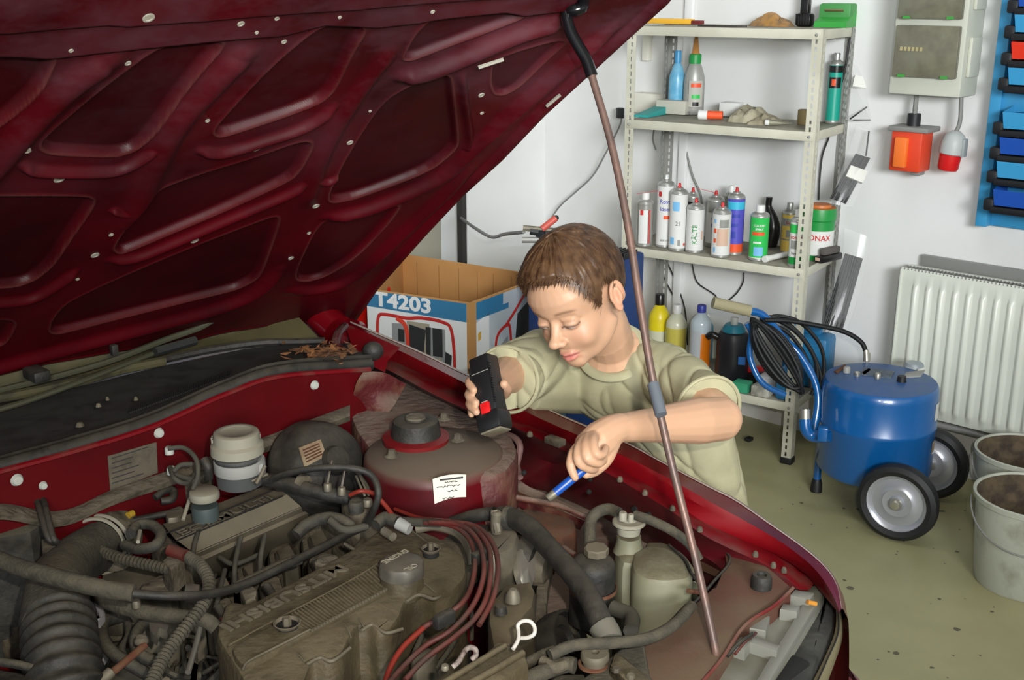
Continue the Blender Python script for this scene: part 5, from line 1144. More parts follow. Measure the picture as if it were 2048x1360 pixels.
def shirt_post(co, no):
    out = co.copy()
    sc1 = np.array([noise.noise(Vector((p[0]*9+p[2]*3, p[1]*9, p[2]*5))) for p in co[:, :]])
    # drapery folds: hanging folds below the arms and stress folds from the shoulders
    a = (co-np.array(SL))@np.array(CA); h = co[:, 2]
    w1 = np.array([noise.noise(Vector((p.dot(CA)*17+noise.noise(p*5)*1.5+p.z*3, p.dot(CS)*3, p.z*1.6))) for p in (Vector(q) for q in co)])
    w2 = np.array([noise.noise(Vector(((p.z+p.dot(CA)*.9)*15, (p.z-p.dot(CA))*3+9, p.dot(CS)*3))) for p in (Vector(q) for q in co)])
    f1 = 1-np.abs(w1)*2.6; f1 = np.clip(f1, 0, 1)**3; f2 = np.clip(1-np.abs(w2)*3, 0, 1)**3
    d = .002*sc1 - .0065*f1 - .0045*f2
    return out + no*d[:, None], None
shirt = remesh('shirt', sh, m_shirt, boy, .0036, 6, shirt_post)
c = H(.003,-.036,-.118)
cb = []; 
for t in np.linspace(0, 2*math.pi, 40):
    pass
# ribbed collar round the neck
cc = D(1226, 704, 1.975); nd = (H(0,-.03,-.07)-NB).normalized(); u1 = LA-nd*LA.dot(nd); u1.normalize(); u2 = nd.cross(u1)
B().tube([cc+u1*math.cos(t)*.056+u2*math.sin(t)*.050 for t in np.linspace(0, 2*math.pi, 48)], [(.006,.010)]*48, 10, flat=nd).obj('collar', m_shirt, shirt)
for nm, A0, A1, r_ in (('sleeve_hem', SL.lerp(EL,.80), (EL-SL).normalized(), .0575), ('sleeve_hem', SR.lerp(ER,1.0)+Vector((0,0,-.008)), (ER-SR).normalized(), .0585)):
    v1 = A1.orthogonal().normalized(); v2 = A1.cross(v1)
    B().tube([A0+v1*math.cos(t)*(r_-.003)+v2*math.sin(t)*(r_-.003) for t in np.linspace(0, 2*math.pi, 40)], .003, 6).obj(nm, m_shirt, shirt)
# ---- trousers and shoes
m_tr = M('khaki_cotton', (104,96,70), .9, col2=(92,84,62), scale=10, bump=.1, bscale=300)
tr_ = B(); tr_.tube([car(.70,-.24,.66), car(.70,-.24,.54)], [(.118,.082),(.122,.085)], 20, flat=LA)
for s in (-1, 1): tr_.tube(cat_rom([car(.70+s*.062,-.24,.58), car(.70+s*.075,-.215,.31), car(.70+s*.078,-.29,.09)], 4), list(np.interp(np.arange(9), [0,4,8], [.080,.066,.060])), 16)
remesh('trousers', tr_, m_tr, boy, .006, 4)
for s in (-1, 1):
    z = B(); z.ball(car(.70+s*.08, -.235, .035), (.040, .105, .036), 10, (CA, CS, UP)); z.ball(car(.70+s*.08, -.29, .06), (.036,.045,.045), 8, (CA, CS, UP))
    z.v = [Vector((v.x, v.y, max(v.z, .0))) for v in z.v]; z.obj('shoe', M('shoe_grey', (60,62,70), .7), boy)
# ================================================================ TORCH AND PEN
T0 = D(966, 715, 1.715); T1 = D(991, 859, 1.675); ta = (T1-T0).normalized(); tw = (D(1000,790,1.66)-D(950,797,1.685)); tw = (tw-ta*tw.dot(ta)).normalized(); tn = tw.cross(ta)
if tn.dot(CTW) < 0: tn = -tn
m_tb = M('torch_black', (26,26,27), .38, spec=.5)
tm = (T0+T1)/2; Lt = (T1-T0).length
tr = root('torch', T1, 'black ribbed hand torch with a red switch, held in his right hand', 'torch')
B().box(tm-ta*.012, (.036, .030, Lt-.024), (tw, tn, ta), .004).obj('torch_body', m_tb, tr)
B().box(T1-ta*.012, (.043, .036, .030), (tw, tn, ta), .006).obj('torch_head', m_tb, tr)
B().box(T1+ta*.0035, (.036, .028, .003), (tw, tn, ta), .001).obj('lens', M('lens_glass', (122,116,98), .15, spec=.8), tr, label='clear lens')
B().box(tm+ta*.026+tn*.0165, (.016, .006, .017), (tw, tn, ta), .002).obj('switch', m_red, tr, label='red switch button')
B().box(tm+ta*.0168+tn*.0156, (.010, .002, .0025), (tw, tn, ta)).obj('switch_mark', m_plug, tr, label='small white mark')
B().box(tm-ta*.030+tn*.0152, (.034, .0006, .0008), (tw, tn, ta)).obj('case_seam', m_plug, tr)
for s in (-1, 1):
    b = B()
    for k in range(24): b.box(tm-ta*(Lt*.5-.016-k*(Lt-.05)/24)+tw*(s*.0175)+tn*.0135, (.004, .005, .0022), (tw, tn, ta), .0006)
    b.obj('grip_ribs', m_tb, tr, kind='stuff')
P0 = D(1095, 998, 1.578); P1 = D(1207, 907, 1.590); pa = (P1-P0).normalized()
pr = root('pen', P0, 'blue pen-shaped tool with a metal tip in his left fist', 'pen')
B().lathe([(0,.012),(.0058,.012),(.0062,.014),(.0064,.05),(.0062,(P1-P0).length),(0,(P1-P0).length)], P0, pa, 16).obj('barrel', M('pen_blue', (22,74,160), .35), pr)
B().lathe([(0,0),(.0048,.0),(.0056,.001),(.0060,.013),(0,.013)], P0, pa, 16).obj('metal_tip', m_alu, pr, label='metal tip')
# ================================================================ METAL SHELF UNIT
FR = Vector((.974, 3.725, 0)); SX = Vector((.829, -.559, 0)).normalized(); SY = Vector((-SX.y*-1, 0, 0)); SY = Vector((.559, .829, 0)).normalized()
SWd, SDp = .692, .32; FL_ = FR - SX*SWd
def sp(u, v, z): return FL_ + SX*u + SY*v + UP*z
def szp(px, py): return P(px, py, FR, SY).z
HS = szp(1640, 57)
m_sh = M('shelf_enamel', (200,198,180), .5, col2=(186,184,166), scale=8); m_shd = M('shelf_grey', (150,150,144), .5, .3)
m_sht = M('shelf_top', (150,146,130), .6, col2=(120,116,102), scale=12)
shelf = root('shelf_unit', sp(SWd/2, SDp/2, 0), 'cream perforated metal shelf unit full of spray cans and bottles by the wall', 'shelf')
def post(u, v, du, dv, mat):
    b = B(); w = .034; pit = .025; n = int(HS/pit); hw, hh = .0035, .0075
    for ax, sg in ((SX*du, 1), (SY*dv, 1)):
        o = sp(u, v, 0)
        for k in range(n):
            z0 = k*pit; z1 = z0+pit; zc = (z0+z1)/2
            for c_ in (w*.55,):
                xs = [0, c_-hw, c_+hw, w]; zs = [z0, zc-hh, zc+hh, z1]; g = [[o+ax*x+UP*z for x in xs] for z in zs]; base = len(b.v)
                b.v += [q for r in g for q in r]
                for i in range(3):
                    for j in range(3):
                        if i == 1 and j == 1: continue
                        b.f.append((base+i*4+j, base+i*4+j+1, base+i*4+j+5, base+i*4+j+4)); b.m.append(0)
    o = b.obj('post', mat, shelf, smooth=False); m = o.modifiers.new('t', 'SOLIDIFY'); m.thickness = .0016; m.offset = 0
    B().box(sp(u, v, .012)+SX*(du*.016)+SY*(dv*.016), (.042, .042, .024), (SX, SY, UP), .004).obj('foot_cap', m_blk, shelf, label='black plastic foot')
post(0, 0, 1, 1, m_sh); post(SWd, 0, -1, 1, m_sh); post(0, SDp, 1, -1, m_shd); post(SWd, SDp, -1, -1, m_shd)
lv = [szp(1440, 56), szp(1440, 252), szp(1440, 518), szp(1440, 779)]
for z in lv:
    b = B(); h = .030; t = .003
    b.box(sp(SWd/2, SDp/2, z-.0025), (SWd-.006, SDp-.006, .005), (SX, SY, UP), .001, mi=1)
    for v in (.0, SDp): b.box(sp(SWd/2, v + (.006 if v == 0 else -.006) - (.008 if v == 0 else -.008), z-h/2+.001), (SWd-.01, t, h), (SX, SY, UP), .001)
    for u in (.0, SWd): b.box(sp(u + (.004 if u == 0 else -.004), SDp/2, z-h/2+.001), (t, SDp-.004, h), (SX, SY, UP), .001)
    b.obj('shelf_board', [m_sh, m_sht], shelf)
    for u in (.018, SWd-.018): B().ball(sp(u, -.006, z-.015), .005, 5).obj('shelf_bolt', m_shd, shelf)
def on(px, py, i, vmin=.03, vmax=SDp-.03):
    """point on shelf i seen at that pixel, kept on the board"""
    q = Z(px, py, lv[i]); r = q-FL_; v = r.dot(SY); vc = min(max(v, vmin), vmax)
    if vc != v:
        u = P(px, py, FL_+SY*vc, SY); q = Vector((u.x, u.y, lv[i]))
    return q + UP*.0006
m_cans = {'white': M('can_white', (218,218,214), .35), 'silver': M('can_silver', (178,178,172), .3, .6), 'green': M('can_green', (48,186,84), .4), 'violet': M('can_violet', (84,80,180), .4), 'cyan': M('band_cyan', (60,176,206), .4),
  'orange': M('band_orange', (226,86,44), .4), 'red': M('can_red', (196,40,40), .4), 'beige': M('band_beige', (206,172,150), .5), 'teal': M('can_teal', (24,152,132), .35), 'dgreen': M('can_dark_green', (28,140,62), .4), 'yellow': M('can_yellow', (226,190,90), .45),
  'black': M('can_black', (20,18,18), .3), 'grey': M('can_grey', (140,140,134), .45), 'blue': M('band_blue', (54,66,160), .4), 'amberp': M('patch_amber', (226,160,60), .5), 'lblue': M('band_light_blue', (120,182,224), .4)}
MC = m_cans
def facing(c):   # horizontal directions at an object: across and towards the camera
    f = Vector((O3.x-c.x, O3.y-c.y, 0)).normalized(); return Vector((-f.y, f.x, 0)), f
def wrapband(name, c, r, z0, z1, a0, a1, mat, parent, label=None):
    X, Fv = facing(c); rows = [[c + X*math.sin(a)*(r) + Fv*math.cos(a)*(r) + UP*z for a in np.linspace(a0, a1, 14)] for z in (z0, z1)]
    return B().grid(rows).obj(name, mat, parent)
def can(px, base, top, rpx, body, label, i=2, bands=(), nozzle='white', capk='nozzle', texts=(), group='spray cans on the shelf', patches=(), name='spray_can', cat='spray can'):
    c = on(px, base-rpx*.42, i); mp = mpx(c); r = rpx*mp; hh = (base-top)*mp*1.03
    X, Fv = facing(c); t = root(name, c, label, cat, group)
    cap_h = .030 if capk == 'cap' else .024
    hb = hh-cap_h*1.0-.012
    prof = [(0,.001),(r*.92,0),(r,.003),(r*.99,.007),(r*.985,.010)]
    zs = sorted(set([.010, hb-.004] + [z for b0 in bands for z in (b0[0]*hb, b0[1]*hb)])); zs = [z for z in zs if .010 <= z <= hb-.004]
    mats = [MC['silver'], MC[body]]; mis = [0,0,0,0]
    for k in range(1, len(zs)):
        zm = (zs[k-1]+zs[k])/2/hb; mi = 1
        for (b0, b1, mm) in bands:
            if b0 <= zm <= b1:
                if MC[mm] not in mats: mats.append(MC[mm])
                mi = mats.index(MC[mm])
        prof.append((r*.985, zs[k])); mis.append(mi)
    prof += [(r, hb-.002),(r*.99, hb),(r*.86, hb+.008),(r*.55, hb+.013),(r*.45,hb+.012),(r*.42,hb+.015),(0,hb+.015)]; mis += [0]*7
    B().lathe(prof, c, UP, 24, mis=mis).obj('can_body', mats, t)
    z0 = hb+.014
    if capk == 'nozzle':
        B().lathe([(0,0),(.0065,0),(.0065,.009),(.005,.011),(.005,.018),(.0035,.020),(0,.020)], c+UP*z0, UP, 12).obj('nozzle', MC[nozzle], t)
        B().lathe([(r*.40,-.002),(r*.42,.004),(r*.3,.005),(0,.005)], c+UP*z0, UP, 14).obj('nozzle_collar', MC['silver'], t)
    elif capk == 'cap':
        B().lathe([(r*.45,-.004),(r*.46,.018),(r*.40,.022),(0,.022)], c+UP*z0, UP, 16).obj('cap', MC[nozzle], t)
    for (s, z, size, colr, ry) in texts:
        text('can_lettering', s, size, MC[colr], None, t, wrap=(c+UP*(z*hb), X, Fv, r*.985+.0006), bold=.0003, ry=ry)
    for (z0_, z1_, a0, a1, mm) in patches: wrapband('printed_patch', c, r*.985+.0004, z0_*hb, z1_*hb, a0, a1, MC[mm], t)
    return t, c, r, hb
# third shelf, left to right
can(1288, 498, 392, 17, 'silver', 'silver and red spray can with a clear cap, leftmost on the can shelf', nozzle='white', capk='cap', bands=((0,.06,'red'),(.9,.96,'silver')), patches=((.08,.86,-.75,.35,'white'),(.08,.86,.42,.52,'red'),(.08,.86,.58,.68,'red'),(.74,.86,-.6,-.2,'red')))
can(1328, 500, 360, 17.5, 'white', 'tall white spray can with dark blue lettering, tallest on the shelf', nozzle='white', texts=(('Rost-', .74, .020, 'blue', 0), ('löser', .62, .020, 'blue', 0), ('400 ml', .12, .012, 'grey', 0)), patches=((.82,.90,-.9,-.5,'red'),(.46,.52,-.2,.8,'orange')))
can(1354, 507, 376, 18, 'white', 'white spray can with light blue splash and red nozzle, in front of the tall one', nozzle='red', texts=(('21', .48, .022, 'grey', 0),), patches=((.70,.86,-.7,.1,'lblue'),(.12,.24,-.9,-.4,'lblue'),(.10,.20,.0,.3,'grey'),(.10,.14,.7,.95,'red')))
can(1382, 482, 382, 13, 'silver', 'narrow dark spray can with red nozzle half hidden behind the white cans', nozzle='red', bands=((.55,.9,'black'),))
can(1388, 511, 405, 18, 'white', 'white spray can with vertical green lettering and red nozzle', nozzle='red', texts=(('KÄLTE', .42, .024, 'dgreen', 1),), patches=((.3,.5,.75,1.0,'beige'),))
can(1427, 500, 390, 17.5, 'silver', 'silver spray can with navy words and an amber patch, behind the beige can', nozzle='red', bands=((.1,.75,'white'),), texts=(('Ca-', .62, .018, 'blue', 0), ('pfle', .50, .018, 'blue', 0)), patches=((.04,.22,.1,.9,'amberp'),))
can(1458, 484, 373, 14, 'silver', 'plain silver spray can with pale cap, rearmost behind the violet can', nozzle='white', capk='cap')
can(1467, 515, 384, 17.5, 'violet', 'violet spray can with cyan shoulder, orange foot band and red nozzle', nozzle='red', bands=((.0,.05,'white'),(.05,.20,'orange'),(.80,.93,'cyan')), patches=((.3,.42,-.5,.1,'blue'),(.5,.56,-.5,.3,'blue'),(.66,.72,-.5,.5,'blue')))
can(1440, 521, 414, 19, 'white', 'white spray can with beige panel and small orange squares, front centre', nozzle='red', texts=(), patches=((.28,.66,-.45,.8,'beige'),(.56,.66,-.85,-.55,'orange'),(.34,.44,-.85,-.55,'orange'),(.12,.24,-.85,-.6,'lblue'),(.68,.86,-.2,.8,'grey'),(.78,.86,-.85,-.6,'lblue')))
can(1515, 527, 417, 19, 'green', 'bright green spray can with white cap and a red stripe', nozzle='white', capk='cap', bands=((0,.08,'white'),), texts=(('COCKPIT', .80, .010, 'white', 0),('SPRAY', .72, .010, 'white', 0)), patches=((.58,.66,-.75,.6,'orange'),(.12,.32,-.5,.5,'lblue'),(.40,.44,-.6,.3,'white')))
can(1574, 512, 410, 14, 'yellow', 'yellow and silver can behind the green and white spray can', nozzle='silver', capk='cap', bands=((.70,.88,'silver'),(.34,.38,'grey')), texts=(('Lux', .78, .014, 'red', 0),), patches=((.42,.60,-.35,.45,'grey'),))
can(1589, 538, 424, 14, 'white', 'slim green and white spray bottle beside the right front post', nozzle='white', capk='cap', bands=((0,.22,'dgreen'),(.74,.93,'green')), texts=(('SONAX', .64, .013, 'red', 0), ('Xtreme', .30, .010, 'black', 0)), patches=((.40,.58,-.8,.8,'grey'),))
for k, (x0, y0, x1, y1) in enumerate(((1274,388,1345,377),(1396,377,1437,387))): 
    q = on(1354, 500, 2); B().tube([D(x0, y0, depth_of(q)), D(x1, y1, depth_of(q)*.995)], .0009, 5).obj('spray_straw', MC['red'], None, label='thin red spray straw %s' % ('sticking left from the nozzle of the tall white can' if k == 0 else 'pointing left from the silver can with navy words'), cat='straw')
def bottle(name, px, base, top, rpx, prof, mats, mis, label, i, sy=1., cat='bottle', group=None, kw=None):
    c = on(px, base-rpx*.42, i); mp = mpx(c); r = rpx*mp; h = (base-top)*mp*1.03
    t = root(name, c, label, cat, group)
    X, Fv = facing(c)
    k0 = 0
    for (k1, nm, mt) in mats:
        B().lathe([(a*r, q*h) for a, q in prof[k0:k1+1]], c, UP, 24, sx=1, sy=sy).obj(nm, mt, t); k0 = k1
    return t, c, r, h
BP = [(0,0),(.92,0),(1,.03),(1,.50),(.95,.60),(.55,.76),(.36,.80),(.36,.82),(.42,.82),(.42,.98),(.38,1.0),(0,1.0)]
# curved black bottle
c = on(1540, 490, 2); mp = mpx(c); t = root('bottle', c, 'black curved-neck bottle with orange label behind the green can', 'bottle')
pts = [c+UP*(q*mp)+SX*(a*mp) for a, q in ((0,0),(3,20),(4,40),(0,60),(-8,80),(-8,98))]
B().tube(cat_rom(pts, 5), list(np.interp(np.arange(26), [0,5,10,15,20,25], [13*mp,15*mp,14*mp,10*mp,6*mp,6.5*mp])), 18).obj('bottle_body', MC['black'], t)
B().box(c+UP*(34*mp)+facing(c)[1]*.022-SX*(2*mp), (12*mp, .002, 22*mp), (facing(c)[0], facing(c)[1], UP)).obj('bottle_label', MC['amberp'], t)
# green and white tub
c = on(1634, 502, 2, .1, .2); mp = mpx(c); r = 31*mp; h = 108*mp; t = root('wipes_tub', c, 'large green and white plastic tub with orange lid behind the right front post', 'tub')
B().lathe([(0,0),(r*.96,0),(r*.98,.004),(r*.98,h*.10)], c, UP, 28).obj('tub_foot', MC['dgreen'], t); B().lathe([(r*.98,h*.10),(r*.98,h*.55)], c, UP, 28).obj('tub_wall', MC['white'], t)
B().lathe([(r*.98,h*.55),(r*.98,h*.72),(r*1.05,h*.74),(r*1.05,h*.86),(r,h*.95)], c, UP, 28).obj('tub_collar', MC['dgreen'], t); B().lathe([(r*1.0,h*.95),(r*.7,h*.96),(r*.66,h*1.01),(0,h*1.01)], c, UP, 28).obj('lid', M('lid_orange', (190,110,50), .5), t, label='orange lid')
text('tub_lettering', 'SONAX', .026, MC['red'], None, t, wrap=(c+UP*h*.42, *facing(c), r*.985), bold=.0005)
# lying tube, black brush
c0 = on(1528, 526, 2); c1 = on(1578, 514, 2); B().lathe([(0,0),(.011,0),(.012,.002),(.012,.016),(.0095,.017),(.0095,(c1-c0).length),(0,(c1-c0).length)], c0+UP*.012, (c1-c0), 16).obj('silicone_tube', MC['white'], None, label='white tube lying on the can shelf in front of the green tub', cat='tube')
c0 = on(1640, 528, 2, -.01); t = root('brush', c0, 'black brush with grey bristles lying at the shelf right end', 'brush')
d_ = (SX*.3+SY*.95).normalized(); B().box(c0+d_*.045+UP*.016, (.034, .12, .026), (d_.cross(UP), d_, UP), .008).obj('brush_back', MC['black'], t); B().box(c0+d_*.05+UP*.040, (.024, .09, .024), (d_.cross(UP), d_, UP), .006).obj('bristles', M('bristle_grey', (90,86,82), .9), t, label='grey bristles'); B().box(c0+d_*.0+UP*.018-d_*.016, (.018, .002, .010), (d_.cross(UP), d_, UP)).obj('brush_label', MC['beige'], t)
# second shelf
bottle('bottle', 1352, 222, 104, 16.5, BP, [(6,'bottle_body',M('bottle_sky', (88,160,196), .35, col2=(120,180,208), scale=30)),(11,'cap',M('cap_sky', (64,140,186), .4))], None, 'light blue squeeze bottle standing at the rear of the second shelf', 1)
t, c, r, h = bottle('oil_bottle', 1386, 232, 78, 21, [(0,0),(.95,0),(1,.02),(1,.38),(.92,.48),(.62,.60),(.52,.62),(.52,.63),(.58,.63),(.58,.73),(.45,.74),(.36,.75),(.16,.95),(.12,1.0),(0,1.0)], [(6,'bottle_body',M('bottle_silver', (156,156,150), .4, .2)),(10,'cap',MC['dgreen']),(14,'spout',M('amber_spout', (190,134,72), .3, alpha=.9))], None, 'grey oil bottle with green collar and amber spout on the second shelf', 1, sy=.8)
wrapband('bottle_label', c, r*1.004, h*.10, h*.42, -.5, .9, M('label_pale', (178,176,166), .6), t); wrapband('printed_patch', c, r*1.008, h*.34, h*.39, -.3, .7, MC['orange'], t); wrapband('printed_patch', c, r*1.008, h*.20, h*.25, -.2, .6, MC['green'], t); wrapband('printed_patch', c, r*1.008, h*.11, h*.16, -.1, .5, MC['black'], t)
t, c, r, h = can(1664, 248, 112, 14, 'teal', 'tall teal spray can with clear cap standing behind the right front post', 1, bands=((.86,.97,'black'),), nozzle='silver', capk='cap', patches=((.60,.78,-.9,.9,'black'),(.64,.75,-.5,.1,'orange')))
B().prism([on(1268,234,1)+UP*.008, on(1296,236,1)+UP*.008, on(1346,212,1)+UP*.034, on(1322,208,1)+UP*.034], [on(1268,234,1), on(1296,236,1), on(1346,212,1), on(1322,208,1)], .002).obj('scraper', M('teal_plastic', (40,150,146), .5), None, label='teal plastic wedge lying at the left end of the second shelf', cat='wedge')
B().box(on(1358,228,1)+UP*.006, (.10, .05, .012), (SX, SY, UP), .003).obj('sanding_pad', MC['grey'], None, label='flat grey pad under the two bottles at their left', cat='pad')
c0 = on(1396, 240, 1); d_ = (SX*.95+SY*.3).normalized(); t = root('sealant_roll', c0, 'white and red roll lying on its side on the second shelf', 'roll')
B().lathe([(0,0),(.015,0),(.017,.002),(.017,.030),(.015,.032)], c0+UP*.018, d_, 18).obj('roll_end', MC['white'], t); B().lathe([(.015,.030),(.0145,.085),(0,.085)], c0+UP*.018, d_, 18).obj('roll_body', MC['orange'], t)
B().box(on(1462,226,1)+UP*.026, (.075, .045, .050), (SX, SY, UP), .003).obj('small_carton', MC['white'], None, label='small white carton with red dot behind the crumpled bags', cat='carton')
m_bag = M('bag_paper', (170,164,140), .8, col2=(140,134,112), scale=20)
def crumple(pts, h, name, label, cat, mat=m_bag, seed=1):
    b = B(); n = 12; rows = []
    for i in range(n+1):
        row = []
        for j in range(n+1):
            u, v = i/n, j/n; p = pts[0]*(1-u)*(1-v)+pts[1]*u*(1-v)+pts[2]*u*v+pts[3]*(1-u)*v
            k = (math.sin(math.pi*u)*math.sin(math.pi*v))**.5; row.append(p + UP*(h*k*(.7+.9*abs(noise.noise(Vector((u*4, v*4, seed*3.3)))))))
        rows.append(row)
    b.grid(rows); rows2 = [[p*1.0 for p in r] for r in rows]; return b.grid([[Vector((p.x, p.y, pts[0].z)) for p in r] for r in rows2]).obj(name, mat, None, label=label, cat=cat, angle=20)
crumple([on(1452,244,1), on(1500,248,1), on(1560,212,1), on(1480,210,1)], .055, 'paper_bag', 'crumpled pale paper bag in the middle of the second shelf', 'bag')
crumple([on(1490,250,1), on(1540,252,1), on(1568,224,1), on(1520,222,1)], .026, 'sandpaper', 'folded sandpaper sheets with red spots beside the crumpled bag', 'sandpaper', M('sandpaper_tan', (156,146,120), .9, col2=(180,170,146), scale=18), 2)
c0 = on(1530, 252, 1); t = root('glue_tube', c0, 'creased metal tube with round white cap lying near the right post', 'tube'); d_ = (SX*.95+SY*.25).normalized()
B().lathe([(0,0),(.009,0),(.010,.002),(.010,.014),(.006,.015)], c0+UP*.011, d_, 14).obj('cap', MC['white'], t); B().tube([c0+UP*.011+d_*(.014+.075*q) for q in np.linspace(0, 1, 8)], [(.012, .012*(1-q*.85)) for q in np.linspace(0, 1, 8)], 14, flat=d_.cross(UP)).obj('tube_body', M('tube_metal', (150,148,128), .4, .5), t)
B().box(on(1606,250,1)+UP*.026, (.034, .03, .052), (SX, SY, UP), .003).obj('tin_box', M('tin_brass', (140,124,84), .5, .3), None, label='small brass coloured tin upright next to the right front post', cat='tin')
B().box(sp(.06,.26,lv[1]+.026), (.12, .06, .05), (SX, SY, UP), .004).obj('junction_box', M('jbox', (186,184,170), .5), None, label='low grey cream box at the left rear of the second shelf', cat='box')
# top shelf
c0 = on(1282, 44, 0, -.0); c1 = on(1404, 50, 0, .0)
t = root('folding_rule', c0, 'long yellow rule with a dark red end on the top shelf', 'ruler'); d_ = (c1-c0).normalized(); L_ = (c1-c0).length
B().box(c0+d_*L_*.42+UP*.010, (L_*.86, .03, .018), (d_, UP.cross(d_), UP), .002).obj('rule_body', M('rule_yellow', (232,176,50), .5), t); B().box(c0+d_*L_*.93+UP*.008, (L_*.14, .03, .014), (d_, UP.cross(d_), UP), .002).obj('rule_end', M('rule_maroon', (110,36,34), .5), t, label='dark red end')
for k in range(5): B().box(sp(.30+k*.016, .03+k*.004, lv[0]+.0055), (.10, .008, .006), ((SX+SY*.05*k).normalized(), SY, UP), .001).obj('hacksaw_blade', M('blade_dark', (60,58,54), .5, .4), None, label='thin dark hacksaw blades lying in a bundle on the top shelf', cat='blade', group='bundle of blades on the top shelf')
b = B(); cc = [on(1498,50,0), on(1586,54,0)]
crumple([on(1496,52,0,.0), on(1586,55,0,.0), on(1590,50,0,.2), on(1500,48,0,.2)], .034, 'rag', 'amber brown crumpled plastic wrap near the black battery', 'wrap', M('amber_wrap', (176,130,70), .5, col2=(120,96,70), scale=30), 5)
c0 = on(1609, 53, 0, .03); t = root('tool_battery', c0, 'black cordless tool battery standing upright on the top shelf', 'battery')
B().box(c0+UP*.022, (.055, .05, .044), (SX, SY, UP), .010).obj('battery_base', MC['black'], t); B().box(c0+UP*.065, (.030, .032, .07), (SX, SY, UP), .006).obj('battery_stem', MC['black'], t)
for k in range(6): B().box(c0+UP*.024-SY*.026+SX*(-.022+k*.009), (.003, .003, .036), (SX, SY, UP)).obj('battery_rib', m_blk, t)
c0 = on(1674, 52, 0, .06); t = root('battery_charger', c0, 'green battery charger on the right end of the top shelf', 'charger')
mG = M('charger_green', (52,150,60), .45)
X = c0; b = B(); A_ = [X+SX*a+SY*v for a, v in ((-.055,-.07),(.055,-.07),(.055,.07),(-.055,.07))]
b.prism([A_[0]+UP*.020, A_[1]+UP*.020, A_[2]+UP*.070, A_[3]+UP*.070], A_, .006); b.obj('charger_case', mG, t)
b = B(); b.box(X+SY*.015+UP*.052, (.108,.10,.05), (SX, SY, UP), .008); b.obj('charger_back', M('charger_green2', (66,140,72), .5), t); nn_ = (UP*.140-SY*.05).normalized()
B().box(X-SY*.036+UP*.052, (.062, .004, .022), (SX, (SY*.5+UP).normalized(), (UP*.5-SY).normalized()), .001).obj('charger_label', M('label_brown', (120,100,70), .5), t)
# bottom shelf
BB = [(0,0),(.95,0),(1,.02),(1,.66),(.96,.74),(.5,.86),(.34,.88),(.34,.89),(.42,.89),(.42,.99),(.38,1.0),(0,1.0)]
BQ = BB
m_yel = M('liquid_yellow', (196,184,84), .25, alpha=1); m_pale = M('bottle_pale', (206,206,180), .3); m_orl = M('liquid_orange', (204,110,20), .15); m_clr = M('clear_plastic', (178,190,196), .15)
t, c, r, h = bottle('bottle', 1316, 716, 597, 21, [(0,0),(.95,0),(1,.02),(1,.42),(1,.42),(1,.60),(.92,.68),(.5,.80),(.40,.82),(.40,.83),(.44,.83),(.44,.99),(.40,1.0),(0,1.0)], [(4,'bottle_body',m_pale),(9,'bottle_shoulder',M('yellow_plastic', (226,206,30), .35)),(13,'cap',MC['black'])], None, 'yellow shouldered bottle with black cap, leftmost on the bottom shelf', 3)
t, c, r, h = bottle('bottle', 1350, 728, 617, 21, [(0,0),(.95,0),(1,.02),(1,.60),(1,.60),(1,.64),(.94,.70),(.5,.82),(.34,.84),(.34,.85),(.40,.85),(.40,.99),(.36,1.0),(0,1.0)], [(4,'liquid',m_yel),(9,'bottle_shoulder',m_pale),(13,'cap',MC['white'])], None, 'translucent bottle of pale yellow liquid with white cap', 3)
t, c, r, h = bottle('bottle', 1397, 758, 618, 21, [(0,0),(.95,0),(1,.02),(1,.62),(1,.62),(1,.72),(.94,.78),(.5,.87),(.36,.89),(.36,.90),(.42,.90),(.42,.99),(.38,1.0),(0,1.0)], [(4,'liquid',m_orl),(9,'bottle_shoulder',m_clr),(13,'cap',MC['blue'])], None, 'clear bottle of orange liquid with dark blue cap and white label', 3)
wrapband('bottle_label', c, r*1.006, h*.08, h*.66, -1.3, .05, M('label_frost', (172,176,180), .5), t)
bottle('bottle', 1411, 700, 608, 14, BB, [(6,'bottle_body',M('bottle_aqua', (90,160,186), .3)),(11,'cap',MC['white'])], None, 'pale blue bottle with white cap, half hidden behind the orange liquid', 3)
c = on(1462, 760, 3, .04); mp = mpx(c); t = root('pump_canister', c, 'black pump canister with teal collar and white spout on the bottom shelf', 'canister')
B().lathe([(0,0),(31*mp,0),(33*mp,.006),(32*mp,88*mp),(27*mp,100*mp),(23*mp,102*mp)], c, UP, 28).obj('canister_body', M('canister_black', (36,36,42), .4), t)
B().lathe([(23*mp,102*mp),(22*mp,108*mp),(17*mp,116*mp),(0,116*mp)], c, UP, 24).obj('canister_collar', M('teal_collar', (30,134,160), .4), t, label='teal collar')
B().tube([c+UP*(114*mp), c+UP*(130*mp)], 7*mp, 12).obj('spout', MC['white'], t, label='white spout'); B().tube(cat_rom([c+UP*(86*mp)-SX*(24*mp)-SY*.02, c+UP*(92*mp)-SX*(38*mp)-SY*.03, c+UP*(86*mp)-SX*(48*mp)-SY*.03], 4), 7*mp, 10).obj('canister_nozzle', MC['black'], t)
B().box(c+UP*(52*mp)+SX*(20*mp)+facing(c)[1]*(27*mp), (14*mp,.002,16*mp), (facing(c)[0], facing(c)[1], UP)).obj('blue_mark', M('mark_blue', (40,110,190), .4), t)
B().box(on(1484,782,3,.02)+UP*.018, (.058,.05,.036), (SX, SY, UP), .003).obj('bulb_box', M('box_green', (60,164,122), .6), None, label='small green carton at the front of the bottom shelf', cat='carton')
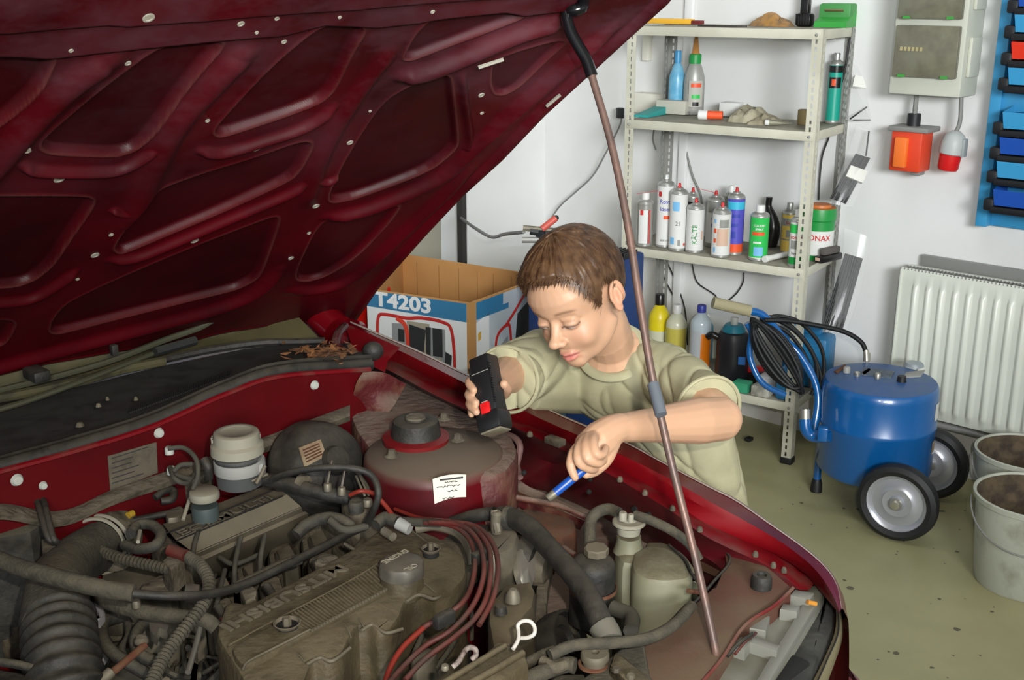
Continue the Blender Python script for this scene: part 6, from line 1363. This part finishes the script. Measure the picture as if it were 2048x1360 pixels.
t_ = B().box(on(1524,790,3,.02)+UP*.018, (.066,.05,.036), (SX, SY, UP), .003).obj('bulb_box', M('box_grey', (150,148,138), .6, col2=(200,198,186), scale=30), None, label='small grey and white carton right of the green one', cat='carton')
B().box(on(1538,774,3,.07)+UP*.022, (.066,.06,.044), (SX, SY, UP), .003).obj('bulb_box', M('box_white', (206,204,204), .6), None, label='white carton behind the grey one on the bottom shelf', cat='carton')
B().box(on(1502,762,3,.09)+UP*.045, (.10,.03,.02), ((SX+UP*.25).normalized(), SY, (UP-SX*.25).normalized()), .005).obj('screwdriver_grip', MC['red'], None, label='red plastic screwdriver grip lying on the cartons', cat='screwdriver')
B().box(on(1502,762,3,.10)+UP*.017, (.09,.05,.034), (SX, SY, UP), .004).obj('dark_box', MC['black'], None, label='black box under the red screwdriver grip', cat='box')
B().lathe([(0,0),(.014,0),(.015,.02),(.010,.028),(0,.028)], on(1457,778,3,.01), UP, 14).obj('small_jar', MC['grey'], None, label='tiny grey jar in front of the black canister', cat='jar')
# blue canister standing at the shelf's right rear corner
c = sp(SWd-.02, .20, 0)+SX*.0; mB = M('canister_blue', (30,112,160), .4)
c = Vector((P(1610, 800, sp(0,.24,0), SY).x, P(1610, 800, sp(0,.24,0), SY).y, 0)); c = Vector((c.x, c.y, lv[3]+.001))
t = root('fluid_canister', c, 'tall blue plastic canister at the right end of the bottom shelf', 'canister')
hC = 1.0*(Z(1610, 655, 0)-O3).length*0 + (P(1610, 655, c, SY).z-lv[3])
B().box(c+UP*(hC*.46), (.165, .11, hC*.92), (SX, SY, UP), .018).obj('canister_body', mB, t); B().box(c+UP*(hC*.96), (.09, .03, .028), (SX, SY, UP), .010).obj('carry_handle', mB, t); B().lathe([(.018,0),(.018,.022),(0,.022)], c+UP*(hC*.92)-SX*.055, UP, 14).obj('cap', M('cap_ltblue', (70,160,210), .4), t)
c2 = P(1572, 800, sp(0,.06,0), SY); c2 = Vector((c2.x, c2.y, lv[3]+.001)); B().box(c2+UP*.055+SX*.0, (.05,.10,.11), (SX, SY, UP), .012).obj('blue_carton', mB, None, label='low blue container beside the right front post on the bottom shelf', cat='container')
# cables behind the shelf
def wcable(pts, r, name, label, n=.012, mat=None):
    return B().tube(cat_rom([W(x, y, n) for x, y in pts], 5), r, 6).obj(name, mat or m_cab, None, label=label, cat='cable')
wcable([(1366,265),(1372,300),(1385,350),(1400,385),(1404,410)], .004, 'wall_cable', 'grey cable running down the wall behind the middle shelf')
wcable([(1308,256),(1306,280),(1312,300)], .003, 'wall_cable', 'short cable end hanging below the second shelf, left')
wcable([(1312,515),(1330,560),(1360,620),(1372,680)], .003, 'wall_cable', 'dark cable sloping down behind the bottles, left of the pair', mat=m_blk)
wcable([(1330,515),(1352,565),(1370,620),(1375,690)], .003, 'wall_cable', 'dark cable sloping down behind the bottles, right of the pair', mat=m_blk)
wcable([(1384,528),(1395,565),(1430,590),(1440,610),(1470,590),(1486,565),(1488,545)], .0025, 'wall_cable', 'thin black cable sagging in a loop above the pump canister', mat=m_blk)
wcable([(1700,75),(1690,140),(1676,190),(1665,220)], .003, 'wall_cable', 'black cable behind the teal spray can', mat=m_blk)
wcable([(1658,275),(1645,310),(1640,350),(1637,400)], .003, 'wall_cable', 'black cable between the right posts under the second shelf', mat=m_blk)
c = wcable([(1244,232),(1238,255),(1212,305),(1185,352),(1150,385),(1120,412),(1100,440)], .0035, 'jumper_cable', 'thin grey cable drooping from the shelf to the clamp', .05)
B().tube([W(1241,216,.05), W(1240,236,.05)], .016, 8).obj('cable_plug_black', m_blk, None, label='small black plug on the left side of the shelf', cat='plug')
# ================================================================ HANGING BAGS OF CABLE TIES
m_clear = M('clear_bag', (222,224,222), .12, alpha=.13, spec=.7); m_tie = M('tie_black', (8,8,11), .6); m_paperw = M('header_white', (216,216,208), .6)
def bag(px_pts, d, name, label, ties, band):
    """px_pts: outline left/right pairs downwards; hangs in a plane facing the room at depth d"""
    r0 = D(px_pts[0][0], px_pts[0][1], d); t = root(name, D((px_pts[-1][0]+px_pts[-1][2])/2, px_pts[-1][1], d), label, 'bag', 'bags of cable ties hanging on the shelf post')
    b = B(); rows = []
    for k, (xl, yl, xr, yr) in enumerate([(q[0], q[1], q[2], q[3]) for q in px_pts]):
        a, c_ = D(xl, yl, d), D(xr, yr, d); th = .012*math.sin(math.pi*k/(len(px_pts)-1))+.001
        ring = []
        for j in range(16):
            s = 2*math.pi*j/16; m_ = a.lerp(c_, .5+.5*math.cos(s)); ring.append(m_ + CTW*(math.sin(s)*th*(1+.3*noise.noise(Vector((k*1.3, j*.7, d))))))
        rows.append(ring)
    b.grid(rows, closev=True); b.obj('plastic_pouch', m_clear, t)
    for (x0, y0, x1, y1, w, n) in ties:
        for q in range(n):
            o = (q-(n-1)/2)*w/n; a, c_ = D(x0+o, y0+o*.3, d+R_.uniform(-.006,.006)), D(x1+o*1.1, y1+o*.4, d+R_.uniform(-.006,.006)); B().tube([a, c_], .0028, 5).obj('cable_tie', m_tie, t)
    if band:
        (xl, yl, xr, yr, x2, y2, x3, y3) = band; pts = [D(xl, yl, d-.013), D(xr, yr, d-.013), D(x2, y2, d-.013), D(x3, y3, d-.013)]
        B().prism(pts, [p-CTW*.026 for p in pts], .001).obj('paper_band', m_paperw, t)
db = depth_of(sp(SWd, SDp, 1.2))-.05
bag([(1716,92,1746,96),(1708,130,1750,140),(1700,175,1752,185),(1692,240,1750,243)], db, 'cable_tie_bag', 'clear bag with a white paper band, topmost of the hanging bags', [(1700,238,1746,205,3,1),(1706,240,1748,240,3,1)], (1710,150,1746,156,1742,178,1705,172))
bag([(1712,252,1768,268),(1700,290,1756,310),(1686,330,1738,348),(1672,372,1718,385),(1660,408,1704,414)], db-.02, 'cable_tie_bag', 'clear bag of short black cable ties with white band, middle hanging bag', [(1726,312,1676,402,28,20),(1738,262,1732,312,4,1)], (1702,330,1736,342,1726,366,1692,352))
bag([(1690,455,1738,474),(1686,500,1736,510),(1676,560,1724,570),(1662,620,1706,630),(1644,664,1686,668)], db-.03, 'cable_tie_bag', 'long clear bag of black cable ties, lowest hanging bag', [(1708,512,1664,660,34,26)], None)
# ================================================================ BLUE TANK CART
m_tk = M('tank_blue', (10,86,150), .28, spec=.6, coat=.4); m_tkd = M('tank_top_blue', (46,84,140), .45, col2=(60,90,130), scale=20)
tc0 = Vector((1.158, 3.415, 0)); zb_, zt_ = .115, .425; rt = .178
cart = root('tank_cart', Vector((1.15, 3.40, 0)), 'round blue metal tank on two rubber wheels with a push handle', 'tank')
B().lathe([(0,zb_),(rt*.80,zb_),(rt*.93,zb_+.006),(rt,zb_+.024),(rt,zb_+.165),(rt*1.015,zb_+.170),(rt*1.015,zb_+.180),(rt,zb_+.184),(rt,zt_-.03),(rt*.985,zt_-.012),(rt*.95,zt_-.002)], tc0, UP, 64).obj('tank_body', m_tk, cart)
B().lathe([(rt*.95,zt_-.002),(rt*.90,zt_),(0,zt_+.002)], tc0, UP, 48).obj('tank_top', m_tkd, cart)
X_, F_ = facing(tc0)
def tp(px, py, z=None): return Z(px, py, zt_+.001 if z is None else z)
for (px, py, rp, h_, mt) in ((1693,745,7,.020,m_plug),(1714,752,6,.014,m_steel),(1755,757,6,.018,m_steel),(1733,722,7,.03,m_steel)):
    c = tp(px, py); B().lathe([(0,h_),(rp*mpx(c)*.7,h_),(rp*mpx(c),h_*.8),(rp*mpx(c),0)], c, UP, 12).obj('fitting', mt, cart)
c = tp(1828, 731); B().lathe([(0,.010),(.026,.010),(.030,.004),(.032,0)], c, UP, 24).obj('filler_lid', M('lid_alu', (160,168,174), .4, .5), cart)
c = tp(1803, 763); B().lathe([(0,.018),(.013,.018),(.015,.0)], c, UP, 16).obj('black_knob', m_blk, cart, label='black knob')
for (q, mt) in (([(1728,735),(1790,742),(1782,756),(1718,748)], M('plate_grey', (96,108,122), .5, .3, col2=(70,80,92), scale=80)), ([(1812,744),(1850,740),(1842,752),(1808,754)], m_plug), ([(1668,742),(1690,728),(1694,732),(1674,746)], m_rust), ([(1724,744),(1738,736),(1742,740),(1728,750)], m_steel)):
    pts = [tp(x, y, zt_+.004) for x, y in q]; B().prism(pts, [p-UP*.004 for p in pts], .0005).obj('top_plate', mt, cart)
wrapband('tank_sticker', tc0, rt*1.004, zt_-.10, zt_-.045, 1.22, 1.5, m_paperw, cart); wrapband('tank_sticker', tc0, rt*1.004, zb_+.10, zb_+.14, 1.25, 1.45, m_tan, cart); wrapband('tank_sticker', tc0, rt*1.004, zt_-.075, zt_-.045, -1.5, -1.36, m_paperw, cart)
# wheels
wa = Vector((.56, .828, 0)).normalized(); w1c = Z(1797, 1086, 0)+Vector((-.004, .03, 0)); rw_ = .121; w1 = Vector((w1c.x, w1c.y, rw_)); w2 = w1 + wa*.36
for wc_ in (w1, w2):
    o = B().lathe([(rw_*.74,-.022),(rw_*.86,-.027),(rw_*.97,-.018),(rw_,0),(rw_*.97,.018),(rw_*.86,.027),(rw_*.74,.022),(rw_*.74,-.022)], wc_, -wa, 48).obj('wheel_tyre', M('tyre_black', (26,26,28), .6), cart)
    B().lathe([(0,.020),(rw_*.16,.020),(rw_*.2,.010),(rw_*.36,.012),(rw_*.44,.005),(rw_*.62,.004),(rw_*.70,.016),(rw_*.76,.018),(rw_*.76,-.018),(0,-.018)], wc_, -wa, 40).obj('wheel_disc', M('disc_silver', (176,178,184), .35, .5), o, label='silver wheel disc')
    B().lathe([(0,.036),(rw_*.10,.034),(rw_*.155,.026),(rw_*.16,.018)], wc_, -wa, 24).obj('hub_cap', m_steel, o, label='chrome hub cap')
B().tube([w1, w2], .009, 10).obj('axle', m_tk, cart)
B().box((w1+w2)/2+UP*.015+Vector((-.03,.02,0)), (.10,.30,.02), (wa.cross(UP), wa, UP), .004).obj('axle_bracket', m_tk, cart)
B().tube([(w1+w2)/2+wa*.10+UP*.02, (w1+w2)/2+wa*.10+UP*.05], .007, 6).obj('bracket_bolt', m_rust, cart)
lg = Z(1632, 982, 0); dl = depth_of(lg)
B().tube([lg+UP*.02, Vector((lg.x, lg.y, .34))+X_*.0], .0125, 12).obj('front_leg', m_tk, cart); B().lathe([(0,0),(.020,0),(.018,.03),(.014,.045),(0,.045)], lg, UP, 14).obj('rubber_foot', m_blk, cart, label='black rubber foot')
hp_ = [D(1628,860,3.66), D(1636,800,3.66), D(1626,755,3.66), D(1598,708,3.66), D(1570,680,3.66), D(1545,650,3.64), D(1522,628,3.63), D(1494,621,3.62)]
B().tube(cat_rom(hp_, 6), .0125, 12).obj('push_handle', m_tk, cart); B().tube([D(1500,622,3.62), D(1426,605,3.60)], .0185, 14).obj('grip', M('grip_tan', (150,142,112), .8, bump=.3, bscale=200), cart, label='tan cloth-wrapped grip')
B().tube(cat_rom([D(1494,646,3.63), D(1503,668,3.64), D(1500,715,3.65), D(1524,765,3.65), D(1570,790,3.66)], 5), .010, 10).obj('cord_hook', m_tk, cart)
B().tube(cat_rom([D(1610,838,3.58), D(1612,858,3.58), D(1626,872,3.58), D(1660,872,3.55)], 5), .019, 14).obj('outlet_elbow', m_tk, cart); B().tube([D(1610,818,3.58), D(1610,840,3.58)], .017, 14).obj('chrome_coupling', m_steel, cart, label='chrome coupling')
B().box(D(1646,867,3.53), (.03,.03,.045), (X_, F_, UP), .004).obj('elbow_bracket', m_tk, cart)
# coiled black cable hanging on the handle: separate thing
m_cc = M('cord_black', (16,16,18), .55, spec=.3)
coil = root('cable_coil', D(1590,800,3.62), 'coiled black cable hung over the push handle of the tank', 'cable')
for k in range(8):
    o = k-3.5; pts = []
    for t in np.linspace(0, 2*math.pi, 25):
        ex, ey = math.cos(t), math.sin(t); cx_, cy_ = 1554, 712; L1, L2 = 90-k*2.5, 9+k*3.4
        dx, dy = .56, .828; x = cx_ + dx*L1*ex - dy*L2*ey; y = cy_ + dy*L1*ex + dx*L2*ey; pts.append(D(x, y, 3.60+.006*math.sin(k*2.1)+.012*ey))
    B().tube(pts, .0072, 8).obj('loop', m_cc, coil)
for k, pts in enumerate(([(1528,640),(1556,632),(1600,645),(1640,690),(1648,740),(1636,784)], [(1524,646),(1556,642),(1596,668),(1628,714),(1634,760),(1622,790)], [(1530,652),(1560,656),(1590,680),(1618,730),(1622,776)], [(1520,640),(1545,634),(1580,650),(1620,696),(1642,756),(1630,790)])):
    B().tube(cat_rom([D(x, y, 3.66) for x, y in pts], 5), .0065, 8).obj('loop', m_cc, coil)
B().tube(cat_rom([D(x, y, 3.58) for x, y in ((1530,640),(1580,642),(1640,652),(1690,664),(1722,684),(1732,704))], 6), .0075, 10).obj('hose_to_tank', m_cc, coil); B().tube([D(1732,700,3.58), D(1733,722,3.58)], .009, 10).obj('hose_end', m_steel, coil)
# ================================================================ BUCKETS
m_bk = M('bucket_white', (176,178,164), .7, col2=(120,116,98), scale=9, mixlo=.5, mixhi=.75, bump=.1); m_bki = M('bucket_inside', (92,78,58), .85, col2=(56,46,36), scale=26)
def bucket(c, r, h, label):
    t = root('bucket', c, label, 'bucket', None)
    B().lathe([(0,0),(r*.84,0),(r*.86,.006),(r*.97,h-.02),(r*.97,h-.018),(r*1.02,h-.014),(r*1.03,h),(r*.99,h+.002),(r*.97,h-.004)], c, UP, 44).obj('bucket_wall', m_bk, t)
    B().lathe([(r*.97,h-.004),(r*.93,h-.03),(r*.84,.07),(r*.6,.06),(0,.06)], c, UP, 44).obj('bucket_lining', m_bki, t, label='dirty brown inside')
    X, Fv = facing(c); hl_ = []
    for q in np.linspace(0, math.pi, 24): hl_.append(c + X*(-math.cos(q)*r*1.04) + Fv*(math.sin(q)*r*1.03) + UP*(h-.03 - math.sin(q)*.085))
    B().tube(hl_, .0025, 6).obj('wire_handle', m_cab, t)
bc1 = wal(2.335, .592, 0); bucket(bc1, .156, .262, 'dirty white bucket standing in front, its wire handle hanging down')
bc2 = wal(2.205, .285, 0); bucket(bc2, .148, .262, 'stained bucket standing behind the front one, near the wheel')
B().box(Z(1498,878,.008), (.022,.03,.014), (CA, CS, UP), .003).obj('rubber_block', m_blk, None, label='small black block lying on the floor left of the shelf foot', cat='block')
# ================================================================ CARDBOARD BOX
zB = .70; kB = Z(940, 606, zB); kL_ = Z(733, 577, zB); kR = Z(1092, 551, zB); kX = Z(803, 507, zB)
m_card = M('cardboard', (196,146,88), .85, col2=(182,132,76), scale=4); m_cw = M('carton_white', (236,238,238), .6); m_cb = M('carton_blue', (52,124,168), .55)
box = root('carton', (kB+kX)/2*1.0-UP*zB, 'open cardboard carton printed with a generator, behind the fender', 'carton')
def panel(name, a, c, mat, inn, z0=0, z1=None, parent=box):
    pts = [a, c]; z1 = zB if z1 is None else z1
    top_ = [Vector((a.x, a.y, z1)), Vector((c.x, c.y, z1)), Vector((c.x, c.y, z1))+inn*.006, Vector((a.x, a.y, z1))+inn*.006]
    return B().prism(top_, [Vector((p.x, p.y, z0)) for p in top_], .0008).obj(name, mat, parent, smooth=False)
fd = (kL_-kB).normalized(); rd = (kR-kB).normalized(); nF = Vector((fd.y, -fd.x, 0)); nF = nF if nF.dot(O3-kB) > 0 else -nF; nR = Vector((rd.y, -rd.x, 0)); nR = nR if nR.dot(O3-kB) > 0 else -nR
panel('side_panel', kB, kL_, m_card, -nF); panel('side_panel', kB, kR, m_card, -nR); panel('side_panel', kL_, kX, m_card, nR); panel('side_panel', kX, kR, m_card, nF)
B().prism([Vector((p.x, p.y, .012)) for p in (kB, kL_, kX, kR)], [Vector((p.x, p.y, .001)) for p in (kB, kL_, kX, kR)], .001).obj('carton_floor', m_card, box)
for f_ in (.12, .28, .42, .55, .66, .78, .9):
    p = kX.lerp(kR, f_)-UP*0+nF*.0068; B().tube([p-UP*.02, p-UP*.5], .0012, 4).obj('crease', M('crease_brown', (150,104,56), .9), box)
def print_on(o, xd, nrm, pts, z, mat, name='print', th=.0006, parent=box):
    q = [o + xd*x + UP*(y) + nrm*(.0009+z*.0004) for x, y in pts]; return B().prism(q, [p-nrm*th for p in q], .0001).obj(name, mat, parent, smooth=False)
Wf = (kL_-kB).length; Wr = (kR-kB).length; oF = Vector((kL_.x, kL_.y, 0)); xF = -fd; oR = Vector((kB.x, kB.y, 0)); xR = rd
print_on(oF, xF, nF, [(0,.0),(Wf-.012,0),(Wf-.012,zB-.004),(0,zB-.004)], 0, m_cw, 'white_face'); print_on(oF, xF, nF, [(0,zB-.056),(Wf-.012,zB-.062),(Wf-.012,zB-.004),(0,zB-.004)], 1, m_cb, 'blue_band')
print_on(oR, xR, nR, [(.030,0),(Wr,0),(Wr,zB-.006),(.030,zB-.006)], 0, M('carton_grey', (190,198,204), .6), 'pale_face'); print_on(oR, xR, nR, [(.030,zB-.06),(.20,zB-.06),(.20,zB-.042),(.170,zB-.042),(.170,zB-.006),(.030,zB-.006)], 1, m_cb, 'blue_band')
text('carton_lettering', 'T4203', .062, m_cw, (oF + xF*(Wf*.36) + UP*(zB-.030) + nF*.0018, xF, (UP-xF*.0).normalized()), box, .0004, .0022, sx=1.30)
# printed generator
m_pr = M('print_red', (196,40,34), .6); m_pk = M('print_black', (40,40,42), .6); m_pg = M('print_grey', (150,152,152), .6); m_po = M('print_orange', (222,66,40), .6); m_pt = M('print_taupe', (170,160,140), .6)
MF = lambda pts: [(Wf*(.11+(x-.045)*2.467), y+.075) for x, y in pts]; MR = lambda pts: [(x*Wr/.50, y+.07) for x, y in pts]
def frame_print(o, xd, nrm, pts, r, mat):
    pts = MF(pts) if o is oF else MR(pts)
    b = B(); q = cat_rom([o+xd*x+UP*y+nrm*.0016 for x, y in pts], 5); b.tube(q, [(r, .0006)]*len(q), 8, flat=UP.cross(nrm)); return b.obj('print_frame', mat, box)
frame_print(oF, xF, nF, [(.045,.36),(.040,.45),(.045,.535),(.075,.55),(.16,.548),(.22,.556),(.30,.553),(.335,.53),(.345,.42),(.335,.33),(.30,.31)], .0055, m_pr)
frame_print(oF, xF, nF, [(.12,.545),(.155,.52),(.165,.44),(.168,.34)], .008, m_po)
for pts, z, mt in (([(.10,.40),(.155,.40),(.155,.53),(.10,.525)], 2, m_pg), ([(.165,.38),(.24,.38),(.25,.54),(.16,.54)], 1, m_pt), ([(.17,.45),(.225,.44),(.235,.52),(.17,.53)], 3, m_pk), ([(.235,.36),(.25,.36),(.255,.53),(.235,.53)], 3, m_pk), ([(.25,.43),(.31,.42),(.31,.53),(.25,.53)], 2, m_pg), ([(.262,.44),(.30,.44),(.30,.53),(.262,.53)], 4, m_pk), ([(.25,.33),(.30,.38),(.29,.44),(.25,.42)], 3, m_pt), ([(.305,.40),(.33,.40),(.335,.45),(.31,.46)], 3, m_pk), ([(.125,.47),(.15,.47),(.15,.51),(.125,.51)], 4, m_pk)):
    print_on(oF, xF, nF, MF(pts), z, mt)
frame_print(oR, xR, nR, [(.16,.28),(.155,.42),(.165,.49),(.22,.515),(.25,.50),(.26,.38),(.26,.28)], .006, m_pr); frame_print(oR, xR, nR, [(.22,.515),(.28,.55),(.36,.60),(.44,.62)], .006, m_pr)
for pts, z, mt in (([(.19,.32),(.235,.32),(.235,.48),(.19,.46)], 2, m_pg), ([(.20,.40),(.225,.40),(.225,.46),(.20,.45)], 3, m_pk), ([(.26,.30),(.46,.28),(.46,.60),(.30,.54)], 1, m_pk), ([(.30,.32),(.36,.32),(.36,.42),(.28,.38)], 2, m_pg), ([(.035,.20),(.115,.22),(.115,.58),(.035,.56)], 1, m_cw), ([(.045,.50),(.062,.505),(.062,.53),(.045,.525)], 2, M('print_yellow', (222,170,60), .6)), ([(.045,.40),(.062,.405),(.062,.42),(.045,.415)], 2, M('print_amber', (214,130,50), .6))):
    print_on(oR, xR, nR, MR(pts), z, mt)
for k in range(6): print_on(oR, xR, nR, MR([(.048,.30+k*.03),(.105,.304+k*.03),(.105,.306+k*.03),(.048,.302+k*.03)]), 3, m_pg)
# red box left of the carton
p = Z(705, 600, .60); c = Vector((kL_.x, kL_.y, 0))+fd*.16+(-nF)*.14
B().box(c+UP*.32, (.16, .24, .64), (fd, nF, UP), .01).obj('red_crate', M('crate_red', (214,22,18), .5), None, label='bright red box standing left of the cardboard carton', cat='box')
# ================================================================ BLUE CABINET BEHIND THE BOY, CLAMP AND CABLES
p0 = D(1052, 505, 3.45); p1 = P(1216, 515, p0, SY); zc_ = p0.z
cab = root('blue_cabinet', Vector(((p0.x+p1.x)/2, (p0.y+p1.y)/2, 0))+SY*.12, 'dark blue workshop cabinet standing behind the boy', 'cabinet')
u_ = (p1-p0); u_.z = 0; wC = u_.length; u_.normalize(); cc_ = Vector(((p0.x+p1.x)/2, (p0.y+p1.y)/2, 0))+SY*.12
m_cbl = M('cabinet_blue', (16,50,104), .5)
B().box(cc_+UP*(zc_/2), (wC, .22, zc_-.01), (u_, SY, UP), .01).obj('cabinet_body', m_cbl, cab)
B().box(cc_+UP*(zc_*.72)-SY*.112, (wC*.8, .006, zc_*.34), (u_, SY, UP), .002).obj('front_panel', M('cabinet_panel', (18,54,116), .45), cab)
b = B()
for k in range(9): B().box(cc_+UP*(zc_+.008)+u_*(wC*.16+k*.013), (.006,.08,.018), (u_, SY, UP), .002).obj('ribbed_top', m_blk, cab)
B().box(cc_+UP*(zc_+.003)+u_*(wC*.26), (wC*.42,.1,.010), (u_, SY, UP), .003).obj('top_tray', m_blk, cab)
# jumper clamp standing on the cabinet
q = D(1078, 462, 3.40); cl = root('battery_clamp', D(1075, 482, 3.40), 'chrome and black battery clamp with red handle above the boy head', 'clamp')
cl['label'] = 'chrome and black battery clamp with a red handle just above the boy'
B().tube([D(1046,456,3.40), D(1112,462,3.40)], .009, 8).obj('clamp_jaw', m_alu, cl); B().tube([D(1060,462,3.40), D(1104,468,3.40)], .011, 8).obj('clamp_spring', m_blk, cl)
B().tube([D(1084,458,3.39), D(1112,436,3.39)], .010, 10).obj('clamp_handle', M('handle_red', (196,84,70), .5), cl, label='red handle'); B().ball(D(1112,436,3.39), .009, 6).obj('handle_tip', m_blk, cl)
B().tube([D(1044,480,3.40), D(1078,480,3.40)], .009, 8).obj('clamp_jaw', M('chrome_white', (220,220,214), .2, .7), cl); B().box(D(1082,472,3.40), (.03,.02,.035), (u_, SY, UP), .004).obj('clamp_hinge', m_blk, cl); B().tube(cat_rom([D(1086,476,3.40), D(1078,500,3.42), D(1070,530,3.44)], 4), .006, 8).obj('clamp_lead', M('lead_red', (170,80,66), .5), cl)
B().tube(cat_rom([P(922,436,wal(.01,0,0),E1), D(950,456,3.9), D(983,474,3.7), D(1010,468,3.6), D(1048,464,3.42)], 6), .0055, 8).obj('clamp_cable', m_cab, None, label='grey cable running from the gate jamb to the clamp', cat='cable')
# blue crate behind his forearm
q = D(1030, 772, 2.95); q = Vector((q.x, q.y, q.z))
B().box(Vector((q.x, q.y, q.z-.10)), (.22,.16,.24), (SX, SY, UP), .01).obj('blue_crate', M('crate_teal', (28,92,124), .5), None, label='teal blue crate on the floor behind the boy forearm', cat='crate')
bpy.data.objects['blue_crate'].location.z = 0; 
me = bpy.data.objects['blue_crate'].data; zt2 = q.z+.02
for v in me.vertices: v.co.z *= zt2/.24
